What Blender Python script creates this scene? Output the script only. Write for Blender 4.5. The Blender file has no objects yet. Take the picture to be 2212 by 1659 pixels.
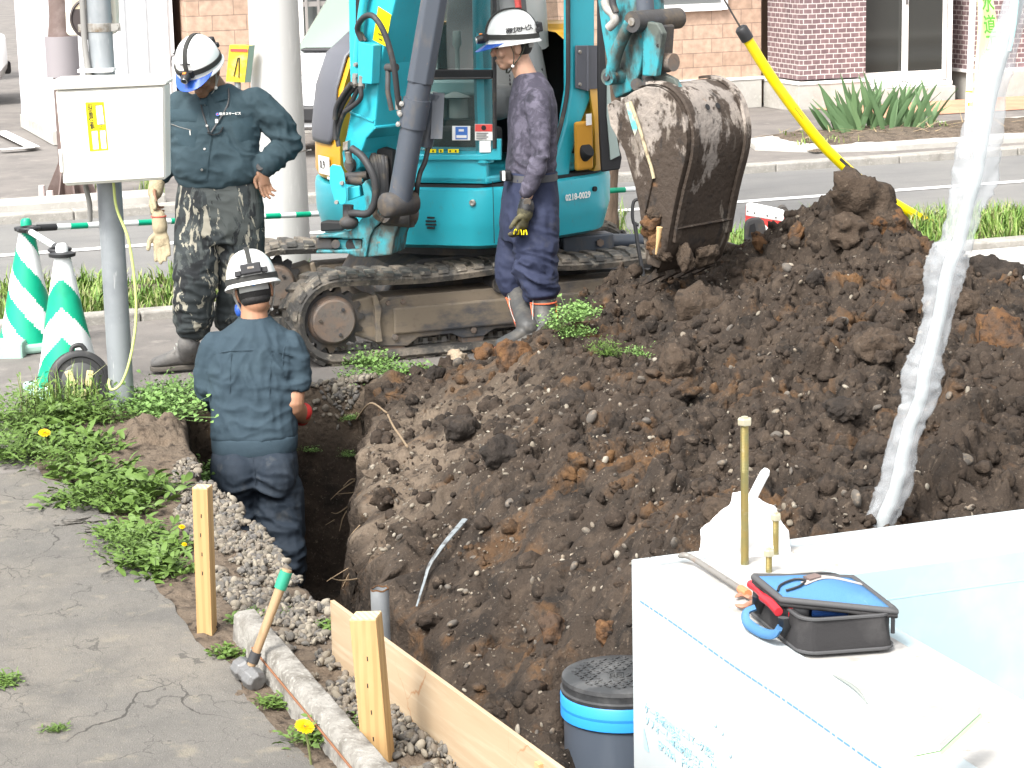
import bpy, bmesh, math, random
import numpy as np
from mathutils import Vector, Matrix, Euler
S = bpy.context.scene
COL = S.collection
rng = np.random.default_rng(11)
random.seed(5)
rad = math.radians
# ---------------------------------------------------------------- camera
CAM = np.array([0., 0., 2.3]); FPX = 4900.; YAW = rad(20.); PIT = math.atan(1040/4900.); ROLL = rad(-1.32)
def _rz(a): c, s = math.cos(a), math.sin(a); return np.array([[c, -s, 0], [s, c, 0], [0, 0, 1]])
def _rx(a): c, s = math.cos(a), math.sin(a); return np.array([[1, 0, 0], [0, c, -s], [0, s, c]])
CR = _rz(-YAW) @ _rx(math.pi/2-PIT) @ _rz(ROLL)
cd = bpy.data.cameras.new('camera'); cam = bpy.data.objects.new('camera', cd); COL.objects.link(cam)
M4 = Matrix(CR.tolist()).to_4x4(); M4.translation = Vector(CAM); cam.matrix_world = M4
cd.sensor_fit = 'HORIZONTAL'; cd.angle = 2*math.atan(1106/FPX); cd.clip_start = .05; cd.clip_end = 500
S.camera = cam
# ---------------------------------------------------------------- light
SUN_AZ, SUN_EL = rad(232.), rad(50.)      # compass direction the sun stands in (from +Y, clockwise)
w = bpy.data.worlds.new("World"); S.world = w; w.use_nodes = True
nt = w.node_tree; bg = nt.nodes['Background']
sky = nt.nodes.new('ShaderNodeTexSky'); sky.sky_type = 'NISHITA'; sky.sun_disc = False
sky.sun_elevation = SUN_EL; sky.sun_rotation = SUN_AZ; sky.air_density = 1.; sky.dust_density = 4.; sky.ozone_density = .6
hs = nt.nodes.new('ShaderNodeHueSaturation'); hs.inputs['Saturation'].default_value = .1
nt.links.new(sky.outputs[0], hs.inputs['Color']); nt.links.new(hs.outputs[0], bg.inputs[0]); bg.inputs[1].default_value = .15
sl = bpy.data.lights.new('sun', 'SUN'); sl.energy = 1.5; sl.angle = rad(14); sl.color = (1, .95, .87)
so = bpy.data.objects.new('sun', sl); COL.objects.link(so)
sd = Vector((math.sin(SUN_AZ)*math.cos(SUN_EL), math.cos(SUN_AZ)*math.cos(SUN_EL), math.sin(SUN_EL)))
so.rotation_euler = sd.to_track_quat('Z', 'Y').to_euler(); so.location = sd*30
S.view_settings.view_transform = 'Standard'; S.view_settings.look = 'None'
S.view_settings.exposure = 1.64; S.view_settings.gamma = 1
S.cycles.max_bounces = 6; S.cycles.transparent_max_bounces = 12
# ---------------------------------------------------------------- places: a direction seen in the photograph, met with a plane of the site
def ray(u, v): return CR @ np.array([(u-1106)/FPX, -(v-829.5)/FPX, -1.])
def G(u, v, z=0.):
    d = ray(u, v); return CAM + d*((z-CAM[2])/d[2])
def D(u, v, d): return CAM + ray(u, v)*d
def atY(u, v, y):
    d = ray(u, v); return CAM + d*(y/d[1])
def atX(u, v, x):
    d = ray(u, v); return CAM + d*(x/d[0])
def onp(u, v, p0, n):
    d = ray(u, v); n = np.array(n, float); return CAM + d*((n @ (np.array(p0)-CAM))/(n @ d))
def px(p):
    q = (np.array(p, float)-CAM) @ CR; return np.stack([1106+FPX*q[..., 0]/-q[..., 2], 829.5-FPX*q[..., 1]/-q[..., 2]], -1)
RIGHT = np.array([math.cos(-YAW), math.sin(-YAW), 0]); FWD = np.array([-math.sin(-YAW), math.cos(-YAW), 0]); UP = np.array([0, 0, 1.])
# ---------------------------------------------------------------- noise
_P = np.random.default_rng(3).permutation(256); _P = np.concatenate([_P, _P, _P])
_Gd = np.random.default_rng(4).normal(size=(256, 3)); _Gd /= np.linalg.norm(_Gd, axis=1)[:, None]
def perlin(p, f=1., off=0.):
    p = np.asarray(p, float)*f+off; i = np.floor(p).astype(int); t = p-i; i &= 255; s = t*t*t*(t*(t*6-15)+10); out = 0
    for dx in (0, 1):
        wx = s[:, 0] if dx else 1-s[:, 0]
        for dy in (0, 1):
            wy = s[:, 1] if dy else 1-s[:, 1]
            for dz in (0, 1):
                wz = s[:, 2] if dz else 1-s[:, 2]
                g = _Gd[_P[_P[_P[i[:, 0]+dx]+i[:, 1]+dy]+i[:, 2]+dz]]
                out = out+wx*wy*wz*(g[:, 0]*(t[:, 0]-dx)+g[:, 1]*(t[:, 1]-dy)+g[:, 2]*(t[:, 2]-dz))
    return out
def fbm(p, f, n=4, off=0., g=.5):
    r = 0; a = 1.
    for k in range(n): r = r+a*perlin(p, f*2**k, off+k*17.3); a *= g
    return r
def sstep(a, b, x): t = np.clip((x-a)/(b-a), 0, 1); return t*t*(3-2*t)
# ---------------------------------------------------------------- materials
def mat(name, col, rough=.7, metal=0., spec=.4, layers=(), bump=None, coord='Object', trans=0., alpha=1., emit=None, coat=0., island=None, sss=0.):
    """layers: (colour, kind, scale, lo, hi[, stretch, amount, distortion]); bump: list of (scale, strength, distance, stretch)"""
    m = bpy.data.materials.new(name); m.use_nodes = True; t = m.node_tree; N = t.nodes; L = t.links
    b = N['Principled BSDF']; c4 = lambda c: (*c, 1) if len(c) == 3 else c
    b.inputs['Roughness'].default_value = rough; b.inputs['Metallic'].default_value = metal; b.inputs['Specular IOR Level'].default_value = spec
    b.inputs['Base Color'].default_value = c4(col); b.inputs['Coat Weight'].default_value = coat
    m.diffuse_color = c4(col)
    tc = N.new('ShaderNodeTexCoord')
    def vec(st):
        mp = N.new('ShaderNodeMapping'); L.new(tc.outputs[coord], mp.inputs[0]); mp.inputs['Scale'].default_value = st; return mp.outputs[0]
    src = None
    if island:
        ge = N.new('ShaderNodeNewGeometry'); cr = N.new('ShaderNodeValToRGB'); L.new(ge.outputs['Random Per Island'], cr.inputs[0])
        e = cr.color_ramp; e.interpolation = 'CONSTANT' if len(island) > 3 else 'LINEAR'
        while len(e.elements) < len(island): e.elements.new(.5)
        for k, c in enumerate(island): e.elements[k].position = k/len(island) if len(island) > 3 else k/(len(island)-1); e.elements[k].color = c4(c)
        src = cr.outputs[0]
    for ly in layers:
        lc, kind, sc, lo, hi = ly[:5]; st = ly[5] if len(ly) > 5 else (1, 1, 1); amt = ly[6] if len(ly) > 6 else 1.; dis = ly[7] if len(ly) > 7 else 0.
        v = vec(st)
        if kind == 'attr':
            x = N.new('ShaderNodeAttribute'); x.attribute_name = sc; fac = x.outputs['Fac']
        elif kind in ('noise', 'ridge'):
            x = N.new('ShaderNodeTexNoise'); x.inputs['Scale'].default_value = sc; x.inputs['Detail'].default_value = 5; x.inputs['Roughness'].default_value = .6; x.inputs['Distortion'].default_value = dis
            L.new(v, x.inputs['Vector']); fac = x.outputs['Fac']
        elif kind == 'nz':     # noise that grows with height: dis = weight of z
            x = N.new('ShaderNodeTexNoise'); x.inputs['Scale'].default_value = sc; x.inputs['Detail'].default_value = 5; x.inputs['Roughness'].default_value = .62; L.new(v, x.inputs['Vector'])
            sz = N.new('ShaderNodeSeparateXYZ'); L.new(tc.outputs[coord], sz.inputs[0]); ma = N.new('ShaderNodeMath'); ma.operation = 'MULTIPLY_ADD'; L.new(sz.outputs[2], ma.inputs[0]); ma.inputs[1].default_value = dis; L.new(x.outputs['Fac'], ma.inputs[2]); fac = ma.outputs[0]
        elif kind == 'crack':
            nz = N.new('ShaderNodeTexNoise'); nz.inputs['Scale'].default_value = sc*2.2; nz.inputs['Detail'].default_value = 6; L.new(v, nz.inputs['Vector'])
            mx = N.new('ShaderNodeVectorMath'); mx.operation = 'MULTIPLY_ADD'; L.new(nz.outputs['Color'], mx.inputs[0]); mx.inputs[1].default_value = (.5/sc*dis,)*3; L.new(v, mx.inputs[2])
            x = N.new('ShaderNodeTexVoronoi'); x.feature = 'DISTANCE_TO_EDGE'; x.inputs['Scale'].default_value = sc; L.new(mx.outputs[0], x.inputs['Vector']); n2 = N.new('ShaderNodeTexNoise'); n2.inputs['Scale'].default_value = sc*1.3; n2.inputs['Detail'].default_value = 4; L.new(v, n2.inputs['Vector']); m2 = N.new('ShaderNodeMath'); m2.operation = 'MULTIPLY_ADD'; L.new(n2.outputs['Fac'], m2.inputs[0]); m2.inputs[1].default_value = .06; ad2 = N.new('ShaderNodeMath'); ad2.operation = 'SUBTRACT'; L.new(x.outputs['Distance'], m2.inputs[2]); L.new(m2.outputs[0], ad2.inputs[0]); ad2.inputs[1].default_value = .03; fac = ad2.outputs[0]
        elif kind == 'voro':
            x = N.new('ShaderNodeTexVoronoi'); x.inputs['Scale'].default_value = sc; L.new(v, x.inputs['Vector']); fac = x.outputs['Distance']
        elif kind == 'wave':
            x = N.new('ShaderNodeTexWave'); x.inputs['Scale'].default_value = sc; x.inputs['Distortion'].default_value = dis; x.inputs['Detail'].default_value = 3; L.new(v, x.inputs['Vector']); fac = x.outputs['Fac']
        elif kind == 'axis':
            x = N.new('ShaderNodeSeparateXYZ'); L.new(tc.outputs[coord], x.inputs[0]); fac = x.outputs[sc]
        if kind == 'axis' or (kind != 'attr' and (lo, hi) != (0, 1)) or kind == 'attr':
            mr = N.new('ShaderNodeMapRange'); L.new(fac, mr.inputs[0]); mr.inputs[1].default_value = lo; mr.inputs[2].default_value = hi
            mr.inputs[3].default_value = 0; mr.inputs[4].default_value = amt; fac = mr.outputs[0]
        mi = N.new('ShaderNodeMix'); mi.data_type = 'RGBA'; L.new(fac, mi.inputs['Factor'])
        if src is None: mi.inputs['A'].default_value = c4(col)
        else: L.new(src, mi.inputs['A'])
        mi.inputs['B'].default_value = c4(lc); src = mi.outputs['Result']
    if src is not None: L.new(src, b.inputs['Base Color'])
    prev = None
    for bp in (bump or ()):
        sc, stg, dist = bp[:3]; st = bp[3] if len(bp) > 3 else (1, 1, 1)
        x = N.new('ShaderNodeTexNoise'); x.inputs['Scale'].default_value = sc; x.inputs['Detail'].default_value = 6; L.new(vec(st), x.inputs['Vector'])
        bn = N.new('ShaderNodeBump'); bn.inputs['Strength'].default_value = stg; bn.inputs['Distance'].default_value = dist; L.new(x.outputs['Fac'], bn.inputs['Height'])
        if prev: L.new(prev, bn.inputs['Normal'])
        prev = bn.outputs[0]
    if prev: L.new(prev, b.inputs['Normal'])
    if trans: b.inputs['Transmission Weight'].default_value = trans
    if alpha < 1: b.inputs['Alpha'].default_value = alpha
    if sss: b.inputs['Subsurface Weight'].default_value = sss; b.inputs['Subsurface Radius'].default_value = (.01, .004, .002)
    return m
# ---------------------------------------------------------------- mesh builder
class MB:
    def __init__(s): s.v = []; s.f = []; s.n = 0
    def add(s, v, f):
        v = np.asarray(v, float).reshape(-1, 3); s.v.append(v); s.f += [tuple(int(i)+s.n for i in q) for q in f]; s.n += len(v); return s
    def box(s, c, d, rz=0., R=None):
        c = np.array(c); h = np.array(d)/2; p = np.array([[x, y, z] for x in (-1, 1) for y in (-1, 1) for z in (-1, 1)])*h
        if R is None: R = _rz(rz)
        return s.add(p @ np.array(R).T+c, [(0, 1, 3, 2), (4, 6, 7, 5), (0, 4, 5, 1), (2, 3, 7, 6), (0, 2, 6, 4), (1, 5, 7, 3)])
    def bar(s, a, b, wd, ht, up=(0, 0, 1)):
        a = np.array(a, float); b = np.array(b, float); x = b-a; l = np.linalg.norm(x); x /= l; y = np.cross(up, x); y /= np.linalg.norm(y); z = np.cross(x, y)
        return s.box((a+b)/2, (l, wd, ht), R=np.stack([x, y, z], 1))
    def loft(s, rings, cap=True, closed=True):
        k = len(rings[0]); base = s.n; s.add(np.concatenate(rings), []); m = k if closed else k-1
        for i in range(len(rings)-1):
            for j in range(m): s.f.append((base+i*k+j, base+i*k+(j+1) % k, base+(i+1)*k+(j+1) % k, base+(i+1)*k+j))
        if cap: s.f.append(tuple(base+j for j in reversed(range(k)))); s.f.append(tuple(base+(len(rings)-1)*k+j for j in range(k)))
        return s
    def tube(s, pts, r, seg=12, cap=True, up=None, flat=1.):
        pts = np.array(pts, float); n = len(pts); r = np.broadcast_to(np.array(r, float), (n,)); a = np.linspace(0, 2*np.pi, seg, endpoint=False)
        T = np.gradient(pts, axis=0); T /= np.linalg.norm(T, axis=1)[:, None]+1e-12; u = np.array(up if up is not None else ((0, 0, 1) if abs(T[0, 2]) < .9 else (1, 0, 0)), float); rings = []
        for i in range(n):
            x = u-T[i]*(u @ T[i]); x /= np.linalg.norm(x)+1e-12; y = np.cross(T[i], x); u = x
            rings.append(pts[i]+r[i]*(np.cos(a)[:, None]*x*flat+np.sin(a)[:, None]*y))
        return s.loft(rings, cap)
    def cyl(s, a, b, r, r2=None, seg=20): return s.tube([a, b], [r, r if r2 is None else r2], seg)
    def lathe(s, prof, c=(0, 0, 0), seg=24, axis=None, cap=True):
        a = np.linspace(0, 2*np.pi, seg, endpoint=False); R = np.eye(3) if axis is None else frame(axis)
        rings = [np.stack([r*np.cos(a), r*np.sin(a), np.full(seg, z)], 1) @ R.T+np.array(c) for r, z in prof]; return s.loft(rings, cap)
    def prism(s, poly, vec):
        poly = np.array(poly, float); k = len(poly); base = s.n; s.add(np.concatenate([poly, poly+np.array(vec)]), [])
        nrm = np.zeros(3)
        for i in range(k): nrm += np.cross(poly[i], poly[(i+1) % k])
        fl = nrm @ np.array(vec) > 0
        o = list(range(k)); s.f.append(tuple(base+i for i in (reversed(o) if fl else o))); s.f.append(tuple(base+k+i for i in (o if fl else reversed(o))))
        for i in range(k):
            j = (i+1) % k; q = (base+i, base+j, base+k+j, base+k+i); s.f.append(q if fl else q[::-1])
        return s
    def ell(s, c, r, R=None, seg=16, rings=10):
        a = np.linspace(0, 2*np.pi, seg, endpoint=False); R = np.eye(3) if R is None else np.array(R); rr = []
        for i in range(1, rings):
            t = math.pi*i/rings; rr.append((np.stack([np.cos(a)*math.sin(t)*r[0], np.sin(a)*math.sin(t)*r[1], np.full(seg, -math.cos(t)*r[2])], 1)) @ R.T+np.array(c))
        return s.loft(rr)
    def build(s, name, m, parent=None, smooth=None, bevel=0., world=True, sub=0):
        v = np.concatenate(s.v) if s.v else np.zeros((0, 3))
        if parent is not None and world and parent.name in INV:
            I = INV[parent.name]; v = v @ I[:3, :3].T+I[:3, 3]
        me = bpy.data.meshes.new(name); me.from_pydata(v.tolist(), [], s.f); me.update()
        return link(name, me, m, parent, smooth, bevel, sub)
def link(name, me, m, parent=None, smooth=None, bevel=0., sub=0):
    if m is not None: me.materials.append(m)
    o = bpy.data.objects.new(name, me); COL.objects.link(o)
    if parent is not None:
        o.parent = parent
        INV[o.name] = INV.get(parent.name, np.eye(4))
    if smooth is not None:
        me.shade_smooth()
        if smooth < 179: me.set_sharp_from_angle(angle=rad(smooth))
    if bevel:
        b = o.modifiers.new('bevel', 'BEVEL'); b.width = bevel; b.segments = 2; b.limit_method = 'ANGLE'; b.angle_limit = rad(40); b.harden_normals = False
    if sub: q = o.modifiers.new('sub', 'SUBSURF'); q.levels = q.render_levels = sub
    return o
INV = {}
def frame(z, up=(0, 0, 1)):
    z = np.array(z, float); z /= np.linalg.norm(z); up = np.array(up, float)
    if abs(z @ up) > .98*np.linalg.norm(up): up = np.array([1., 0, 0])
    x = np.cross(up, z); x /= np.linalg.norm(x); return np.stack([x, np.cross(z, x), z], 1)
def tag(o, label=None, cat=None, group=None, kind=None):
    if label: o['label'] = label
    if cat: o['category'] = cat
    if group: o['group'] = group
    if kind: o['kind'] = kind
    return o
def thing(name, label, cat, loc=(0, 0, 0), rz=0., group=None):
    o = bpy.data.objects.new(name, None); COL.objects.link(o); o.location = tuple(float(c) for c in loc); o.rotation_euler = (0, 0, rz); o.empty_display_size = .1
    I = np.eye(4); R = _rz(rz); I[:3, :3] = R.T; I[:3, 3] = -R.T @ np.array(loc, float); INV[o.name] = I
    return tag(o, label, cat, group)
def dup(o, parent=None):
    c = o.copy(); COL.objects.link(c)
    if parent is not None: c.parent = parent
    for ch in [x for x in o.children]: dup(ch, c)
    return c
def struct(name, mb, m, **k): o = mb.build(name, m, **k); o['kind'] = 'structure'; return o
def sheet(x0, x1, y0, y1, z): return MB().add([(x0, y0, z), (x1, y0, z), (x1, y1, z), (x0, y1, z)], [(0, 1, 2, 3)])
def text(body, size, m, parent, pos, xd, yd, name='lettering', align='CENTER', ext=.0008, sx=1., bold=0.):
    """flat lettering standing on a surface: pos = centre, xd / yd = writing direction and up direction on the surface"""
    c = bpy.data.curves.new('t', 'FONT'); c.body = body; c.size = size; c.align_x = align; c.align_y = 'CENTER'; c.extrude = ext; c.resolution_u = 2; c.offset = bold; c.space_line = .95
    o = bpy.data.objects.new('t', c); COL.objects.link(o); bpy.context.view_layer.update()
    me = bpy.data.meshes.new_from_object(o.evaluated_get(bpy.context.evaluated_depsgraph_get())); bpy.data.objects.remove(o)
    n = len(me.vertices); v = np.zeros(n*3); me.vertices.foreach_get('co', v); v = v.reshape(-1, 3); v[:, 0] *= sx
    xd = np.array(xd, float); xd /= np.linalg.norm(xd); yd = np.array(yd, float); yd /= np.linalg.norm(yd); zd = np.cross(xd, yd)
    v = v[:, :1]*xd+v[:, 1:2]*yd+v[:, 2:]*zd+np.array(pos)
    if parent is not None: I = INV[parent.name]; v = v @ I[:3, :3].T+I[:3, 3]
    me.vertices.foreach_set('co', v.ravel()); me.name = name; me.materials.clear(); me.update()
    return link(name, me, m, parent)
def curve(pts, n=24):
    """smooth path through points (Catmull-Rom)"""
    p = np.array(pts, float); p = np.concatenate([[2*p[0]-p[1]], p, [2*p[-1]-p[-2]]]); out = []
    k = len(p)-3
    for i in range(k):
        for t in np.linspace(0, 1, max(2, n//k), endpoint=(i == k-1)):
            a, b, c, d = p[i:i+4]; out.append(.5*((2*b)+(-a+c)*t+(2*a-5*b+4*c-d)*t*t+(-a+3*b-3*c+d)*t**3))
    return np.array(out)
def ico(sub):
    bm = bmesh.new(); bmesh.ops.create_icosphere(bm, subdivisions=sub, radius=1); v = np.array([x.co[:] for x in bm.verts]); f = [tuple(y.index for y in x.verts) for x in bm.faces]; bm.free(); return v, f
def rot_rand(r):
    q = r.normal(size=4); q /= np.linalg.norm(q); return np.array(Matrix.Rotation(0, 3, 'X')) if False else np.array(__import__('mathutils').Quaternion(q).to_matrix())
def fast_mesh(name, v, f):
    """mesh from equal-sized faces, quickly"""
    v = np.asarray(v, np.float32); f = np.asarray(f, np.int32); me = bpy.data.meshes.new(name); k = f.shape[1]
    me.vertices.add(len(v)); me.vertices.foreach_set('co', v.ravel()); me.loops.add(f.size); me.loops.foreach_set('vertex_index', f.ravel())
    me.polygons.add(len(f)); me.polygons.foreach_set('loop_start', np.arange(0, f.size, k, dtype=np.int32)); me.polygons.foreach_set('loop_total', np.full(len(f), k, np.int32)); me.update(calc_edges=True); return me
def scatter(variants, P, Sc, r, flat=None, R=None):
    """joined copies of triangle variants (v, f) at points P with scales Sc (n,3)"""
    V = []; F = []; n = 0
    for i in range(len(P)):
        v, f = variants[i % len(variants)]; q = rot_rand(r) if R is None else R[i]; a = (v*Sc[i]) @ q.T if R is not None else (v @ q.T)*Sc[i]
        V.append(a+P[i]); F.append(np.asarray(f)+n); n += len(v)
    return np.concatenate(V), np.concatenate(F)
# ================================================================= setting
def brick(name, c1, c2, mort, bw, rh, ms, off=.5, bump=.6, sq=1.):
    m = mat(name, c1, .85); t = m.node_tree; N = t.nodes; L = t.links; b = N['Principled BSDF']
    tc = N.new('ShaderNodeTexCoord'); sx = N.new('ShaderNodeSeparateXYZ'); L.new(tc.outputs['Object'], sx.inputs[0])
    ad = N.new('ShaderNodeMath'); L.new(sx.outputs[0], ad.inputs[0]); L.new(sx.outputs[1], ad.inputs[1]); cx = N.new('ShaderNodeCombineXYZ'); L.new(ad.outputs[0], cx.inputs[0]); L.new(sx.outputs[2], cx.inputs[1])
    nz = N.new('ShaderNodeTexNoise'); nz.inputs['Scale'].default_value = 9; L.new(cx.outputs[0], nz.inputs['Vector'])
    ma = N.new('ShaderNodeVectorMath'); ma.operation = 'MULTIPLY_ADD'; L.new(nz.outputs['Color'], ma.inputs[0]); ma.inputs[1].default_value = (.012, .008, 0); L.new(cx.outputs[0], ma.inputs[2])
    br = N.new('ShaderNodeTexBrick'); L.new(ma.outputs[0], br.inputs['Vector']); br.offset = off; br.squash = sq; br.squash_frequency = 3
    for k, v in (('Color1', c1), ('Color2', c2), ('Mortar', mort)): br.inputs[k].default_value = (*v, 1)
    for k, v in (('Scale', 1), ('Mortar Size', ms), ('Brick Width', bw), ('Row Height', rh), ('Mortar Smooth', .2), ('Bias', 0.)): br.inputs[k].default_value = v
    n2 = N.new('ShaderNodeTexNoise'); n2.inputs['Scale'].default_value = 14; n2.inputs['Detail'].default_value = 6; L.new(tc.outputs['Object'], n2.inputs['Vector'])
    hv = N.new('ShaderNodeHueSaturation'); mr = N.new('ShaderNodeMapRange'); L.new(n2.outputs[0], mr.inputs[0]); mr.inputs[1].default_value = .3; mr.inputs[2].default_value = .7; mr.inputs[3].default_value = .8; mr.inputs[4].default_value = 1.2
    L.new(mr.outputs[0], hv.inputs['Value']); L.new(br.outputs['Color'], hv.inputs['Color']); L.new(hv.outputs[0], b.inputs['Base Color'])
    bn = N.new('ShaderNodeBump'); bn.inputs['Strength'].default_value = bump; bn.inputs['Distance'].default_value = .01; bn.invert = True; L.new(br.outputs['Fac'], bn.inputs['Height']); L.new(bn.outputs[0], b.inputs['Normal']); return m

M_road = mat('asphalt_road', (.15, .148, .145), .9, layers=[((.19, .185, .175), 'noise', 1.1, .4, .7), ((.09, .088, .086), 'noise', 150, .55, .75), ((.26, .25, .235), 'noise', 210, .62, .75), ((.11, .108, .105), 'noise', 6, .55, .75, (.15, 1, 1), .6)], bump=[(220, .5, .004)])
M_walk = mat('asphalt_walk', (.17, .155, .143), .9, layers=[((.125, .115, .108), 'noise', 2.2, .42, .65), ((.23, .21, .19), 'noise', 5, .55, .75), ((.09, .085, .08), 'noise', 120, .58, .75), ((.28, .26, .24), 'noise', 170, .63, .75)], bump=[(160, .5, .004)])
M_drive = mat('old_asphalt', (.118, .11, .099), .92, layers=[((.165, .148, .124), 'noise', 1.3, .42, .68), ((.088, .083, .076), 'noise', 3.1, .5, .72), ((.09, .088, .084), 'noise', 190, .52, .7), ((.33, .31, .28), 'noise', 240, .62, .74),
   ((.21, .185, .14), 'noise', 9, .58, .75, (1, 1, 1), .7), ((.035, .032, .028), 'crack', 1.15, .001, -.004, (1, .8, 1), .9, 1.8), ((.05, .047, .042), 'crack', 4.2, .011, .001, (1, .7, 1), .7, 1.8), ((.06, .056, .05), 'crack', 11, .012, .0, (1, .8, 1), .45, 1.8)], bump=[(200, .7, .005), (14, .35, .02)])
M_conc = mat('concrete', (.3, .285, .26), .9, layers=[((.2, .19, .17), 'noise', 6, .45, .7), ((.38, .365, .33), 'noise', 40, .55, .75), ((.12, .115, .1), 'noise', 90, .62, .75)], bump=[(80, .5, .006)])
M_concl = mat('pale_concrete', (.42, .405, .375), .9, layers=[((.33, .315, .285), 'noise', 3, .45, .7), ((.48, .46, .43), 'noise', 30, .55, .75)], bump=[(90, .3, .004)])
M_wline = mat('road_paint', (.72, .71, .69), .7, layers=[((.3, .295, .285), 'noise', 60, .56, .68)])
M_soilfar = mat('bare_soil', (.13, .1, .075), .95, layers=[((.06, .045, .033), 'noise', 14, .45, .65), ((.24, .2, .15), 'noise', 60, .58, .72)], bump=[(50, 1, .03)])
M_terra = mat('terracotta_paving', (.5, .27, .17), .85, layers=[((.38, .19, .12), 'noise', 3, .4, .7)])

g = MB()   # the ground: one sheet to the horizon with an opening over the diggings
X0, X1, Y0, Y1, B = 1.34, 7.1, 3.0, 10.9, 260.
for a in ((-B, -B, B, Y0), (-B, Y1, B, B), (-B, Y0, X0, Y1), (X1, Y0, B, Y1)):
    g.add([(a[0], a[1], -.02), (a[2], a[1], -.02), (a[2], a[3], -.02), (a[0], a[3], -.02)], [(0, 1, 2, 3)])
struct('ground', g, M_walk)
struct('sidewalk', sheet(-30, 60, 10.62, 12.78, -.004), M_walk)
struct('road', sheet(-60, 90, 14.2, 17.42, -.008), M_road)
mk = MB()
for y in (15.72,): mk.add([(-60, y, -.003), (90, y, -.003), (90, y+.13, -.003), (-60, y+.13, -.003)], [(0, 1, 2, 3)])
struct('road_marking', mk, M_wline)
def kerb(y0, y1, x0, x1, h, name='kerb', step=.6, rs=1):
    k = MB(); r = np.random.default_rng(rs); x = x0
    while x < x1: k.box(((x+x+step-.008)/2, (y0+y1)/2, h/2-.05), (step-.008, y1-y0, h+.1+r.uniform(-.004, .004))); x += step
    return struct(name, k, M_conc, bevel=.012)
kerb(12.78, 12.93, -12, 30, .05, rs=2); kerb(14.08, 14.2, -12, 30, .012, rs=3); kerb(17.42, 17.6, -20, 40, .06, rs=4)
struct('far_sidewalk', sheet(-60, 90, 17.6, 22.3, .012), M_walk)
struct('verge_soil', sheet(-12, 30, 12.93, 14.08, .02), M_soilfar)
struct('concrete_apron', sheet(6.4, 26, 10.95, 12.77, .004), M_concl)
struct('terracotta_path', sheet(11.7, 40, 20.9, 22.3, .02), M_terra)
# planting island across the road
isl = np.array([(9.35, 18.85), (9.75, 18.35), (10.4, 18.15), (30, 18.15), (30, 19.75), (11.2, 19.75), (10.2, 19.6), (9.5, 19.3)])
ik = MB(); ic = isl.mean(0)
ik.prism([(x, y, .0) for x, y in isl+(isl-np.array([12, 18.9]))*.02], (0, 0, .075)); struct('island_kerb', ik, M_concl, bevel=.015)
im = MB(); pts = np.stack([rng.uniform(9.5, 20, 900), rng.uniform(18.3, 19.65, 900)], 1)
nx, ny = 120, 16; xs = np.linspace(9.62, 20, nx); ys = np.linspace(18.3, 19.62, ny); gx, gy = np.meshgrid(xs, ys); p3 = np.stack([gx.ravel(), gy.ravel(), gx.ravel()*0], 1)
z = .07+.05*sstep(0, .35, np.minimum(gy-18.3, 19.62-gy)).ravel()*np.clip((gx.ravel()-9.62)*2, 0, 1)+.05*fbm(p3, 3, 3)
z[(np.minimum(gy-18.3, 19.62-gy).ravel() < .01) | (gx.ravel() < 9.63)] = .03
f = [(j*nx+i, j*nx+i+1, (j+1)*nx+i+1, (j+1)*nx+i) for j in range(ny-1) for i in range(nx-1)]
me = fast_mesh('planting_soil', np.stack([gx.ravel(), gy.ravel(), z], 1), f); o = link('planting_soil', me, M_soilfar, smooth=180); o['kind'] = 'structure'
# parking bay line at far left and low lot kerb
lm = MB(); a = G(0, 327); b = G(72, 322); c = G(0, 287); 
for q0, q1 in ((a, b), (b, c)):
    d = (q1-q0)/np.linalg.norm(q1-q0); n = np.array([-d[1], d[0], 0])*.07; lm.add([q0-n, q1-n, q1+n, q0+n], [(0, 1, 2, 3)])
for v in lm.v: v[:, 2] = .02
struct('parking_line', lm, M_wline)
kl = MB(); kl.bar((-4, 18.0, .05), (3.6, 18.0, .05), .34, .1); struct('lot_edge', kl, M_concl, bevel=.02)

# ---- building over the road
M_obr = brick('orange_block', (.4, .275, .2), (.46, .325, .245), (.26, .185, .14), .36, .155, .005, .37, .4)
M_pbr = brick('purple_brick', (.15, .1, .107), (.19, .125, .13), (.5, .46, .44), .105, .055, .006)
M_white = mat('white_frame', (.8, .79, .77), .5)
M_glassd = mat('dark_glass', (.03, .032, .03), .06, spec=.7)
M_glass2 = mat('grey_glass', (.14, .15, .15), .08, spec=.7)
M_wood = mat('brown_wall', (.2, .13, .09), .8)
bl = thing('shop_building', 'orange block shop with purple brick pillars and sliding glass doors across the road', 'building', (11, 23.1, 0))
w1 = MB(); w1.box((8.22, 23.25, 1.75), (6.5, .3, 2.9)); w1.build('block_wall', M_obr, bl)
w2 = MB(); w2.box((8.2, 23.27, .14), (6.54, .38, .32)); w2.box((11.95, 22.7, .13), (.88, .86, .3)); w2.box((12.95, 22.62, .075), (1.2, .46, .19)); w2.box((16, 22.65, .14), (4.4, .5, .32)); w2.build('plinth', M_concl, bl, bevel=.008)
w3 = MB(); w3.box((11.95, 22.7, 1.78), (.8, .8, 2.9)); w3.box((16.0, 22.7, 1.78), (4.4, .45, 2.9)); w3.build('brick_pillar', M_pbr, bl)
w4 = MB(); w4.box((8.2, 23.28, .315), (6.6, .42, .03)); w4.box((11.95, 22.7, .295), (.9, .88, .03)); w4.box((16, 22.66, .315), (4.5, .5, .03)); w4.build('white_trim', M_white, bl)
w5 = MB(); w5.box((11, 25.5, 1.6), (12, 4.2, 3.2)); w5.build('upper_block', M_wood, bl)
rf = MB(); rf.box((10.6, 24.9, 3.35), (13.4, 5.4, .25)); rf.build('roof', M_wood, bl)
dr = MB()   # sliding door: frame, two leaves
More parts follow.
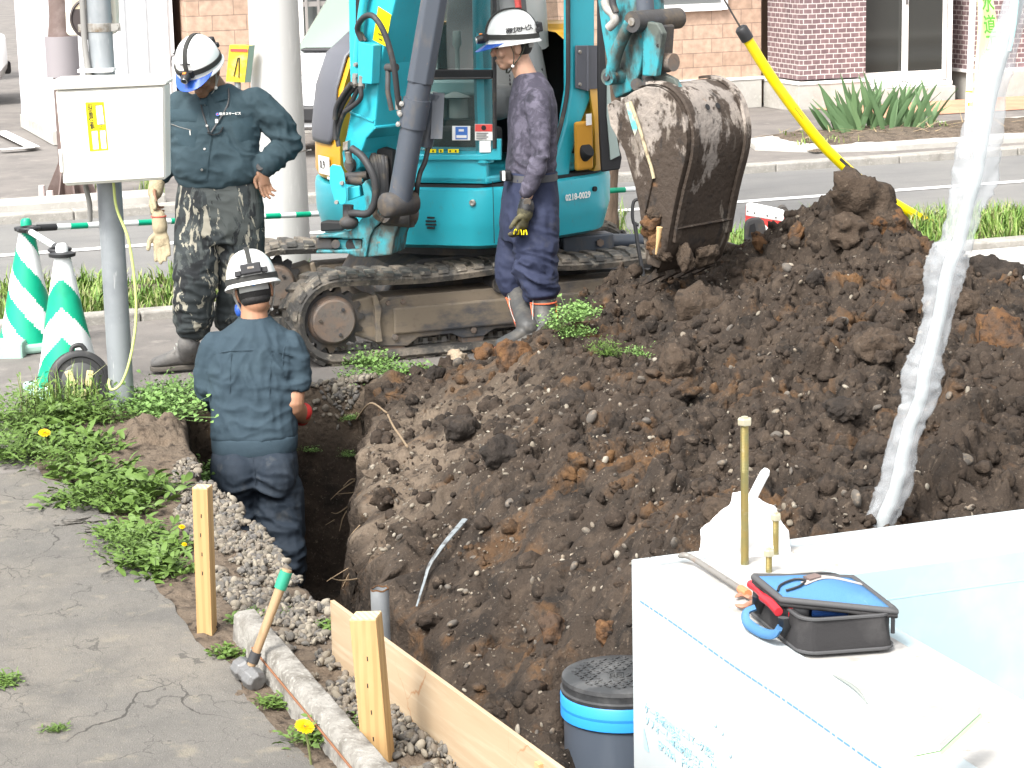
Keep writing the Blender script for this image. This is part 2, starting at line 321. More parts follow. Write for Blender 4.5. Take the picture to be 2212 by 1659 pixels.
for x in (12.37, 13.52): dr.box((x, 22.52, 1.25), (.05, .1, 2.1))
dr.box((12.945, 22.52, .2), (1.2, .14, .05)); dr.box((12.945, 22.52, 2.28), (1.2, .12, .06)); door = dr.build('door', M_white, bl, bevel=.004)
for i, (x0, x1, y) in enumerate(((12.42, 12.98, 22.54), (12.94, 13.47, 22.49))):
    lf = MB(); 
    for x in (x0+.02, x1-.02): lf.box((x, y, 1.24), (.045, .03, 2.0))
    lf.box(((x0+x1)/2, y, .29), (x1-x0-.09, .03, .12)); lf.box(((x0+x1)/2, y, 2.2), (x1-x0-.09, .03, .08)); lf.build('door_leaf', M_white, door)
    gp = MB(); gp.box(((x0+x1)/2, y+.004, 1.25), (x1-x0-.08, .008, 1.85)); gp.build('pane', M_glassd, door)
hd = MB(); hd.box((12.955, 22.465, 1.15), (.022, .012, .12)); hd.build('handle', mat('handle_grey', (.12, .12, .12), .4), door)
for x0, x1, z0, z1, mm in ((10.2, 11.0, 1.12, 2.1, M_glass2), (6.15, 7.35, .45, 2.3, M_glass2)):
    wf = MB()
    for x in (x0, x1): wf.box((x, 23.08, (z0+z1)/2), (.07, .08, z1-z0+.07))
    for zz in (z0, z1): wf.box(((x0+x1)/2, 23.08, zz), (x1-x0-.075, .08, .08))
    o = wf.build('window', M_white, bl, bevel=.004); p = MB(); p.box(((x0+x1)/2, 23.085, (z0+z1)/2), (x1-x0, .02, z1-z0-.06)); p.build('pane', mm, o)
M_lat = mat('lattice', (.28, .26, .25), .7)
lt = MB()
for x in np.arange(6.2, 7.35, .13): lt.box((x, 22.98, 1.0), (.022, .03, 1.4))
for z in (.95, 1.32): lt.box((6.77, 22.995, z), (1.2, .03, .05))
lt.build('window_grille', M_lat, bl)
pst = MB(); pst.box((6.55, 22.86, .8), (.13, .09, 1.55)); pst.build('porch_post', mat('porch_post', (.38, .33, .28), .8), bl, bevel=.005)
# ---- pale shed
sh = thing('shed', 'white metal shed behind the brown steel post', 'shed', (4.2, 24.3, 0))
M_shed = mat('shed_white', (.72, .73, .74), .6)
q = MB(); q.box((4.235, 24.4, 1.5), (1.27, 2.2, 3.0)); q.build('wall', M_shed, sh)
q = MB()
for k in range(10): q.box((3.585, 23.4+k*.22, 1.5), (.03, .02, 2.9))
for k in range(6): q.box((3.7+k*.22, 23.285, 1.5), (.015, .03, 2.9))
q.build('panel_rib', mat('shed_rib', (.62, .63, .65), .6), sh)
q = MB(); q.box((4.235, 24.4, .06), (1.33, 2.26, .14)); q.build('base', M_concl, sh)
q = MB(); q.box((4.235, 24.4, 3.05), (1.5, 2.5, .1)); q.build('roof', M_shed, sh)
wl = MB(); wl.box((-3, 33.0, 1.5), (14, .2, 3)); o = wl.build('boundary_wall', mat('far_wall', (.55, .56, .57), .8)); tag(o, 'pale grey wall far behind the white car at left', 'wall')
# ---- brown steel post with base plate
st = thing('steel_post', 'brown steel post with bolted base plate at the kerb across the road', 'post', (2.93, 18.35, .02))
M_br = mat('brown_steel', (.12, .085, .075), .6, layers=[((.18, .14, .13), 'noise', 8, .45, .7)])
M_gr = mat('grey_wrap', (.24, .22, .23), .6)
q = MB(); q.lathe([(.085, .06), (.085, 1.06), (.125, 1.2)], (2.93, 18.35, 0), 20); q.lathe([(.125, 1.2), (.085, 1.5), (.08, 3.4)], (2.93, 18.35, 0), 20); q.build('pole', M_br, st, smooth=40)
q = MB(); q.lathe([(.132, 1.02), (.132, 1.34)], (2.93, 18.35, 0), 20); q.build('wrap', M_gr, st, smooth=40)
q = MB(); q.box((2.93, 18.35, .035), (.5, .5, .03)); q.build('base_plate', M_br, st, bevel=.004)
for a in range(8):
    d = np.array([math.cos(a*math.pi/4), math.sin(a*math.pi/4), 0]); c = np.array([2.93, 18.35, .05]); e = .17 if a % 2 else .22
    q = MB(); q.prism([c+d*.08, c+d*e, c+d*.08+UP*.3], np.cross(d, UP)*.012); q.build('gusset', M_br, st)
for dx in (-.2, .2):
    for dy in (-.2, .2):
        q = MB(); q.cyl((2.93+dx, 18.35+dy, .05), (2.93+dx, 18.35+dy, .14), .03, .026, 12); q.build('bolt_cap', mat('bolt_cap', (.6, .5, .48), .6), st, smooth=40)

# ---- cars
M_car = mat('white_car_paint', (.72, .73, .75), .25, spec=.5, coat=.5)
M_tyre = mat('tyre_rubber', (.03, .03, .03), .85); M_rim = mat('rim', (.4, .4, .41), .35, metal=.8); M_black = mat('black_trim', (.02, .02, .022), .5)
M_wscr = mat('windscreen', (.2, .25, .22), .08, spec=.7)
def car(label, loc, rz):
    c = thing('parked_car', label, 'car', (0, 0, 0), 0)
    st = [(-2.0, .3, .62, .7), (-1.9, .26, .76, .78), (-1.2, .24, .88, .83), (-.9, .24, .95, .84), (.4, .24, .98, .85), (1.5, .25, .96, .84), (1.95, .3, .9, .8), (2.05, .4, .85, .74)]
    b = MB(); rings = []
    for x, z0, z1, w in st:
        rings.append(np.array([(x, y*w, zz) for y, zz in ((-.86, z0), (.86, z0), (1, z0+.12), (1, z0+.55*(z1-z0)), (.94, z1-.04), (.8, z1), (-.8, z1), (-.94, z1-.04), (-1, z0+.55*(z1-z0)), (-1, z0+.12))]))
    b.loft(rings); b.build('body', M_car, c, smooth=35, world=False)
    r = MB(); r.loft([np.array([(x, y*w, z) for y in (-1, 1)]+[(x2, y*w2, 1.45) for y in (1, -1)]) for x, z, w, x2, w2 in ((-.95, .93, .74, -.3, .56), (-.2, .97, .78, 0, .6), (1.0, .97, .78, .9, .6), (1.75, .93, .74, 1.35, .55))]); r.build('cabin', M_wscr, c, smooth=20, bevel=.02, world=False)
    r = MB(); r.box((.55, 0, 1.47), (1.5, 1.14, .05)); r.build('roof', M_car, c, bevel=.02, world=False)
    for x in (-1.25, 1.25):
        for y in (-.8, .8):
            wh = MB(); ax = (0, 1 if y > 0 else -1, 0); wh.lathe([(.2, -.1), (.29, -.1), (.31, -.07), (.31, .05), (.29, .08), (.2, .08)], (x, y, .31), 28, ax); t = wh.build('wheel', M_tyre, c, smooth=40, world=False)
            h = MB(); h.lathe([(.2, .0), (.2, .07), (.17, .06), (.04, .045), (.035, .065)], (x, y, .31), 20, ax); h.build('rim', M_rim, t, smooth=40, world=False)
            a = MB(); a.lathe([(.31, -.02), (.37, .0), (.38, .035), (.36, .042), (.31, .03)], (x, y, .33), 28, ax); a.build('wheel_arch', M_black, c, smooth=40, world=False)
    for y in (-.55, .55):
        h = MB(); h.ell((-1.9, y, .64), (.12, .2, .09)); h.build('headlight', M_glass2, c, smooth=60, world=False)
        h = MB(); h.box((-.75, y*1.72, 1.0), (.12, .18, .12)); h.build('mirror', M_black, c, bevel=.03, world=False)
    for x, z, l in ((-2.0, .42, 1.3), (2.05, .45, 1.35)): h = MB(); h.box((x, 0, z), (.1, l, .16)); h.build('bumper_trim', M_black, c, bevel=.03, world=False)
    h = MB(); h.box((-.98, 0, .945), (.16, 1.3, .03)); h.build('cowl', M_black, c, bevel=.01, world=False)
    c.location = loc; c.rotation_euler = (0, 0, rz); return c
c1 = car('white car parked before the brick wall, half hidden by the excavator', (6.8, 21.9, .012), rad(58))
c2 = dup(c1); c2['label'] = 'white car parked at the far left beside the shed'; c2.location = (1.85, 29.4, -.01); c2.rotation_euler = (0, 0, rad(0))
# ================================================================= diggings: verge, trench, bank and spoil heap as one height field
CP = np.array([(5.0, 9.2, .98), (4.75, 9.15, .67), (5.4, 9.1, .60), (4.5, 9.0, .60), (4.25, 9.3, .6), (4.2, 9.75, .5), (4.0, 9.0, .6), (3.9, 8.7, .55), (4.09, 10.05, .28), (3.6, 10.3, .1), (3.3, 10.45, .04), (3.0, 10.75, 0),
  (5.3, 8.6, .62), (5.25, 8.0, .63), (3.88, 7.6, .52), (2.7, 5.9, .38), (3.2, 5.65, .46), (2.67, 7.4, .33), (2.7, 8.0, .2), (2.75, 9.3, .03), (2.9, 9.9, .02), (2.14, 7.3, .06), (2.22, 7.7, .0), (2.45, 8.5, .02),
  (2.12, 6.3, -.07), (2.1, 6.8, -.03), (2.05, 5.6, -.06), (2.2, 5.3, -.22), (2.35, 5.6, -.12), (6.3, 8.4, .45), (6.5, 6, .55), (5, 6, .75), (4, 6.2, .6), (7.1, 7, .4), (7.1, 9, .12), (5, 10.3, .33), (4.5, 10.85, 0), (5.6, 10.8, 0), (6.3, 10.2, .08), (7.1, 10.8, 0),
  (3.4, 9.0, .3), (3.0, 8.6, .22), (3.2, 6.6, .42), (3.4, 7.0, .48), (4.4, 7.2, .66), (4.4, 8.2, .66), (3.6, 8.4, .44), (2.4, 6.6, .15), (2.5, 5.2, .1), (4, 4.8, .3), (7.1, 5, .3), (2.3, 4.6, -.05), (2.3, 3.2, -.05), (4, 3.2, .1)])
def _tps(r2): return .5*r2*np.log(r2+1e-9)
_d2 = ((CP[:, None, :2]-CP[None, :, :2])**2).sum(-1); _A = np.zeros((len(CP)+3,)*2); _A[:len(CP), :len(CP)] = _tps(_d2)+np.eye(len(CP))*.003; _q = np.c_[np.ones(len(CP)), CP[:, :2]]; _A[:len(CP), -3:] = _q; _A[-3:, :len(CP)] = _q.T
_W = np.linalg.solve(_A, np.r_[CP[:, 2], 0, 0, 0])
def mound(x, y):
    out = _W[-3]+_W[-2]*x+_W[-1]*y
    for i in range(len(CP)): out = out+_W[i]*_tps((x-CP[i, 0])**2+(y-CP[i, 1])**2)
    return out
xl = lambda y: np.interp(y, [3, 9, 10, 10.7], [1.88, 1.88, 2.05, 2.2])
xr = lambda y: np.interp(y, [3, 5.4, 6.3, 7, 7.7, 8.5, 9.3, 10, 10.6], [1.92, 1.98, 2.08, 2.12, 2.2, 2.42, 2.7, 2.95, 3.05])
HX = np.arange(1.3, 7.15, .0135); HY = np.arange(2.95, 10.95, .0135)
def build_h():
    gx, gy = np.meshgrid(HX, HY); x, y = gx.ravel(), gy.ravel(); P = np.stack([x, y, x*0], 1)
    wob = .05*fbm(P, 2.2, 3, 5.)+.02*fbm(P, 9, 2, 8.)
    L = xl(y)+wob*.7; Rr = xr(y)+wob
    m = mound(x, y)
    # to the left of the trench the ground is flat: the heap begins right of it
    s = sstep(-.02, .25, x-Rr); far = sstep(10.35, 10.8, y)*(1-sstep(3.2, 3.9, x))
    h0 = np.where(x > (L+Rr)/2, np.maximum(m, -.12), 0)*(1-far)
    h0 = np.where((y > 10.6) & (h0 < .02), 0, h0)
    tn = sstep(0, .05, x-L)*sstep(0, .16, Rr-x)*(1-sstep(10.45+.0*y, 10.62, y+wob))
    fl = np.interp(y, [3, 5.8, 6.9, 7.8, 10.6], [-.3, -.4, -.8, -1.0, -1.0])
    h = h0*(1-tn)+fl*tn
    dirt = np.clip(sstep(-.12, .1, x-Rr)*(1-far)*sstep(.0, .03, h0+.16)+tn, 0, 1)
    heap = sstep(.16, .42, m)*(x > Rr)*(1-far)
    lump = fbm(P, 2.6, 3, 1.)*.10+np.maximum(fbm(P, 5, 3, 3.), -.06)*.11+np.maximum(fbm(P, 15, 3, 9.), -.1)*.05+np.maximum(fbm(P, 33, 2, 19.), -.1)*.022
    ridge = np.abs(fbm(P, 4., 4, 13.))
    fine = fbm(P, 34, 3, 31.)*.013
    h = h+heap*(lump+.04-.17*np.clip(.4-ridge*3, 0, .4))+dirt*(1-heap)*(fbm(P, 6, 4, 2.)*.045+np.maximum(fbm(P, 14, 3, 6.), -.1)*.035+fbm(P, 27, 2, 16.)*.014)+dirt*fine
    # rills on the cut bank
    bank = dirt*(1-heap)*(1-tn); low = sstep(.35, .0, m)*sstep(8.6, 7.6, y); h += bank*(.03+.05*low)*(np.abs(fbm(P, 4.2, 4, 83.))-.2)*2; h += bank*.02*fbm(np.stack([x*3, y*14, x*0], 1), 1, 3, 4.)
    # dark cavity and slabs
    for (u, v, zz, r, dp) in ((1735, 800, .58, .115, .42), (1830, 925, .5, .06, .2), (1560, 760, .56, .1, .06), (960, 1175, .1, .09, .16), (880, 1240, .05, .07, .1), (1090, 1330, .1, .07, .08), (1240, 1420, .1, .08, .1), (1830, 950, .52, .1, .1), (1290, 1390, .2, .12, .1)):
        c = G(u, v, zz); d = np.hypot((x-c[0])/1.3, (y-c[1]))/r; h -= dp*(1-sstep(.45, 1.15, d+.35*fbm(P, 6, 2, 20.)))
    c = np.array([4.0, 8.95]); h -= .2*np.exp(-(((x-c[0])/.3)**2+((y-c[1])/.3)**2))
    h -= .13*np.exp(-(((x-4.62)/.3)**2+((y-9.4)/.4)**2))
    inside = (x > 2.27) & (y < 5.24); h[inside] = np.minimum(h[inside], -.12)
    # verge at the left: low crumbly soil, a small heap by the trench rim
    left = 1-sstep(-.02, .02, x-L); h += left*(fbm(P, 5, 3, 7.)*.02+.012*fbm(P, 22, 2, 12.))
    c = G(330, 945); h += left*.09*np.exp(-(((x-c[0])/.2)**2+((y-c[1])/.22)**2)*1.5)*(1+1.2*fbm(P, 12, 3, 40.))
    h -= left*.03*sstep(1.42, 1.36, x)*(1-sstep(9.2, 9.4, y))
    h -= left*.07*(1-sstep(5.3, 5.75, y))*sstep(1.62, 1.66, x)
    edge = (x > 7.08) | (y > 10.9); h[edge] = np.minimum(h[edge], -.03); h = np.where(y > 10.6, np.where(h < .03, h-.03*sstep(10.6, 10.66, y), h), h)
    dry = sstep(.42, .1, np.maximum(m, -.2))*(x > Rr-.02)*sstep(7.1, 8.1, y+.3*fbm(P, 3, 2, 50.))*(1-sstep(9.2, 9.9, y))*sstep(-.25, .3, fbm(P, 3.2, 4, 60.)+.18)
    dry = np.maximum(dry, left*.9); dry = np.maximum(dry, sstep(10.3, 10.5, y)*.8*(x < 3.2)); dry = dry*np.where(x < 3.1, sstep(-.32, -.08, h+.12*fbm(P, 5, 3, 66.)), 1)  # trench depths lose the dry tone: wet soil plus painted shade under the overhang
    return h.reshape(gx.shape), dry.reshape(gx.shape), heap.reshape(gx.shape)
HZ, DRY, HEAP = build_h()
def Hs(x, y, A=None):
    A = HZ if A is None else A; fx = np.clip((np.asarray(x)-HX[0])/.0135, 0, len(HX)-1.001); fy = np.clip((np.asarray(y)-HY[0])/.0135, 0, len(HY)-1.001)
    i = fx.astype(int); j = fy.astype(int); a = fx-i; b = fy-j
    return (A[j, i]*(1-a)+A[j, i+1]*a)*(1-b)+(A[j+1, i]*(1-a)+A[j+1, i+1]*a)*b
def onsoil(u, v):
    """the place on the diggings that is seen in direction (u, v)"""
    d = ray(u, v); t = np.linspace(4, 13, 1800); p = CAM+d*t[:, None]; k = np.argmax(p[:, 2] < Hs(p[:, 0], p[:, 1])); return p[k]
DK = [((.018, .0145, .012), 'noise', 4.5, .5, .64), ((.115, .06, .025), 'noise', 3.4, .565, .69, (1, 1, 1), .75, .6), ((.062, .046, .034), 'noise', 13, .49, .69), ((.02, .016, .013), 'noise', 26, .55, .67, (1, 1, 1), .8), ((.13, .1, .075), 'noise', 55, .6, .72, (1, 1, 1), .7)]
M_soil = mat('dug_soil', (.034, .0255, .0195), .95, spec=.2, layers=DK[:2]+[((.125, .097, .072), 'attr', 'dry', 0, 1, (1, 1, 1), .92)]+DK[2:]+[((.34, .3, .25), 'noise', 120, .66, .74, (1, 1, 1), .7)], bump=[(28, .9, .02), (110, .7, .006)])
M_soil2 = mat('dug_soil_loose', (.035, .026, .02), .95, spec=.2, layers=DK, bump=[(28, .9, .02), (110, .7, .006)])
M_clod = mat('soil_clod', (.042, .031, .023), .95, spec=.2, island=[(.042, .031, .023), (.06, .042, .03), (.018, .015, .014), (.075, .054, .038), (.03, .024, .02), (.11, .06, .026), (.025, .02, .018)], layers=[((.016, .013, .011), 'noise', 26, .54, .66, (1, 1, 1), .6), ((.12, .09, .065), 'noise', 60, .62, .74, (1, 1, 1), .6)], bump=[(45, .9, .015), (140, .6, .005)])
ny, nx = HZ.shape; gx, gy = np.meshgrid(HX, HY); ii = np.arange(ny*nx).reshape(ny, nx)
F = np.stack([ii[:-1, :-1], ii[:-1, 1:], ii[1:, 1:], ii[1:, :-1]], -1).reshape(-1, 4)
V = np.stack([gx, gy, HZ], -1).reshape(-1, 3)
# push the surface sideways too, so lumps overhang
q = V*1.0; q[:, 2] *= 1.2; hp = (HEAP.ravel()*.8+.25*(V[:, 0] > 1.95))[:, None]
off = np.stack([fbm(q, 9, 3, 70.), fbm(q, 9, 3, 90.), q[:, 0]*0], 1)*.035+np.stack([perlin(q, 30, 71.), perlin(q, 30, 91.), q[:, 0]*0], 1)*.008; rag = np.exp(-((V[:, 0]-xr(V[:, 1])-.04)/.2)**2)*sstep(6.3, 7., V[:, 1])*sstep(10.75, 10.4, V[:, 1]); V[:, 0] += rag*(.04+.13*fbm(q*np.array([1, 1, 1.4]), 4., 4, 111.)+.03*fbm(q, 14, 2, 121.))
V = V+off*hp*((V[:, 0] < 6.9) & (V[:, 1] < 10.6) & (V[:, 0] > 1.6))[:, None]
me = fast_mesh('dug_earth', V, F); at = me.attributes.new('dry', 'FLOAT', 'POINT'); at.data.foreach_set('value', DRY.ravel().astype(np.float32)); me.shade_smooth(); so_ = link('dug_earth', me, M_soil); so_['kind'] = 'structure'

def lumps(n, sub, rough, f, seed, sq=(1, 1, 1)):
    out = []; r = np.random.default_rng(seed); bv, bf = ico(sub)
    for k in range(n):
        o = r.uniform(0, 90); d = 1+rough*fbm(bv, f, 4, o)+rough*.6*np.maximum(0, fbm(bv, f*2.4, 2, o+40)); s = np.array([1, r.uniform(.7, 1), r.uniform(.55, .85)])*np.array(sq); out.append((bv*d[:, None]*s, np.array(bf)))
    return out
CL = lumps(16, 2, .55, 1.5, 1)+lumps(8, 3, .75, 1.6, 7); CLb = lumps(6, 4, .55, 1.2, 2); PB = lumps(16, 2, .34, .9, 3, (1, .85, .7))
r = np.random.default_rng(21)
# small clods over the heap
def heap_pts(n, lo, hi, cond=None):
    x = r.uniform(1.95, 6.6, n*6); y = r.uniform(5.35, 10.8, n*6); hp = Hs(x, y, HEAP); m = (r.uniform(0, 1, n*6) < np.clip(hp, .32, 1)) & (Hs(x, y) > -.15) & (x > xr(y)+.05) & ((y < 10.3) | (x > 3.3))
    x, y = x[m][:n], y[m][:n]; return np.stack([x, y, Hs(x, y)], 1), lo*(hi/lo)**(r.uniform(0, 1, len(x))**2.2)
P, s = heap_pts(11000, .005, .042); P[:, 2] += s*.05
v, f = scatter(CL, P, np.repeat(s[:, None], 3, 1)*r.uniform(.75, 1.25, (len(s), 3)), r)
o = link('soil_clods', fast_mesh('soil_clods', v, f), M_soil2, smooth=180); tag(o, 'dark brown crumbs of soil strewn over the spoil heap', 'soil clods', kind='stuff')
# big clods one can point at
M_rust = mat('rusty_clod', (.1, .052, .025), .95, spec=.2, layers=[((.06, .04, .028), 'noise', 9, .48, .6), ((.02, .016, .014), 'noise', 20, .56, .66), ((.18, .1, .04), 'noise', 16, .62, .74)], bump=[(45, .9, .015), (140, .6, .005)])
M_blk = mat('black_clod', (.02, .0155, .0125), .9, spec=.3, layers=[((.045, .033, .024), 'noise', 12, .5, .68)], bump=[(40, 1, .02), (140, .6, .005)])
M_tanc = mat('tan_clod', (.3, .24, .17), .95, layers=[((.16, .12, .085), 'noise', 12, .5, .65), ((.5, .46, .38), 'noise', 40, .6, .72)], bump=[(50, 1, .015)])
M_clod1 = mat('brown_clod', (.05, .036, .026), .95, spec=.2, layers=DK[2:], bump=[(45, .9, .015), (140, .6, .005)])
BIG = [(1862, 452, .17, M_clod1, 'large brown clod crowning the spoil heap'), (1915, 490, .1, M_rust, 'rust streaked clod leaning right of the heap crown'), (1830, 505, .12, M_clod1, 'brown clod below the heap crown'), (1965, 540, .07, M_clod1, 'brown clod on the right shoulder of the heap, by the yellow tube'),
  (1640, 525, .05, M_rust, 'rusty clod in front of the red sign'), (1722, 510, .05, M_rust, 'small rusty clod right of the red sign'), (1000, 940, .09, M_blk, 'black clod at the left foot of the heap'), (1085, 985, .075, M_blk, 'smaller black clod right of the other at the heap foot'), (1820, 890, .06, M_blk, 'black slab of soil below the dark hollow'),
  (1240, 880, .07, M_blk, 'dark clod in the middle of the lower heap'), (1460, 800, .09, M_clod1, 'round brown clod in the middle of the heap'), (1510, 680, .1, M_clod1, 'broad brown clod below the bucket'), (1400, 680, .06, M_clod1, 'brown clod below the bucket tip'), (1900, 760, .09, M_clod1, 'rounded clod left of the plastic sleeve'),
  (2165, 735, .11, M_rust, 'ochre clod near the right edge of the heap'), (1920, 625, .05, M_rust, 'bright ochre clod left of the plastic sleeve'), (1980, 610, .07, M_clod1, 'brown clod beside the bright ochre clod'), (1105, 778, .085, M_rust, "reddish heap of soil at the young man's boots"), (1050, 768, .06, M_rust, 'reddish clod at the left end of the heap'),
  (985, 785, .07, M_tanc, 'pale lump of old concrete beside the track'), (940, 815, .065, M_blk, 'black clod in the green plants by the track'), (1195, 1365, .055, M_rust, 'orange clod in the lower bank above the pit'), (1310, 1375, .045, M_rust, 'orange clod just left of the white wall'), (1560, 1120, .06, M_clod1, 'brown clod behind the white foam'), (2150, 600, .1, M_blk, 'dark clod on the heap rim right of the sleeve'), (2080, 665, .09, M_clod1, 'brown clod on the heap right beside the sleeve'), (1640, 590, .09, M_clod1, 'brown clod right below the bucket'), (1760, 610, .045, M_blk, 'dark clod on the upper heap')]
for k, (u, v_, rr, mm, lab) in enumerate(BIG):
    c = onsoil(u, v_); bv, bf = CLb[k % len(CLb)]; b = MB(); b.add((bv*rr) @ rot_rand(r).T+c+UP*rr*.1, bf); o = b.build('soil_clod', mm, smooth=180); tag(o, lab, 'clod', 'large clods on the spoil heap')
# pebbles in the soil
GREY = [(.135, .12, .096), (.1, .093, .083), (.17, .148, .115), (.125, .105, .082), (.085, .08, .075), (.215, .19, .15), (.115, .098, .078), (.075, .069, .061)]
M_peb = mat('pebble', (.4, .38, .35), .8, island=GREY, layers=[((.2, .17, .14), 'noise', 60, .5, .7, (1, 1, 1), .5)], bump=[(120, .3, .003)])
M_pebw = mat('pebble_pale', (.5, .47, .42), .8, island=[(.16, .14, .11), (.11, .095, .078), (.24, .215, .175), (.14, .118, .09), (.08, .07, .06)], layers=[((.22, .17, .12), 'noise', 50, .52, .66, (1, 1, 1), .7)])
P, s = heap_pts(4800, .0025, .017); x2 = r.uniform(2.05, 3.2, 2000); y2 = r.uniform(5.6, 9.4, 2000); m = (x2 > xr(y2)+.02) & (Hs(x2, y2) > -.3); P = np.concatenate([P, np.stack([x2, y2, Hs(x2, y2)], 1)[m]]); s = np.concatenate([s, (.0025*(4.8)**(r.uniform(0, 1, m.sum())**2))])
kp = (fbm(P, 2.2, 3, 140.) > -.08) | (r.uniform(0, 1, len(s)) < .3); P, s = P[kp], s[kp]; P[:, 2] += s*.15
v, f = scatter(PB, P, np.repeat(s[:, None], 3, 1)*r.uniform(.7, 1.4, (len(s), 3)), r); o = link('soil_pebbles', fast_mesh('soil_pebbles', v, f), M_pebw, smooth=180); tag(o, 'pale pebbles scattered through the dug soil', 'pebbles', kind='stuff')
# single stones
ST = [(1278, 907, .03, 'round pale stone in the middle of the lower heap'), (1677, 945, .026, 'pale stone right of the tall bolt'), (1560, 1005, .02, 'pale stone left of the tall bolt'), (1430, 1180, .022, 'white stone just above the corner of the white wall'), (1458, 1178, .022, 'second white stone beside the one at the wall corner'), (1700, 583, .028, 'whitish stone high on the heap'), (2020, 700, .03, 'grey stone left of the sleeve near the heap top'),
  (2050, 860, .024, 'round stone at right of the sleeve'), (1820, 700, .03, 'grey stone cluster left of the dark hollow'), (930, 968, .02, 'ochre stone on the tan bank'), (978, 1352, .022, 'blue grey stone low on the bank above the board'), (1240, 1228, .02, 'round stone low on the bank'), (990, 790, .035, 'pale stone by the track'), (1100, 1090, .018, 'small pale stone in the middle bank'), (2085, 1000, .03, 'round stone at the lower right of the heap'), (1850, 1085, .035, 'standing grey brown stone behind the wall')]
for k, (u, v_, rr, lab) in enumerate(ST):
    c = onsoil(u, v_); bv, bf = PB[k % len(PB)]; b = MB(); b.add((bv*rr) @ rot_rand(r).T+c+UP*rr*.35, bf); o = b.build('stone', M_pebw, smooth=180, sub=1); tag(o, lab, 'stone', 'larger stones on the spoil heap')
# ---- gravel strip between kerb block and trench
n = 17000; x = r.uniform(1.6, 1.93, n); y = r.uniform(5.45, 9.3, n); nz = fbm(np.stack([x, y, x*0], 1), 3, 2, 5.)
m = (x < xl(y)+.03+.05*nz) & ((x > 1.63) | (y > 6.9)) & (x > np.interp(y, [6.9, 7.6, 8.6, 9.3], [1.5, 1.62, 1.68, 1.85])) & (r.uniform(0, 1, n) < np.interp(y, [5.4, 6.2, 8.4, 9.3], [.4, .8, .95, .4])) & (fbm(np.stack([x, y, x*0], 1), 5, 3, 77.) > -.16)
x, y = x[m], y[m]; s = .0048*(4.)**(r.uniform(0, 1, len(x))**1.6); P = np.stack([x, y, Hs(np.minimum(x, xl(y)-.05), y)+s*.45+.012*r.uniform(0, 1, len(x))], 1)
x2 = r.uniform(2.2, 3.15, 1500); y2 = 10.5+r.uniform(0, .12, 1500)+.02; P2 = np.stack([x2, y2, np.maximum(Hs(x2, y2), -.25)+.01], 1); k2 = (P2[:, 2] > -.14+.1*r.uniform(-1, 1, 1500)) & (np.abs(x2-2.98) < .22*r.uniform(.3, 1, 1500)); P = np.concatenate([P, P2[k2]]); s = np.concatenate([s, r.uniform(.008, .022, k2.sum())])
v, f = scatter(PB, P, np.repeat(s[:, None], 3, 1)*r.uniform(.75, 1.35, (len(s), 3)), r); o = link('gravel', fast_mesh('gravel', v, f), M_peb, smooth=180); tag(o, 'grey and tan river gravel along the trench edge', 'gravel', kind='stuff')
xs_ = r.uniform(1.66, 1.79, 130); ys_ = r.uniform(5.25, 5.6, 130); P = np.stack([xs_, ys_, Hs(xs_, ys_)+.012], 1); s = r.uniform(.01, .03, 130)
v, f = scatter(PB, P, np.repeat(s[:, None], 3, 1), r); o = link('cobbles', fast_mesh('cobbles', v, f), M_peb, smooth=180); tag(o, 'brownish cobbles in the corner between stake and plywood', 'cobbles', kind='stuff')
# ---- driveway slab with a ragged edge
yy = np.concatenate([np.arange(2.5, 9.42, .04), [9.42]]); ex = np.interp(yy, [2.5, 5.76, 6.83, 8.3, 8.9, 9.42], [1.47, 1.47, 1.42, 1.42, 1.4, 1.3])+.035*fbm(np.stack([yy, yy*0, yy*0], 1), 2.2, 4, 3.)*2
dm = MB(); xs = [-14, -6, -3]; cols = []
top = [(-14, 9.42, .006)]; nn = len(yy); vv = []; 
for k in range(nn): vv += [(-14, yy[k], .006), (ex[k], yy[k], .006), (ex[k]+.012, yy[k], -.05)]
fa = []
for k in range(nn-1): a = k*3; fa += [(a, a+1, a+4, a+3), (a+1, a+2, a+5, a+4)]
a = (nn-1)*3; vv += [(-14, 9.44, -.05), (ex[-1], 9.44, -.05)]; fa.append((a, a+1, len(vv)-1, len(vv)-2))
dm.add(vv, fa); struct('driveway', dm, M_drive)
# loose broken asphalt pieces
for k, (u, v_, sx, lab) in enumerate(((180, 1128, .1, 'flat broken piece of asphalt by the weeds'), (222, 1148, .07, 'small chip of asphalt beside the flat piece'))):
    c = G(u, v_); bv, bf = CLb[k]; b = MB(); b.add(bv*np.array([sx, sx*.7, .018])+c+UP*.016, bf); o = b.build('asphalt_chunk', M_drive, smooth=30); tag(o, lab, 'asphalt piece', 'asphalt pieces at the driveway edge')
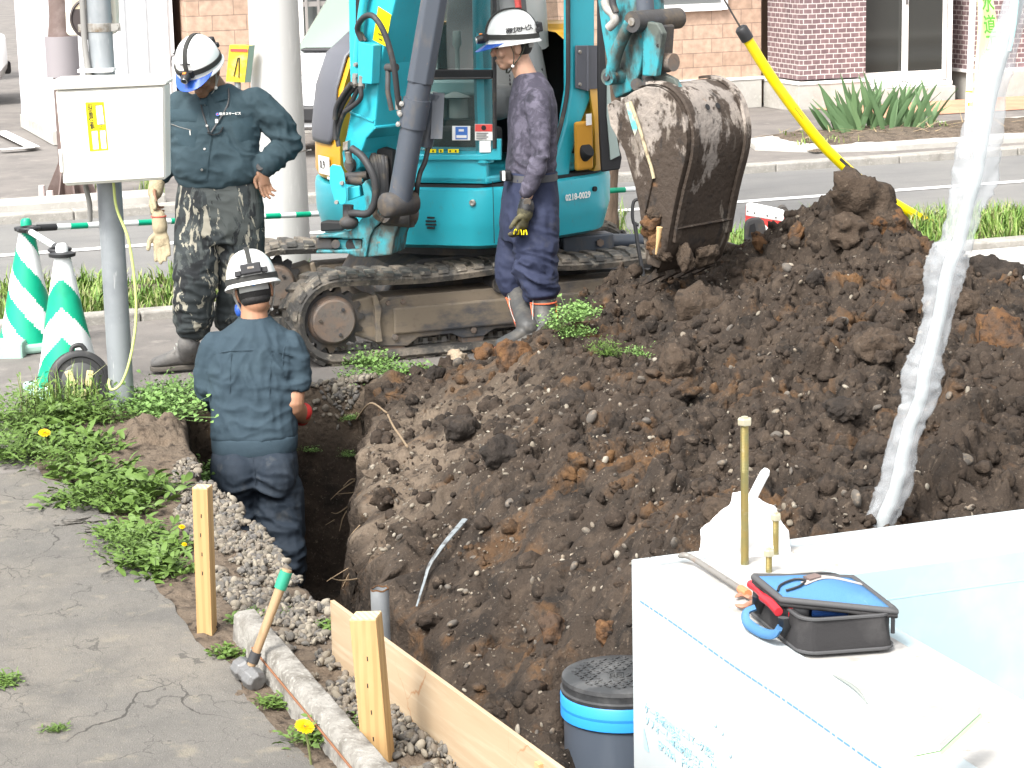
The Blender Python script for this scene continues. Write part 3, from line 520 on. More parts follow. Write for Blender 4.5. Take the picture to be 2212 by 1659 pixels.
# ---- concrete kerb block with a rust line
kb = thing('kerb_block', 'old concrete edging block beside the sledgehammer', 'kerb', (1.6, 6.0, 0))
q = MB(); y0 = np.linspace(6.86, 4.9, 60); rr_ = .006
rings = []
for y in y0:
    n = fbm(np.array([[y, 1, 2.], [y, 5, 2.], [y, 9, 2]]), 9, 3); rings.append(np.array([(1.515, y, -.06), (1.612+.004*n[2], y, -.06), (1.606+.006*n[0], y, .085+.008*n[1]), (1.596, y, .097+.008*n[0]), (1.545, y, .097+.008*n[2]), (1.53+.004*n[1], y, .085)]))
q.loft(rings); q.build('block', mat('rough_concrete', (.22, .21, .19), .95, layers=[((.12, .11, .095), 'noise', 11, .44, .64), ((.3, .29, .265), 'noise', 60, .54, .7), ((.1, .092, .08), 'noise', 130, .62, .72)], bump=[(60, .9, .01)]), kb, smooth=50)
q = MB(); q.tube([(1.524, 6.6, .055), (1.522, 5.9, .06), (1.522, 5.2, .058)], .0035, 8); q.build('rusty_rod', mat('rust', (.2, .085, .04), .9), kb, smooth=60)
gb = MB(); gb.box((.98, 10.46, .0), (.34, .12, .16)); o = gb.build('gutter_block', M_conc, bevel=.012); tag(o, 'grey concrete kerb end at the left behind the weeds', 'kerb')
# ================================================================= grass, weeds, dandelions, iris
M_grass = mat('grass_blade', (.09, .16, .03), .6, island=[(.12, .215, .035), (.165, .255, .05), (.09, .18, .03), (.2, .28, .07), (.25, .26, .11)])
M_leaf = mat('weed_leaf', (.09, .17, .035), .55, island=[(.11, .19, .03), (.145, .24, .042), (.18, .28, .065), (.08, .14, .024), (.23, .31, .1), (.13, .215, .04)], bump=[(60, .3, .004)])
M_leafd = mat('clover_leaf', (.05, .13, .025), .55, island=[(.075, .16, .028), (.1, .2, .04), (.13, .23, .06), (.055, .12, .022), (.16, .25, .08)])
M_stem = mat('green_stem', (.14, .16, .06), .7)
M_yel = mat('dandelion_yellow', (.75, .52, .0), .7, layers=[((.6, .36, 0), 'noise', 90, .45, .6)])
def blades(P, hgt, wid, r, lean=.45):
    n = len(P); a = r.uniform(0, 2*np.pi, n); d = np.stack([np.cos(a), np.sin(a), a*0], 1); s = np.stack([-np.sin(a), np.cos(a), a*0], 1); l = r.uniform(.05, lean, n)[:, None]; h = hgt[:, None]; w_ = wid[:, None]
    b0 = P-s*w_; b1 = P+s*w_; m0 = P+UP*h*.6+d*h*l*.45-s*w_*.8; m1 = P+UP*h*.6+d*h*l*.45+s*w_*.8; t = P+UP*h*(1-.3*l)+d*h*l*1.3
    V = np.stack([b0, b1, m0, m1, t], 1).reshape(-1, 3); k = np.arange(n)[:, None]*5; F = np.concatenate([k+[0, 1, 3], k+[0, 3, 2], k+[2, 3, 4]]); return V, F
r = np.random.default_rng(8)
n = 42000; x = r.uniform(-1.5, 11.5, n); y = 12.94+1.12*r.uniform(0, 1, n); dn = fbm(np.stack([x, y, x*0], 1), 1.3, 3, 3.); m = (dn > -.3-.25*(x > 6.5)) & ((x < 3.6) | (x > 5.5)); x, y, dn = x[m], y[m], dn[m]
h = (.03+.13*r.uniform(0, 1, len(x))**2.2)*(1+1.2*dn); v, f = blades(np.stack([x, y, x*0+.02], 1), h, r.uniform(.0035, .007, len(x)), r, .8)
o = link('verge_grass', fast_mesh('verge_grass', v, f), M_grass); tag(o, 'fresh green grass on the strip between pavement and road', 'grass', kind='stuff')
x = r.uniform(9.5, 16, 1500); y = 18.35+1.2*r.uniform(0, 1, 1500)**1.; m = fbm(np.stack([x, y, x*0], 1), 1.1, 2, 30.) > .12; v, f = blades(np.stack([x, y, x*0+.09], 1)[m], r.uniform(.03, .08, m.sum()), r.uniform(.004, .008, m.sum()), r, .9)
o = link('island_grass', fast_mesh('island_grass', v, f), M_grass); tag(o, 'short thin grass on the planting island', 'grass', kind='stuff')
def leaf(L, W, r, lobes=0, fold=.25, curl=.6, n=6):
    """one leaf along +x rising from the origin: two rows of faces with a midrib fold"""
    t = np.linspace(0, 1, n); wd = W*np.sin(np.pi*np.clip(t*.93+.04, 0, 1))**.8
    if lobes: wd = wd*(1-.55*(np.arange(n) % 2))*(.5+.7*t)
    el = .75-curl*1.5*t; x = np.concatenate([[0], np.cumsum(np.cos((el[1:]+el[:-1])/2))])*L/n; z = np.concatenate([[0], np.cumsum(np.sin((el[1:]+el[:-1])/2))])*L/n
    c = np.stack([x, x*0, z], 1); u = wd*fold; V = np.concatenate([c, c+np.stack([x*0, wd, u], 1), c+np.stack([x*0, -wd, u], 1)]); F = []
    for i in range(n-1): F += [(i, i+1, n+i+1, n+i), (i+1, i, 2*n+i, 2*n+i+1)]
    return V, F
def weed(n, L, W, r, lobes=0, spread=.08, tall=.0, up=0.):
    b = MB(); b.add([(0, 0, .004)], [])
    for k in range(n):
        a = r.uniform(0, 2*np.pi); s = r.uniform(.55, 1.15); v, f = leaf(L*s, W*s*r.uniform(.8, 1.2), r, lobes, r.uniform(.1, .4), r.uniform(.25, .75)-up)
        tl = r.normal(0, .35); Rt = _rz(a) @ _rx(tl); p = np.array([np.clip(r.normal(0, spread), -2*spread, 2*spread), np.clip(r.normal(0, spread), -2*spread, 2*spread), abs(r.normal(0, tall))]); i0 = b.n; nl_ = len(v)//3; b.add(v @ Rt.T+p, f); b.f.append((0, i0, i0+nl_))
    return b
WV = [('broad', 150, .075, .0125, 0, .06, .03, -.05), ('dandelion', 170, .085, .011, 1, .055, .02, -.05), ('mixed', 520, .042, .0075, 1, .075, .05, 0.), ('ivy', 420, .024, .0095, 0, .085, .04, 0.)]
WM = [weed(*w_[1:4], r, *w_[4:]) for w_ in WV]
def plant(kind, u, v_, sc, lab, z=None, group='weeds along the driveway and trench', p=None):
    c = (G(u, v_) if z is None else G(u, v_, z)) if p is None else np.array(p); c[2] = float(Hs(c[0], c[1])) if (z is None and 1.3 < c[0] < 7.1 and 3 < c[1] < 10.9) else c[2]
    nm = {0: 'broadleaf_weed', 1: 'dandelion_plant', 2: 'mugwort_weed', 3: 'creeping_weed'}[kind]
    if nm not in PROT:
        o = WM[kind].build(nm, M_leafd if kind == 3 else M_leaf, smooth=180); PROT[nm] = o
    else: o = PROT[nm].copy(); COL.objects.link(o)
    o.location = tuple(c); o.rotation_euler = (r.uniform(-.15, .15), r.uniform(-.15, .15), r.uniform(0, 6.28)); o.scale = (sc, sc, sc*r.uniform(.85, 1.15)); return tag(o, lab, 'weed', group)
PROT = {}
PL = [(2, 40, 925, 1.25, 'leafy weed left of the yellow dandelion at the kerb end'), (2, 95, 900, 1.3, 'weed in front of the cable reel'), (0, 150, 910, 1.2, 'weed below the cable reel'), (2, 205, 915, 1.15, 'weed at the left of the grey meter pole foot'), (1, 60, 985, 1.2, 'toothed weed at the far edge of the driveway'), (2, 10, 985, 1.1, 'weed at the left picture edge'), (0, 120, 960, 1.1, 'weed right of the yellow dandelion'),
  (0, 190, 975, 1.25, 'broad weed left of the small soil heap'), (2, 150, 1020, 1.2, 'weed on the corner of the driveway'), (0, 205, 1040, 1.3, 'pale broad leaved weed in the middle of the weed band'), (1, 270, 1055, 1.3, 'large toothed weed by the gravel'), (0, 310, 1075, 1.2, 'bright weed at the gravel side of the band'), (1, 160, 1085, 1.2, 'weed overhanging the driveway edge'), (2, 225, 1095, 1.2, 'weed near the broken asphalt piece'), (0, 280, 1110, .9, 'weed right of the broken asphalt piece'),
  (1, 250, 1160, .9, 'low weed at the driveway edge behind the first stake'), (0, 310, 1165, .9, 'weed left of the first stake top'), (1, 300, 1225, 1.05, 'flat weed spilling over the driveway left of the first stake'), (0, 355, 1240, .85, 'small broad weed left of the first stake'), (2, 270, 1190, .8, 'small weed on the asphalt edge'), (0, 375, 1190, .7, 'small weed among the gravel by the first stake'),
  (3, 335, 880, 1.1, 'creeping weed right of the meter pole'), (3, 385, 858, 1.0, 'creeping weed behind the trench at the boot'), (3, 405, 890, 1.2, 'creeping weed hanging over the trench rim'), (3, 430, 920, 1.2, 'dark weed hanging into the trench beside the digging man'), (3, 350, 900, 1.2, 'creeping weed between pole and trench'), (3, 310, 880, 1., 'small creeping weed by the pole foot'),
  (3, 790, 815, .85, 'green plants left under the excavator track'), (3, 845, 812, .9, 'green plants in the middle under the excavator track'), (3, 890, 820, .85, 'green plants beside the black clod'), (3, 800, 790, .8, 'small green tuft close to the track'),
  (0, 490, 1420, .42, 'small weed behind the kerb block end'), (1, 590, 1525, .5, 'small weed against the kerb block'), (0, 700, 1360, .42, 'small weed in the gravel by the plywood corner'), (0, 530, 1340, .45, 'faded weed in the gravel above the hammer'), (1, 620, 1330, .35, 'tiny weed in gravel right of the hammer handle'), (1, 690, 1610, .8, 'toothed leaves of the dandelion by the kerb block'), (0, 740, 1590, .5, 'small weed at the foot of the second stake'), (1, 10, 1480, .5, 'tuft at the left edge of the driveway'), (1, 120, 1580, .35, 'tiny weed in a driveway crack')]
for a in PL: plant(*a)
for k, (u, v_, sc, lab) in enumerate(((1232, 705, .75, 'uprooted clover tangle on the heap beside the rubber boot'), (1262, 685, .65, 'uprooted clover at the heap edge below the excavator'), (1245, 735, .5, 'uprooted clover hanging down the heap'), (1310, 775, .5, 'uprooted pale weed lying on the heap'), (1385, 778, .4, 'second uprooted weed lying on the heap'), (1205, 722, .35, 'small uprooted clover at the boot'))):
    c = onsoil(u, v_); plant(3 if k != 3 else 2, 0, 0, sc, lab, z=0, group='uprooted weeds on the spoil heap', p=c+UP*.02)
for k, (u, v_) in enumerate(((762, 905), (757, 985), (670, 975))):
    c = onsoil(u, v_); plant(3, 0, 0, .35, 'small green weed clinging to the trench bank %s' % ('near the pale stones', 'below another one', 'right beside the digging man')[k], z=0, group='weeds on the trench bank', p=c)
# tall grass tufts
def tuft(u, v_, n, h, lab):
    c = G(u, v_); P = np.stack([r.normal(0, .05, n), r.normal(0, .04, n), np.zeros(n)], 1); v, f = blades(P, h*r.uniform(.5, 1, n), r.uniform(.0025, .005, n), r, .7); o = link('grass_tuft', fast_mesh('grass_tuft', v, f), M_grass); o.location = tuple(c); tag(o, lab, 'grass tuft', 'grass tufts')
for a in ((95, 905, 26, .28, 'tall grass tuft left of the cable reel'), (150, 900, 30, .3, 'tall grass blades in front of the cable reel'), (195, 890, 24, .26, 'grass tuft between cable reel and meter pole'), (60, 900, 16, .24, 'thin grass tuft in front of the nearer cone'), (1330, 500, 80, .3, 'grass tuft at the foot of the tree trunk'), (1850, 465, 12, .16, 'few grass blades behind the heap crown'), (320, 420, 60, .2, 'green tuft at the base of the brown post'), (200, 425, 40, .18, 'tuft left of the grey pole across the road')): tuft(*a)
# dandelions
def dande(u, v_, z, rr, lab, foot, ang):
    c = G(u, v_, z); t = thing('dandelion_flower', lab, 'flower', (c[0]+foot[0], c[1]+foot[1], 0), 0, 'dandelions'); b = MB(); b.tube(curve([(c[0]+foot[0], c[1]+foot[1], 0), (c[0]+foot[0]*.5, c[1]+foot[1]*.3, z*.6), c], 10), .0035, 8); b.build('stalk', M_stem, t, smooth=60)
    b = MB(); nrm = np.array([math.sin(ang)*.3, -.45, .85]); R = frame(nrm)
    for k in range(120):
        a = k*2.4; q = math.sqrt(k/120); p = np.array([math.cos(a)*q*rr*.45, math.sin(a)*q*rr*.45, .004+.006*(1-q)]); d = np.array([math.cos(a)*(.25+q), math.sin(a)*(.25+q), .55-.45*q]); d /= np.linalg.norm(d); s = np.cross(d, (0, 0, 1)); s /= np.linalg.norm(s)+1e-6; L = rr*(.35+.3*q); b.add(np.array([p-s*.0016, p+s*.0016, p+d*L+s*.0018, p+d*L-s*.0018]) @ R.T+c, [(0, 1, 2, 3)])
    b.build('petals', M_yel, t); b = MB(); b.ell(c-np.array(nrm)*.004, (rr*.35, rr*.35, .009), R); b.build('sepals', M_stem, t, smooth=60)
dande(657, 1572, .12, .026, 'yellow dandelion in bloom beside the kerb block', (.02, .015), .5)
dande(96, 937, .14, .024, 'yellow dandelion among the weeds at the far edge of the driveway', (.03, .05), 0)
dande(393, 1140, .05, .011, 'tiny yellow flower left of the first stake', (.01, .01), 0); dande(398, 1178, .04, .009, 'smaller yellow bud just below the tiny flower', (.01, .01), 0)
# iris clump
M_iris = mat('iris_leaf', (.1, .19, .09), .5, island=[(.12, .2, .09), (.17, .27, .13), (.09, .16, .07), (.23, .31, .13)], bump=[(40, .2, .004, (1, 1, .1))])
irc = thing('iris_clump', 'clump of upright sword shaped iris leaves on the planting island', 'plant', (10.75, 19.15, .09)); 
for k in range(74):
    x = r.uniform(-.48, .48); y = r.normal(0, .12); L = r.uniform(.28, .5)*(1.2-abs(x)*.5); a = x*.7+r.normal(0, .3); s = np.array([math.cos(r.normal(0, .5)), math.sin(r.normal(0, .5)), 0]); d = np.array([math.sin(a), r.normal(0, .15), math.cos(a)]); d /= np.linalg.norm(d); s = np.cross(d, (0, 1, 0)) if r.uniform() < .7 else s; s = s/np.linalg.norm(s); b = MB(); n = 7; t = np.linspace(0, 1, n); W = .026*np.sqrt(np.clip(1-t**1.7, .002, 1))*(.75+.5*np.sin(t*3)); c = np.array([x, y, 0])+np.outer(t*L, d)+np.outer(t**2*.06*np.sign(a), (1, 0, -.6)); th = np.cross(d, s)*.003
    b.loft([np.array([c[i]-s*W[i], c[i]+th, c[i]+s*W[i], c[i]-th]) for i in range(n)]); b.build('leaf', M_iris, irc, smooth=60, world=False)
M_dry = mat('dry_leaf', (.35, .26, .15), .9)
b = MB()
for k in range(90):
    c = np.array([10.7+r.normal(0, .6), 18.9+r.normal(0, .25), .13]); d = np.array([r.normal(), r.normal()*.5, r.normal()*.12]); d *= r.uniform(.08, .22)/np.linalg.norm(d); s = np.cross(d, UP); s *= r.uniform(.004, .012)/np.linalg.norm(s); b.add([c-s, c+s, c+d+s*.3+UP*.02, c+d-s*.3+UP*.02], [(0, 1, 2, 3)])
o = b.build('leaf_litter', M_dry); tag(o, 'dry brown leaf litter round the iris clump', 'leaf litter', kind='stuff')
# street tree behind the excavator
M_bark = mat('bark', (.1, .07, .05), .95, layers=[((.05, .036, .028), 'noise', 12, .45, .65, (1, 1, .25)), ((.19, .15, .12), 'noise', 30, .58, .72, (1, 1, .3))], bump=[(18, 1, .03, (1, 1, .2))])
tr = thing('street_tree', 'brown street tree trunk behind the excavator and bucket', 'tree', (5.72, 13.7, .02)); b = MB()
tk = curve([(5.72, 13.7, -.05), (5.70, 13.7, .4), (5.74, 13.72, 1.2), (5.68, 13.7, 2.1)], 30); b.tube(tk, np.interp(np.arange(len(tk)), [0, 4, 29], [.085, .055, .05])*(1+.07*np.sin(np.arange(len(tk))*2.1)), 14); b.build('trunk', M_bark, tr, smooth=60)
for a in range(6):
    an = a*1.05; e = np.array([math.cos(an), math.sin(an), 0]); L = [(5.68, 13.7, 1.9+.06*a), np.array([5.68, 13.7, 2.5])+e*.4, np.array([5.68, 13.7, 3.4+.1*a])+e*.9]; b = MB(); pc = curve(L, 10); b.tube(pc, np.linspace(.04, .015, len(pc)), 8); b.build('limb', M_bark, tr, smooth=60)
v = []; nl = 3500; c = r.normal(size=(nl, 3)); c /= np.linalg.norm(c, axis=1)[:, None]; rr = r.uniform(.5, 1, nl)[:, None]; k = fbm(c*1.5, 1.3, 2) > -.12; P = (c*rr*np.array([1.3, 1.3, .85])+np.array([5.68, 13.7, 3.75]))[k]
lv, lf = leaf(.09, .022, r, 0, .2, .4, 4); lf3 = [t for q in lf for t in ((q[0], q[1], q[2]), (q[0], q[2], q[3]))]; V, F = scatter([(lv, np.array(lf3))], P, np.full((len(P), 3), 1.), r); link('crown', fast_mesh('crown', V-np.array([6.35, 13.5, .02]), F), M_leaf, tr)
# roots on the cut bank
M_root = mat('root', (.22, .16, .1), .9)
for k, pts in enumerate((((835, 900), (800, 880), (770, 915)), ((880, 975), (850, 930), (838, 905)))):
    P = [onsoil(u, v_)+UP*.02 for u, v_ in pts]; b = MB(); b.tube(curve(P, 12), .0045, 6); o = b.build('root', M_root, smooth=60); tag(o, ('thin bare root arching over the left bank', 'second bare root next to the arching one')[k], 'root', 'roots on the bank')
for k in range(14):
    c = onsoil(742+r.normal(0, 12), 1030+k*17+r.normal(0, 22))+np.array([.06, 0, 0]); e = c+np.array([-.05-.13*r.uniform()**2, -.1*r.uniform(), -.09+.13*r.uniform()]); P = curve([c+np.array([.02, 0, 0]), c*.6+e*.4+r.normal(0, .018, 3), e+r.normal(0, .012, 3)], 10); b = MB(); b.tube(P, np.linspace(.004, .0015, len(P)), 5); o = b.build('root', M_root, smooth=60); tag(o, 'thin bare roots sticking out of the bank right of the digging man', 'root', 'roots sticking into the trench')
b = MB(); P = curve([onsoil(1005, 1140)+UP*.03, onsoil(965, 1190)+UP*.035, onsoil(930, 1230)+UP*.02, onsoil(918, 1265)+UP*.02, onsoil(900, 1310)], 20); b.tube(P, np.linspace(.012, .004, len(P)), 6, flat=.35); o = b.build('plastic_strip', mat('grey_plastic', (.17, .19, .2), .5, layers=[((.06, .06, .06), 'noise', 30, .5, .65)]), smooth=60); tag(o, 'torn grey plastic strip sticking out of the lower bank', 'plastic strip')
# ================================================================= excavator
M_teal = mat('teal_paint', (.024, .37, .455), .38, spec=.5, coat=.25, layers=[((.022, .30, .37), 'noise', 3, .5, .75, (1, 1, 1), .6), ((.09, .2, .2), 'noise', 40, .62, .74, (1, 1, .4), .5), ((.16, .12, .075), 'nz', 7, .48, .18, (1, 1, .7), .6, .16)], bump=[(60, .06, .003)])
M_tealw = mat('worn_teal', (.03, .24, .28), .6, layers=[((.085, .075, .058), 'noise', 7, .46, .6, (1, 1, .6), .9), ((.035, .042, .04), 'noise', 16, .5, .63, (1, 1, .5)), ((.2, .12, .06), 'noise', 26, .64, .74)], bump=[(50, .3, .004)])
M_org = mat('orange_paint', (.62, .33, .025), .4, coat=.2, layers=[((.5, .26, .03), 'noise', 4, .5, .75)])
M_hood = mat('dark_hood', (.085, .088, .105), .45, spec=.5)
M_rub = mat('rubber_hose', (.03, .03, .032), .6, layers=[((.09, .075, .055), 'noise', 12, .54, .72)])
M_cyl = mat('cylinder_grey', (.06, .07, .088), .4, spec=.5, layers=[((.11, .1, .09), 'noise', 14, .54, .74, (1, 1, .4), .8), ((.16, .12, .08), 'noise', 40, .66, .76)], bump=[(60, .1, .003)])
M_iron = mat('dirty_iron', (.045, .043, .043), .7, layers=[((.1, .078, .056), 'noise', 9, .48, .68), ((.05, .05, .055), 'noise', 22, .52, .7)], bump=[(50, .4, .005)])
M_frame = mat('track_frame', (.06, .062, .068), .65, layers=[((.2, .16, .115), 'nz', 5, .5, .72, (1, 1, 2), .9, .75), ((.15, .12, .09), 'noise', 18, .58, .72)], bump=[(40, .3, .006)])
M_rdisc = mat('rusty_disc', (.13, .112, .098), .8, layers=[((.17, .12, .09), 'noise', 10, .42, .62), ((.09, .08, .075), 'noise', 24, .56, .7)], bump=[(60, .4, .004)])
M_trk = mat('track_rubber', (.06, .057, .053), .85, layers=[((.2, .17, .135), 'noise', 7, .44, .62), ((.3, .27, .22), 'noise', 20, .58, .72), ((.05, .048, .046), 'noise', 45, .58, .7)], bump=[(50, .6, .008)])
M_stl = mat('worn_steel', (.32, .31, .29), .45, metal=.5, layers=[((.16, .12, .08), 'noise', 20, .5, .7)])
M_dark = mat('dark_void', (.012, .012, .013), .7)
M_cabg = mat('cab_glass', (.05, .075, .07), .04, spec=.6, alpha=.3)
M_wht = mat('white_sticker', (.78, .77, .74), .5); M_ink = mat('black_ink', (.015, .015, .018), .6); M_blue = mat('blue_sticker', (.05, .16, .5), .5); M_red = mat('red_sticker', (.62, .07, .06), .5); M_ylw = mat('yellow_sticker', (.8, .66, .0), .5)
M_mudb = mat('muddy_bucket', (.2, .175, .155), .75, layers=[((.29, .25, .215), 'noise', 4, .44, .64), ((.13, .11, .095), 'noise', 22, .54, .7, (1, 1, .6)), ((.04, .028, .02), 'nz', 6.5, 1.01, .965, (1, 1, .55), 1., .36), ((.035, .026, .02), 'noise', 30, .6, .68), ((.17, .145, .12), 'noise', 7.5, .61, .66, (1, 1, .5), .85, .5), ((.022, .017, .014), 'noise', 14, .58, .66, (1, 1, .6)), ((.14, .07, .03), 'noise', 6, .7, .78)], bump=[(34, .7, .012), (120, .4, .004)])
ex = thing('excavator', 'turquoise mini excavator on rubber tracks with raised boom and muddy bucket', 'excavator', (4.0, 11.72, 0))
E_ = lambda mb, name, m, p=None, **k: mb.build(name, m, p or ex, **k)
AL = rad(18); FC = -math.sin(AL)*RIGHT-math.cos(AL)*FWD; LX = math.cos(AL)*RIGHT-math.sin(AL)*FWD; C0 = np.array([4.002, 11.707, 0])
def loc(x, y, z): return C0+LX*x-FC*y+UP*z         # x to the machine's left, y to its rear
# ---- tracks
def track(y0, y1, name):
    xa, xb, R_, rb = 3.072, 5.0, .226, .178; yc = (y0+y1)/2
    def path(rr, n=16):
        o = [(xb+rr*math.sin(a), rr*math.cos(a)) for a in np.linspace(0, math.pi, n)]+[(x, -rr) for x in np.linspace(xb, xa, 20)[1:-1]]+[(xa-rr*math.sin(a), -rr*math.cos(a)) for a in np.linspace(0, math.pi, n)]
        top = [(x, rr-.018*math.sin((x-xa)/(xb-xa)*2*math.pi)**2) for x in np.linspace(xa, xb, 20)[1:-1]]
        return np.array(o+top)
    po, pi_ = path(R_), path(rb); n = len(po); b = MB(); zc = .228
    rings = [np.array([(po[i, 0], y0+.02, zc+po[i, 1]), (po[i, 0]*1, y1-.02, zc+po[i, 1]), (po[i, 0]*.6+pi_[i, 0]*.4, y1, zc+po[i, 1]*.6+pi_[i, 1]*.4), (pi_[i, 0], y1-.01, zc+pi_[i, 1]), (pi_[i, 0], y0+.01, zc+pi_[i, 1]), (po[i, 0]*.6+pi_[i, 0]*.4, y0, zc+po[i, 1]*.6+pi_[i, 1]*.4)]) for i in range(n)]
    b.loft(rings+[rings[0]], cap=False); t = E_(b, 'track', M_trk, smooth=35)
    # tread lugs: staggered chevrons
    seg = np.linalg.norm(np.diff(np.r_[po, po[:1]], axis=0), axis=1); cum = np.r_[0, np.cumsum(seg)]; Lg = cum[-1]; pp = np.r_[po, po[:1]]; lg = MB(); st = .098; k = 0
    for s in np.arange(0, Lg-.02, st):
        for side in (0, 1):
            q = (s+side*st/2) % Lg; x = np.interp(q, cum, pp[:, 0]); z = np.interp(q, cum, pp[:, 1]); x2 = np.interp((q+.01) % Lg, cum, pp[:, 0]); z2 = np.interp((q+.01) % Lg, cum, pp[:, 1]); T = np.array([x2-x, 0, z2-z]); T /= np.linalg.norm(T)+1e-9; Nn = np.array([T[2], 0, -T[0]])*-1
            if Nn @ np.array([x-np.clip(x, xa, xb), 0, z]) < 0: Nn = -Nn
            c = np.array([x, 0, zc+z]); ya, yb = (y0+.004, y0+.17) if side == 0 else (y1-.17, y1-.004); sh = .035 if side == 0 else -.035
            A = [c+T*(-.03)+UP*0, c+T*.026]; base = []
            for yy, o in ((ya, 0), (yb, sh)): base += [c+T*(-.031+o)+np.array([0, yy, 0]), c+T*(.027+o)+np.array([0, yy, 0])]
            base = [base[0], base[1], base[3], base[2]]; top = [p*.9+np.mean(base, 0)*.1+Nn*.014 for p in base]; lg.loft([np.array(base)-Nn*.004, np.array(top)])
    E_(lg, 'tread', M_trk, t)
    # inner drive lugs
    il = MB()
    for x in np.arange(xa-.02, xb, .052): il.box((x, yc, zc-rb+.012), (.026, .05, .035))
    il.box(((xa+xb)/2, yc, zc-rb+.002), (xb-xa, .03, .008)); E_(il, 'drive_chain', M_stl, t)
    # side frame
    f = MB(); yf = y0+.05 if y0 < 11.5 else y0+.05; P = [(xa+.2, .1), (xa+.24, .07), (xa+.38, .06), (xa+.44, .1), (xa+.62, .105), (xa+.68, .075), (xa+.8, .075), (xa+.86, .11), (xb-.55, .11), (xb-.5, .075), (xb-.36, .075), (xb-.3, .11), (xb-.1, .13), (xb-.08, .27), (xb-.12, .33), (xa+.26, .325), (xa+.2, .29)]
    f.prism([(x, yf, z) for x, z in P], (0, y1-y0-.1, 0)); fr = E_(f, 'track_frame', M_frame, bevel=.006)
    pf = MB(); pf.prism([(x, yf-.022, z) for x, z in [(xa+.3, .13), (xb-.2, .13), (xb-.2, .27), (xa+.3, .27)]], (0, .021, 0)); E_(pf, 'frame_rib', M_frame, fr, bevel=.012)
    g_ = MB(); g_.prism([(x, yf-.035, z) for x, z in [(xa+.2, .1), (xa+.235, .1), (xa+.225, .2), (xa+.235, .27), (xa+.21, .35), (xa+.19, .34), (xa+.2, .27)]], (0, .034, 0)); E_(g_, 'frame_flange', M_frame, fr, bevel=.004)
    for x in (xa+.31, xa+.74, xb-.43):
        w_ = MB(); w_.lathe([(.03, -.02), (.068, -.02), (.07, 0), (.062, .03), (.03, .03)], (x, y0+.09, .078), 24, (0, -1, 0)); E_(w_, 'roller', M_rdisc, smooth=40)
        w_ = MB(); w_.lathe([(.018, 0), (.018, .012), (.008, .014)], (x, yf-.001, .115), 6, (0, -1, 0)); E_(w_, 'roller_bolt', M_rdisc, fr)
    for k, x in enumerate((xa+.28, xa+.36, xb-.3, xb-.22)):
        w_ = MB(); w_.lathe([(.015, 0), (.013, .01)], (x, yf-.001, .295), 6, (0, -1, 0)); E_(w_, 'frame_bolt', M_rdisc, fr)
    u = MB(); u.lathe([(.04, -.15), (.05, -.02), (.05, .02), (.042, .025), (.038, .02), (.0, .02)], (xa+.9, y0+.06, .345), 24, (0, -1, 0)); E_(u, 'carrier_roller', M_iron, smooth=40)
    u = MB(); u.cyl((xb-.62, yf-.024, .2), (xb-.62, yf-.0225, .2), .032, .032, 20); E_(u, 'frame_hole', M_dark, fr)
    # drive sprocket with rusty hub
    s_ = MB(); a = np.linspace(0, 2*np.pi, 61)[:-1]; rad_ = np.where(np.arange(60) % 4 < 2, .172, .145); o2 = np.stack([xa-.02+rad_*np.cos(a), a*0+y0+.06, zc+rad_*np.sin(a)], 1); s_.prism(o2, (0, .05, 0)); sp = E_(s_, 'sprocket', M_iron)
    h = MB(); h.lathe([(.135, -.03), (.125, .0), (.113, .012), (.112, .034), (.105, .04), (0, .04)], (xa-.02, y0+.05, zc), 36, (0, -1, 0)); E_(h, 'hub', M_rdisc, sp, smooth=30)
    for a in range(3):
        bb = MB(); an = a*2.1+.9; bb.lathe([(.01, 0), (.009, .008)], (xa-.02+.075*math.cos(an), y0+.0095, zc+.075*math.sin(an)), 6, (0, -1, 0)); E_(bb, 'hub_bolt', M_iron, sp)
    arm = MB(); arm.prism([(xa+.07, yf+.02, .15), (xa+.21, yf+.02, .09), (xa+.21, yf+.02, .34), (xa+.07, yf+.02, .31)], (0, .14, 0)); E_(arm, 'sprocket_bracket', M_frame, bevel=.01)
    idl = MB(); idl.lathe([(.05, -.05), (.15, -.05), (.168, -.02), (.168, .02), (.15, .05), (.05, .05)], (xb, yc, zc), 30, (0, 1, 0)); E_(idl, 'idler', M_iron, smooth=40)
track(11.0, 11.3, 'near'); track(12.2, 12.5, 'far')
cf = MB(); cf.prism([(3.42, 11.3, .3), (3.5, 11.3, .42), (3.62, 11.3, .47), (4.4, 11.3, .47), (4.55, 11.3, .4), (4.6, 11.3, .22), (3.45, 11.3, .22)], (0, .9, 0)); E_(cf, 'undercarriage', M_iron, bevel=.012)
sw = MB(); sw.lathe([(.42, .46), (.42, .53), (.36, .535), (.36, .575)], C0, 40); E_(sw, 'slew_ring', M_iron, smooth=40)
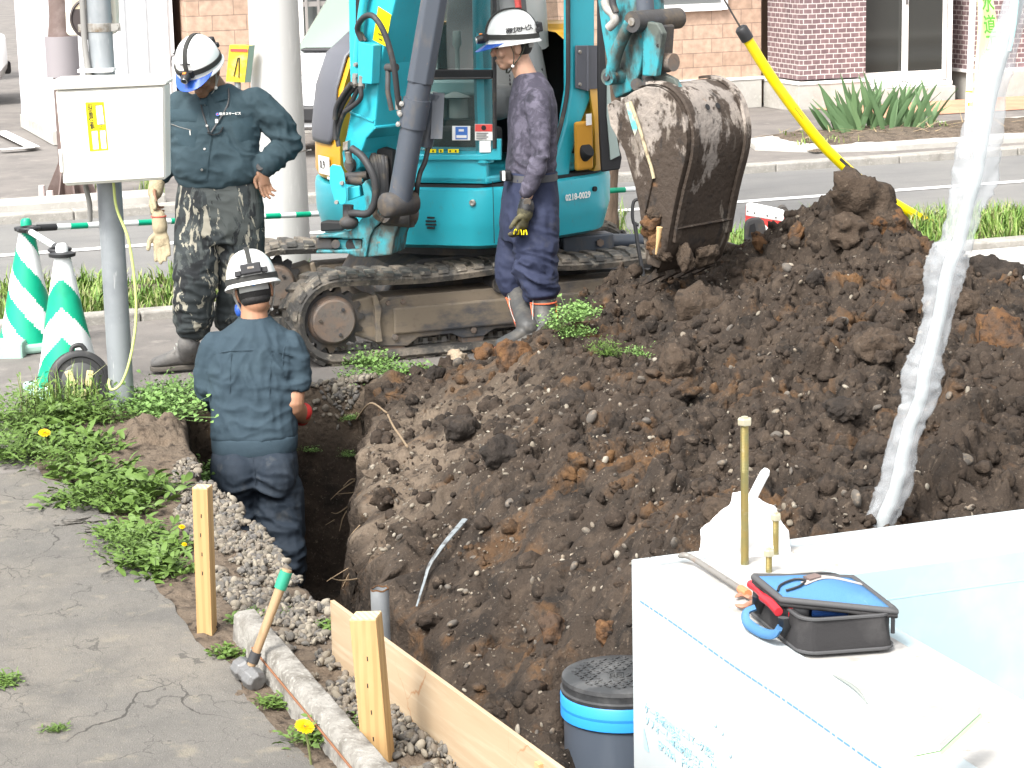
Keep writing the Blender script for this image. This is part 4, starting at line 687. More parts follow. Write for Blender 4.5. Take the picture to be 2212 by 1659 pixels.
# dozer blade at the right-hand end
db = MB(); pr = [(0, .05), (.05, .02), (.1, .12), (.11, .25), (.07, .38), (.03, .42), (.0, .4), (.05, .26), (.04, .13)]; db.prism([(5.42+x, 10.98, .0+z) for x, z in pr], (0, 1.54, 0)); E_(db, 'dozer_blade', M_iron, bevel=.006)
for y in (11.42, 12.08):
    a = MB(); a.bar((4.5, y, .3), (5.46, y, .2), .09, .09); E_(a, 'blade_arm', M_iron, bevel=.008)
a = MB(); a.bar((4.45, 11.42, .47), (4.75, 11.42, .475), .12, .09); E_(a, 'blade_cylinder_mount', M_cyl, bevel=.01); a = MB(); a.tube([(4.72, 11.42, .47), (5.12, 11.45, .44)], .04, 18); a.tube([(5.1, 11.45, .44), (5.44, 11.5, .33)], .022, 14); E_(a, 'blade_cylinder', M_cyl, smooth=50); a = MB(); a.cyl((4.66, 11.34, .475), (4.66, 11.352, .475), .022, .022, 6); E_(a, 'pin', M_rdisc)
# ---- slewing platform: skirt
FN = np.array([.72, -.37]); FN /= np.linalg.norm(FN)      # outward normal of the platform's left flank, local x / y
def outline(r, front, n=72, cr=.16):
    out = []
    for a in np.linspace(0, 2*np.pi, n, endpoint=False):
        x, y = r*math.sin(a), r*math.cos(a)
        if y < -front: y = -front-.02*math.cos(x/r*1.5)
        e = (x-(.44-.8+r))*FN[0]+(y+.72)*FN[1]
        if e > 0: x -= FN[0]*e; y -= FN[1]*e
        out.append((x, y))
    return np.array(out)
def ringz(prof, front=.72):
    return [np.array([loc(x, y, z) for x, y in outline(r, min(front, r*.9))]) for r, z in prof]
b = MB(); b.loft(ringz([(.70, .545), (.765, .57), (.79, .66), (.802, .70), (.806, .83), (.80, .862), (.77, .87)])); skirt = E_(b, 'skirt', M_teal, smooth=45)
b = MB(); b.loft(ringz([(.76, .868), (.76, .885)], .7)); E_(b, 'platform_seam', M_dark, smooth=40)
for x in (-.33, .14):
    p = onp(*{-.33: (881, 438), .14: (1021, 438)}[x], loc(0, -.74, 0), FC); q = MB(); q.lathe([(.017, -.01), (.017, .008), (.012, .012), (.0, .01)], p, 14, FC); E_(q, 'skirt_bolt', M_stl, skirt, smooth=40)
for k in range(4):
    p = onp(931, 470+k*7.5, loc(0, -.74, 0), FC); q = MB(); q.bar(p-LX*(.028 if k in (1, 2) else .02), p+LX*(.028 if k in (1, 2) else .02), .012, .009); E_(q, 'vent_slot', M_dark, skirt)
q = MB(); p = onp(1066, 455, loc(0, -.742, 0), FC); q.bar(p+UP*.15, p-UP*.17, .003, .003, up=FC); E_(q, 'panel_gap', M_dark, skirt)
# ---- engine hood (orange) wrapping the rear, dark cover on the near right-hand side
def arcsec(prof, a0, a1, n=40, ins=.0):
    R_ = []
    for r_, z in prof:
        o = []
        for a in np.linspace(a0, a1, n):
            x, y = r_*math.cos(a), r_*math.sin(a); e = (x-.42+.8-r_)*FN[0]+(y+.72)*FN[1]
            if e > 0: x -= FN[0]*e; y -= FN[1]*e
            o.append(loc(x, y, z))
        R_.append(np.array(o+[loc(-.38, -.35, z), loc(-.38, .47, z), loc(.5, .47, z), loc(.66, .1, z)]))
    return R_
hp = [(.785, .885), (.8, .92), (.795, 1.15), (.765, 1.36), (.70, 1.52), (.58, 1.62), (.35, 1.66)]
b = MB(); b.loft(arcsec(hp, rad(-4), rad(236))); E_(b, 'engine_hood', M_org, smooth=45)
b = MB(); cov = [(.803, 1.075), (.806, 1.1), (.803, 1.16), (.775, 1.365), (.712, 1.53), (.595, 1.632)]; rr_ = []
for i, (r_, z) in enumerate(cov): e = (.06 if i in (0,) else .02 if i == 1 else 0); rr_.append(np.array([loc(r_*math.cos(a), r_*math.sin(a), z) for a in np.linspace(rad(176)+e, rad(233)-e, 22)]))
b.loft(rr_, cap=False, closed=False); o = E_(b, 'hood_cover', M_hood, smooth=60); m_ = o.modifiers.new('solid', 'SOLIDIFY'); m_.thickness = .012; m_.offset = 0
def oncirc(u, v, R_):
    if u > 1190: n = LX*FN[0]-FC*FN[1]*1; p = onp(u, v, loc(.44, -.72, 0)+n*(R_-.8), n); return p, n
    d = ray(u, v); o = CAM[:2]-C0[:2]; dd = d[:2]; A = dd @ dd; B_ = 2*(o @ dd); Cc = o @ o-R_*R_; D_ = B_*B_-4*A*Cc; t = (-B_-math.sqrt(max(D_, 0)))/(2*A); p = CAM+d*t; n = np.array([p[0]-C0[0], p[1]-C0[1], 0]); n /= np.linalg.norm(n); return p, n
p, n_ = oncirc(700, 357, .808); tx = np.cross(UP, n_); q = MB(); q.box(p, (.15, .004, .095), R=np.stack([tx, n_, UP], 1)); E_(q, 'capacity_plate', M_wht)
text('0.9', .062, M_ink, ex, p+n_*.004+tx*-.015, tx, UP, sx=.95)
p, n_ = oncirc(712, 385, .808); tx = np.cross(UP, n_); q = MB(); q.box(p, (.05, .003, .014), R=np.stack([tx, n_, UP], 1)); E_(q, 'maker_mark', M_wht)
p, n_ = oncirc(1247, 424, .812); tx = np.cross(UP, n_); text('0218-0029', .047, M_wht, ex, p+n_*.006, tx, UP, sx=.95, bold=.0012)
q = MB(); p, n_ = oncirc(1285, 408, .812); q.lathe([(.014, -.01), (.014, .006), (0, .006)], p, 12, n_); E_(q, 'skirt_plug', M_dark, skirt)
# fuel filler recess and cap on the left rear
p, n_ = oncirc(1268, 315, .812); tx = np.cross(UP, n_); R3 = np.stack([tx, n_, UP], 1)
q = MB(); q.box(p-n_*.026, (.13, .03, .26), R=R3); E_(q, 'filler_recess', mat('orange_recess', (.5, .24, .02), .6), bevel=.02)
q = MB(); q.lathe([(.045, -.03), (.045, .015), (.04, .022), (0, .022)], p-UP*.03-n_*.012, 20, n_*.8+UP*.6); E_(q, 'fuel_cap', M_dark, smooth=40)
p, n_ = oncirc(1272, 258, .812); tx = np.cross(UP, n_); q = MB(); q.box(p, (.04, .004, .06), R=np.stack([tx, n_, UP], 1)); E_(q, 'notice_label', M_wht)
# ---- cab
FP = loc(0, -.72, 0)
def fx(u, v): d = onp(u, v, FP, FC)-C0; return d @ LX
XR = .335; XL = -.34; ZT = 2.35; ZB = .89; yF = -.70; yR = .42
cb = MB(); cb.prism([loc(XL, yF, ZB), loc(XR+.04, yF, ZB), loc(XR+.04, yF, 1.075), loc(XL, yF, 1.075)], -FC*.05); cb.prism([loc(XL, yF, ZB), loc(XR+.04, yF, ZB), loc(.66, -.08, ZB), loc(.6, yR, ZB), loc(XL, yR, ZB)], UP*.04)
cab = E_(cb, 'cab', M_teal, bevel=.012)
pl_ = MB(); pl_.tube(curve([loc(XR+.02, yF+.03, 1.0), loc(XR+.02, yF+.03, 1.6), loc(XR+.015, yF+.06, 2.1), loc(XR-.02, yF+.12, ZT)], 14), .048, 10); E_(pl_, 'front_pillar', M_teal, cab, smooth=60)
q = MB(); q.tube(curve([loc(XL+.03, yF+.03, 1.0), loc(XL+.03, yF+.03, 1.6), loc(XL+.04, yF+.12, ZT)], 12), .04, 10); E_(q, 'front_pillar', M_teal, cab, smooth=60)
rp = [loc(XR+.1, -.27, .9), loc(XR+.115, -.22, 1.05), loc(XR+.13, -.15, 1.22), loc(XR+.135, -.1, 1.4), loc(XR+.13, -.1, 1.9), loc(XR+.08, -.08, ZT)]
# rear door pillar, bowing forward at the bottom
P0r = loc(.68, -.12, 0); nR = LX*FN[0]-FC*FN[1]; ppx = [(1233, -60), (1233, 195), (1222, 265), (1203, 330), (1194, 400), (1228, 404), (1238, 330), (1258, 262), (1282, 200), (1286, 95), (1286, -60)]
q = MB(); q.prism([onp(u, v, P0r, nR) for u, v in ppx], -nR*.06); rpil = E_(q, 'rear_pillar', M_teal, cab, bevel=.015)
q = MB(); q.tube(curve([onp(u-5, v, P0r, nR)+nR*.004 for u, v in ((1230, -60), (1231, 120), (1229, 200), (1215, 270), (1198, 335), (1190, 402))], 24), .013, 8); E_(q, 'door_seal', M_rub, cab, smooth=60)
for v0 in (98,):
    q = MB(); q.prism([onp(u, v, P0r, nR)+nR*.012 for u, v in ((1238, 98), (1262, 98), (1262, 196), (1238, 190))], nR*.012); h = E_(q, 'door_hinge', M_hood, cab, bevel=.003)
    q = MB(); q.tube([onp(1263, 98, P0r, nR)+nR*.02, onp(1263, 196, P0r, nR)+nR*.02], .011, 10); q.prism([onp(u, v, P0r, nR)+nR*.012 for u, v in ((1265, 98), (1300, 98), (1300, 190), (1265, 192))], nR*.012); E_(q, 'hinge_leaf', M_hood, h)
    for v in (112, 182):
        q = MB(); q.lathe([(.011, 0), (.009, .008), (0, .009)], onp(1245, v, P0r, nR)+nR*.024, 10, nR); E_(q, 'hinge_bolt', M_stl, h)
# open door folded back: frame edge and pane, seen almost edge-on
dP = onp(1300, 200, loc(.8, -.1, 0), FC); dn = np.array(FC)*.35+LX*.94; dn /= np.linalg.norm(dn); dv = np.cross(UP, dn)
q = MB(); rim = [onp(u, v, dP, LX*.5+FC*.86) for u, v in ((1292, -60), (1292, 180), (1296, 300), (1300, 372), (1340, 366), (1344, 340), (1318, 240), (1308, 120), (1306, -60))]
q.prism(rim, -(LX*.5+FC*.86)*.03); dr_ = E_(q, 'cab_door', M_black, cab, bevel=.008)
q = MB(); q.prism([onp(u, v, dP+FC*.006, LX*.5+FC*.86) for u, v in ((1311, 130), (1320, 230), (1338, 335), (1318, 345), (1310, 250))], (LX*.5+FC*.86)*.012); E_(q, 'door_pane', mat('door_pane', (.3, .36, .34), .1, spec=.6), dr_)
q = MB(); q.prism([loc(XL, yF+.08, ZT), loc(XR, yF+.08, ZT), loc(.66, -.08, ZT), loc(.6, yR, ZT), loc(XL, yR, ZT)], UP*.07); E_(q, 'cab_roof', M_teal, cab, bevel=.03)
q = MB(); q.prism([loc(XL, yR, ZB), loc(.6, yR, ZB), loc(.6, yR, 1.65), loc(XL, yR, 1.65)], -FC*.04); E_(q, 'cab_back', M_dark, cab)
q = MB(); q.prism([loc(XL, yR, 1.66), loc(XR+.1, yR, 1.66), loc(XR+.08, yR-.03, ZT), loc(XL, yR-.03, ZT)], -FC*.006); E_(q, 'rear_window', M_cabg, cab)
q = MB(); q.prism([loc(XL, yF+.02, ZB), loc(XL, yR, ZB), loc(XL, yR, 1.3), loc(XL, yF+.02, 1.2)], LX*.04); E_(q, 'cab_side', M_teal, cab)
# front window: lower pane, bar, upper pane
wl_ = [onp(u, v, FP, FC) for u, v in ((880, 326), (1046, 326), (1060, 318), (1064, 305), (1064, 172), (880, 172))]; q = MB(); q.prism(wl_, -FC*.006); wn = E_(q, 'front_window', M_cabg, cab)
q = MB(); q.prism([onp(u, v, FP, FC) for u, v in ((880, 148), (1066, 148), (1066, -200), (880, -200))], -FC*.006); E_(q, 'upper_window', M_cabg, cab)
q = MB(); q.bar(onp(870, 160, FP, FC), onp(1066, 160, FP, FC), .03, .045); E_(q, 'window_bar', M_dark, cab, bevel=.006); q = MB(); q.tube([onp(870, 170, FP, FC)+FC*.02, onp(1064, 168, FP, FC)+FC*.02], .006, 8); E_(q, 'window_rail', M_iron, cab)
q = MB(); q.tube([onp(1069, v, FP, FC)+FC*.004 for v in (320, 200, 60, -200)], .011, 8); E_(q, 'window_seal', M_rub, cab, smooth=60)
q = MB(); q.prism([onp(u, v, FP, FC) for u, v in ((868, 334), (1040, 334), (1058, 331), (1068, 320), (1070, 300), (1082, 300), (1082, 346), (868, 346))], -FC*.02); E_(q, 'window_sill', M_teal, cab, bevel=.004)
def stick(name, m, u0, v0, u1, v1, o=.004, p=None):
    q = MB(); q.prism([onp(u, v, FP+FC*o, FC) for u, v in ((u0, v0), (u1, v0), (u1, v1), (u0, v1))], FC*.0015); return E_(q, name, m, p or wn)
s1 = stick('blue_notice', M_wht, 977, 272, 1016, 303); stick('notice_field', M_blue, 984, 274, 1010, 301, .006, s1); stick('notice_line', M_wht, 986, 292, 1008, 298, .008, s1); stick('notice_line', M_wht, 991, 279, 1002, 284, .008, s1)
s2 = stick('warning_notice', M_wht, 1026, 268, 1064, 303); stick('notice_field', M_red, 1026.5, 268.5, 1063.5, 284, .006, s2)
q = MB(); q.lathe([(.013, 0), (.013, .002)], onp(1045, 276, FP+FC*.008, FC), 20, FC); E_(q, 'notice_symbol', M_ink, s2)
for k in range(4): stick('notice_line', M_ink, 1029, 287+k*4, 1055-4*(k % 2), 288.4+k*4, .008, s2)
stick('paper_slip', M_wht, 1036, 304, 1060, 329)
stick('paper_slip', M_wht, 917, 277, 931, 288); stick('paper_slip', M_wht, 917, 294, 931, 307)
for u0, u1 in ((918, 942), (948, 958), (968, 991)):
    s3 = stick('yellow_label', M_ylw, u0, 322, u1, 330); stick('label_mark', M_ink, u0+3, 324, u0+6, 328.5, .006, s3)
    if u1-u0 > 15: stick('label_mark', M_ink, u1-8, 324, u1-5, 328.5, .006, s3)
# inside the cab
M_seat = mat('seat_grey', (.12, .125, .125), .7, layers=[((.08, .082, .083), 'noise', 5, .45, .7)], bump=[(90, .2, .003)])
q = MB(); q.loft([np.array([loc(x*sx+.12, y, z) for x, y in ((-.24, .12), (-.2, .04), (.2, .04), (.24, .12), (.2, .3), (-.2, .3))]) for sx, z in ((.9, 1.3), (1, 1.36), (1.02, 1.6), (.95, 1.85), (.7, 1.98))]); seat = E_(q, 'seat', M_seat, cab, smooth=50, bevel=.02, sub=1)
q = MB(); q.loft([np.array([loc(x+.12, y, z) for x, y in ((-.24, -.35), (.24, -.35), (.25, .2), (-.25, .2))]) for z in (1.18, 1.25, 1.34)]); E_(q, 'seat_cushion', M_seat, cab, bevel=.04, smooth=50)
q = MB(); q.tube(curve([loc(.3, .1, 1.85), loc(.36, -.02, 1.6), loc(.42, -.08, 1.35), loc(.44, -.05, 1.15)], 12), .1, 12); E_(q, 'seat_side', mat('seat_side_grey', (.2, .205, .205), .6), cab, smooth=60)
q = MB(); q.tube([loc(.33, -.02, 1.92), loc(.37, -.09, 1.75)], .018, 8); E_(q, 'seat_belt', M_red, cab)
for k in range(4): q = MB(); q.tube([loc(.32, -.12, 1.42-k*.022), loc(.5, -.1, 1.43-k*.022)], .008, 6); E_(q, 'bellows', M_black, cab)
for x in (-.12, .0):
    q = MB(); q.lathe([(.05, 0), (.05, .1), (.09, .11), (.06, .13), (.03, .16), (.012, .2), (.012, .36), (.025, .38), (.02, .45)], loc(x+.12, -.38, 1.2), 16); E_(q, 'lever', mat('console_grey', (.16, .2, .19), .6) if x < -.1 else bpy.data.materials['console_grey'], cab, smooth=50)
q = MB(); q.box(loc(.12, -.45, 1.1), (.5, .1, .12), R=np.stack([LX, -FC, UP], 1)); q.box(loc(-.3, -.1, 1.15), (.25, .7, .5), R=np.stack([LX, -FC, UP], 1)); E_(q, 'console', M_dark, cab, bevel=.02)
q = MB(); q.box(loc(.02, -.4, 1.36), (.5, .06, .09), R=np.stack([LX, -FC, UP], 1)); E_(q, 'dash', mat('dash_teal', (.1, .2, .2), .5), cab, bevel=.02)
q = MB(); q.tube(curve([loc(.3, .0, 2.2), loc(.45, -.12, 2.0), loc(.47, -.1, 1.8), loc(.45, 0, 1.55)], 14), [.02, .05, .06, .06, .07, .08, .08, .08, .08, .07, .06, .05][:12] if False else .055, 10); E_(q, 'plastic_bag', mat('clear_bag', (.55, .56, .55), .35, alpha=.7), cab, smooth=60)
# ---- boom (plane runs towards the camera's right)
BD = (RIGHT-FWD)/math.sqrt(2); BW = (RIGHT+FWD)/math.sqrt(2); BP = D(808, 273, 11.1)
def bq(u, v, o=0.): return onp(u, v, BP+BW*o, BW)
def bs(s, z): return np.array([BP[0], BP[1], 0])+BD*s+UP*z
sv = lambda p: ((p-BP) @ BD, p[2])
vis = [bq(*t) for t in ((790, 300), (808, 280), (810, 262), (821, 139), (854, 0))]
bk = [bq(*t) for t in ((752, -10), (754, 120), (758, 235), (748, 290), (738, 330), (742, 362), (758, 376), (776, 362), (780, 330))]
s1_, z1_ = sv(vis[-1])
ext = [bs(s1_+.16, z1_+.35), bs(s1_+.42, z1_+.72), bs(s1_+.75, z1_+.92), bs(s1_+1.35, z1_+1.02), bs(s1_+1.42, z1_+1.12), bs(s1_+1.36, z1_+1.2), bs(s1_+.7, z1_+1.2), bs(s1_+.22, z1_+1.0), bs(s1_-.14, z1_+.6)]
b = MB(); b.prism(vis+ext+bk, BW*.24); boom = E_(b, 'boom', M_teal, bevel=.008)
q = MB(); q.prism([bq(u, v)-BW*.003 for u, v in ((818, 14), (846, 32), (834, 100), (806, 86))], BW*.002); o = E_(q, 'warning_label', M_ylw, boom); c = bq(823, 78)-BW*.005
for dy in (-.012, .012): q = MB(); q.bar(c+BD*-.012+UP*dy, c+BD*.012+UP*(dy-.008), .004, .004); E_(q, 'label_mark', M_ink, o)
q = MB(); q.bar(bq(775, -20)-BW*.004, bq(775, 120)-BW*.004, .03, .006, up=BW); E_(q, 'hose_slot', M_dark, boom)
q = MB(); q.tube(curve([bq(805, -40)-BW*.03, bq(793, 20)-BW*.03, bq(783, 110)-BW*.03, bq(780, 145)-BW*.03], 12), .021, 12); E_(q, 'hydraulic_pipe', M_teal, boom, smooth=60)
q = MB(); q.prism([bq(u, v)-BW*.06 for u, v in ((794, 88), (826, 96), (822, 180), (792, 178))], BW*.055); E_(q, 'pipe_block', M_teal, boom, bevel=.004)
for v in (138, 164): q = MB(); q.lathe([(.011, 0), (.01, .014), (0, .014)], bq(787, v)-BW*.05, 8, -BW); E_(q, 'block_bolt', M_stl, boom)
q = MB(); q.tube([bq(758, 243)-BW*.003, bq(808, 262)-BW*.003], .006, 6); E_(q, 'weld_seam', M_teal, boom)
q = MB(); q.tube([vis[1]+BD*.004+UP*.01, vis[1]+BD*.004+BW*.24+UP*.01], .008, 6); E_(q, 'weld_seam', M_teal, boom)
q = MB(); q.tube([bq(760, 356)-BW*.02, bq(760, 356)+BW*.26], .035, 20); E_(q, 'boom_pin', M_iron, boom, smooth=50)
# hoses
def hose(pts, r_, m=M_rub, name='hose', p=None): q = MB(); q.tube(curve(pts, 28), r_, 10); return E_(q, name, m, p or boom, smooth=60)
hose([bq(795, 86)-BW*.04, bq(792, 60)-BW*.06, bq(812, 36)-BW*.08, bq(838, 34)-BW*.09, bq(856, 75)-BW*.07, bq(852, 140)-BW*.05+BD*.05, bq(836, 210)-BW*.02+BD*.1, bq(830, 232)+BD*.12], .0145)
hose([bq(800, 88)-BW*.03, bq(788, 62)-BW*.04, bq(790, 48)-BW*.05], .01)
for k, pts in enumerate((((790, 180), (775, 215), (753, 250), (742, 290), (745, 315)), ((788, 180), (765, 210), (748, 245), (741, 270), (742, 300)), ((800, 184), (800, 210), (782, 228), (765, 240)), ((784, 178), (768, 200), (752, 228), (748, 255)))): hose([bq(u, v)-BW*(.04+.012*k) for u, v in pts], .0125)
for u, v in ((830, 220), (785, 172), (799, 176)): q = MB(); q.tube([bq(u, v-14)+(BD*.1 if u > 820 else -BW*.05), bq(u-2, v+14)+(BD*.11 if u > 820 else -BW*.05)], .017, 10); E_(q, 'hose_fitting', M_stl, boom, smooth=40)
q = MB(); q.tube(curve([bq(828, 236)+BD*.12, bq(830, 246)+BD*.13, bq(850, 246)+BD*.15, bq(858, 234)+BD*.16], 8), .019, 10); E_(q, 'hose_fitting', M_stl, boom, smooth=40)
# boom cylinder
ca, cb_ = D(862, 440, 11.0), D(938, 0, 10.72); cdv = (cb_-ca)/np.linalg.norm(cb_-ca); ct = cb_+cdv*.55
q = MB(); q.tube([ca, ca+cdv*.62], .058, 26); cyl = E_(q, 'boom_cylinder', M_cyl, smooth=50)
q = MB(); q.tube([ca+cdv*.38, ca+cdv*.52], .066, 26); E_(q, 'cylinder_clamp', M_cyl, cyl, smooth=50); 
for k in (.4, .45, .5): q = MB(); q.lathe([(.012, -.02), (.012, .02), (.0, .022)], ca+cdv*k-RIGHT*.07-FWD*.02, 8, -FWD); E_(q, 'clamp_bolt', M_stl, cyl)
fr_ = frame(cdv, FWD); sh = [np.array([c+fr_[:, 0]*x+fr_[:, 1]*y for x, y in ((-.062, -.03), (-.035, -.06), (.03, -.06), (.062, -.03), (.062, .05), (-.062, .05))]) for c in (ca+cdv*.6, ct)]; q = MB(); q.loft(sh); E_(q, 'rod_guard', M_cyl, cyl, bevel=.006)
q = MB(); q.tube([ca+cdv*.6+BW*.0, ct+cdv*.2], .03, 16); E_(q, 'rod', M_stl, cyl, smooth=50)
q = MB(); q.lathe([(.045, -.1), (.062, -.085), (.062, .085), (.045, .1)], ca, 24, BW); E_(q, 'cylinder_eye', M_iron, cyl, smooth=50)
q = MB(); q.tube(curve([D(838, 150, 10.95), D(838, 175, 10.93), D(838, 200, 10.93), D(846, 238, 10.95)], 8), .013, 10); q.tube([D(836, 146, 10.95), D(856, 146, 10.9)], .02, 12); E_(q, 'cylinder_pipe', M_iron, cyl, smooth=50)
q = MB(); q.tube([D(943, 205, 10.98), D(918, 318, 11.02)], .036, 14); q.prism([D(u, v, 10.95) for u, v in ((935, 200), (960, 202), (955, 300), (930, 300))], FWD*.03); E_(q, 'swing_cover', M_cyl, cyl, smooth=40)
hose([D(925, 318, 11.0), D(918, 350, 11.0), D(908, 372, 11.0), D(902, 400, 11.0), D(900, 420, 11.05)], .013)
# swing casting
cv5 = lambda x, y: ((780+x/4.74)/1.1718, (350+y/4.74)/1.1718)
SP = D(790, 500, 11.25)
def sq5(pts, o=0.): return [onp(*cv5(x, y), SP+FC*o, FC) for x, y in pts]
q = MB(); q.prism(sq5([(95, 1165), (300, 1150), (500, 1110), (560, 1060), (640, 960), (690, 820), (640, 560), (690, 500), (740, 600), (790, 720), (840, 730), (910, 790), (955, 870), (945, 950), (870, 1010), (790, 1080), (735, 1200), (690, 1430), (560, 1425), (470, 1385), (330, 1385), (95, 1380), (90, 1345), (330, 1340), (640, 1330), (650, 1215), (330, 1195), (90, 1200)]), -FC*.19); swg = E_(q, 'swing_casting', M_tealw, bevel=.008)
q = MB(); q.prism(sq5([(790, 1085), (900, 1010), (1080, 1060), (1030, 1200), (1000, 1400), (690, 1430), (735, 1200)], -.02), -FC*.2); E_(q, 'casting_flank', M_tealw, swg, bevel=.008)
q = MB(); q.prism(sq5([(85, 1205), (275, 1205), (300, 1335), (85, 1340)], -.02), -FC*.15); E_(q, 'swing_pin_block', M_iron, swg, bevel=.01)
q = MB(); q.prism(sq5([(355, 1215), (640, 1225), (640, 1330), (360, 1320)], -.03), -FC*.04); E_(q, 'casting_web', M_tealw, swg); 
q = MB(); q.tube([sq5([(330, 1270)], .0)[0], sq5([(330, 1270)], -.12)[0]], .022, 14); E_(q, 'casting_pin', M_iron, swg); q = MB(); q.tube([sq5([(520, 1280)], -.025)[0], sq5([(520, 1280)], -.1)[0]], .03, 14); E_(q, 'casting_hole', M_dark, swg)
q = MB(); q.tube([sq5([(295, 1110)])[0]-FC*.08, sq5([(295, 1060)])[0]-FC*.08], .014, 10); E_(q, 'grease_pin', M_iron, swg)
lug = sq5([(880, 880)], 0)[0]; q = MB(); q.lathe([(.03, -.02), (.05, -.01), (.05, .004), (.028, .008), (.02, .0), (0, .0)], lug, 22, FC); E_(q, 'lug_cap', M_iron, swg, smooth=50)
q = MB(); q.tube([lug-FC*.03, sq5([(1240, 900)], -.06)[0]], .072, 24); q.tube([sq5([(930, 870)], .02)[0], sq5([(1250, 930)], -.1)[0]], .06, 20); E_(q, 'cylinder_pivot', M_iron, swg, smooth=50)
q = MB(); q.prism(sq5([(640, 400), (700, 180), (900, 110), (1010, 150), (1000, 600), (960, 760), (700, 720)], -.12), -FC*.05); E_(q, 'hose_bay', M_dark, swg)
for k in range(7): hose([sq5([(700+k*38, 170+8*k)], -.1)[0], sq5([(760+k*30, 330)], -.085)[0], sq5([(800+k*24, 520)], -.085)[0], sq5([(790+k*26, 720)], -.09)[0]], .011+.003*(k % 3), name='hose', p=swg)
hose([sq5([(520, 120)], .03)[0], sq5([(640, 210)], .05)[0], sq5([(740, 360)], .07)[0], sq5([(805, 540)], .07)[0], sq5([(800, 760)], .06)[0], sq5([(720, 900)], .05)[0], sq5([(560, 900)], .03)[0], sq5([(510, 905)], .02)[0]], .019, p=swg)
q = MB(); q.prism(sq5([(300, 310), (400, 330), (440, 420), (455, 560), (470, 700), (455, 780), (410, 800), (330, 770), (290, 640), (262, 520), (265, 350)], .05), FC*.008); E_(q, 'guard_plate', M_teal, swg, bevel=.003)
q = MB(); q.prism(sq5([(470, 590), (615, 570), (625, 700), (470, 755)], .0), -FC*.06); E_(q, 'valve_box', M_teal, swg, bevel=.005)
for x, y in ((410, 535), (345, 765)): q = MB(); q.lathe([(.011, 0), (.01, .012), (0, .012)], sq5([(x, y)], .058)[0], 8, FC); E_(q, 'guard_bolt', M_stl, swg)
q = MB(); q.prism(sq5([(450, 40), (510, 20), (510, 130), (450, 140)], .0), FC*.04); q.tube([sq5([(475, 150)], .02)[0], sq5([(500, 290)], .0)[0]], .018, 10); E_(q, 'hose_block', M_stl, swg, bevel=.003)
q = MB(); q.tube([sq5([(470, 500)])[0], sq5([(640, 520)], -.03)[0]], .022, 12); q.tube([sq5([(450, 460)], -.02)[0], sq5([(700, 440)], -.05)[0]], .02, 12); E_(q, 'swing_link', M_iron, swg, smooth=50)
q = MB(); q.tube([sq5([(480, 800)])[0], sq5([(480, 1060)])[0]], .028, 12); q.ell(sq5([(490, 1010)], .01)[0], (.05, .04, .035)); E_(q, 'swing_knuckle', M_iron, swg, smooth=60)
q = MB(); p0, n0 = oncirc(735, 492, .806); q.prism(sq5([(185, 990), (250, 975), (470, 985), (470, 1090), (190, 1110)], -.1), FC*.05); E_(q, 'step_recess', M_dark, skirt, bevel=.01)
q = MB(); q.prism(sq5([(1150, 960), (1280, 960), (1280, 1060), (1120, 1060)], -.06), FC*.02); E_(q, 'number_plate', M_iron, skirt)
# ---- arm, linkage and bucket, all in the boom plane
c3 = lambda x, y: ((1400+x/2.765)/1.1718, y/2.765/1.1718)
AP = D(1345, 250, 10.1)
def a3(pts, o=0.): return [onp(*c3(x, y), AP+BW*o, BW) for x, y in pts]
q = MB(); arm_px = a3([(430, 690), (395, 560), (375, 430), (335, 200), (310, 0)], .06)
ts, tz = sv(arm_px[-1]); top_ = bs(s1_+1.36, z1_+1.12)+BW*.1; ab = a3([(610, 0), (640, 300), (600, 520), (540, 640)], .06)
q.prism(arm_px+[arm_px[-1]+UP*.5-BD*.02, top_-BD*.1+UP*.15, top_+BD*.12+UP*.18, ab[0]+UP*.55+BD*.02]+ab, BW*.16); arm = E_(q, 'arm', M_tealw, bevel=.008)
q = MB(); q.tube(curve(a3([(545, 150), (500, 240), (455, 340), (425, 440), (408, 530)], -.0), 14), [.036]*14 if False else .036, 12, flat=.7); lk = E_(q, 'bucket_link', M_tealw, arm, smooth=50)
q = MB(); c = a3([(585, 150)])[0]; q.tube([c-BW*.03, c+BW*.28], .047, 24); E_(q, 'link_pin', M_iron, arm, smooth=50); q = MB(); q.lathe([(.018, 0), (.018, .006), (0, .006)], c-BW*.031, 14, -BW); E_(q, 'pin_cap', M_stl, arm)
q = MB(); c2_ = a3([(405, 535)])[0]; q.tube([c2_-BW*.025, c2_+BW*.06], .038, 20); E_(q, 'link_pin', M_tealw, arm, smooth=50); q = MB(); q.lathe([(.02, 0), (.018, .008), (0, .008)], c2_-BW*.026, 14, -BW); E_(q, 'pin_cap', M_iron, arm)
for o_ in (.02, .2):
    q = MB(); q.prism(a3([(650, 150), (730, 165), (765, 235), (745, 360), (720, 535), (622, 530), (625, 300), (630, 190)], o_), BW*.035); lp = E_(q, 'link_plate', M_tealw, arm, bevel=.006)
    q = MB(); q.cyl(a3([(735, 320)], o_-.002)[0], a3([(735, 320)], o_-.001)[0], .008, .008, 10); E_(q, 'plate_hole', M_dark, lp)
q = MB(); q.prism(a3([(650, 180), (720, 180), (700, 520), (640, 520)], .06), BW*.13); E_(q, 'link_block', M_iron, arm, bevel=.01); q = MB(); q.tube([a3([(690, 430)], .1)[0]+BD*.06, a3([(690, 430)], .1)[0]+BD*.13], .04, 16); E_(q, 'rust_bolt', M_rdisc, arm, smooth=50)
q = MB(); cc = a3([(640, 90)], .1)[0]; q.tube([cc, cc+UP*.7-BD*.06], .045, 18); E_(q, 'bucket_cylinder', M_cyl, arm, smooth=50)
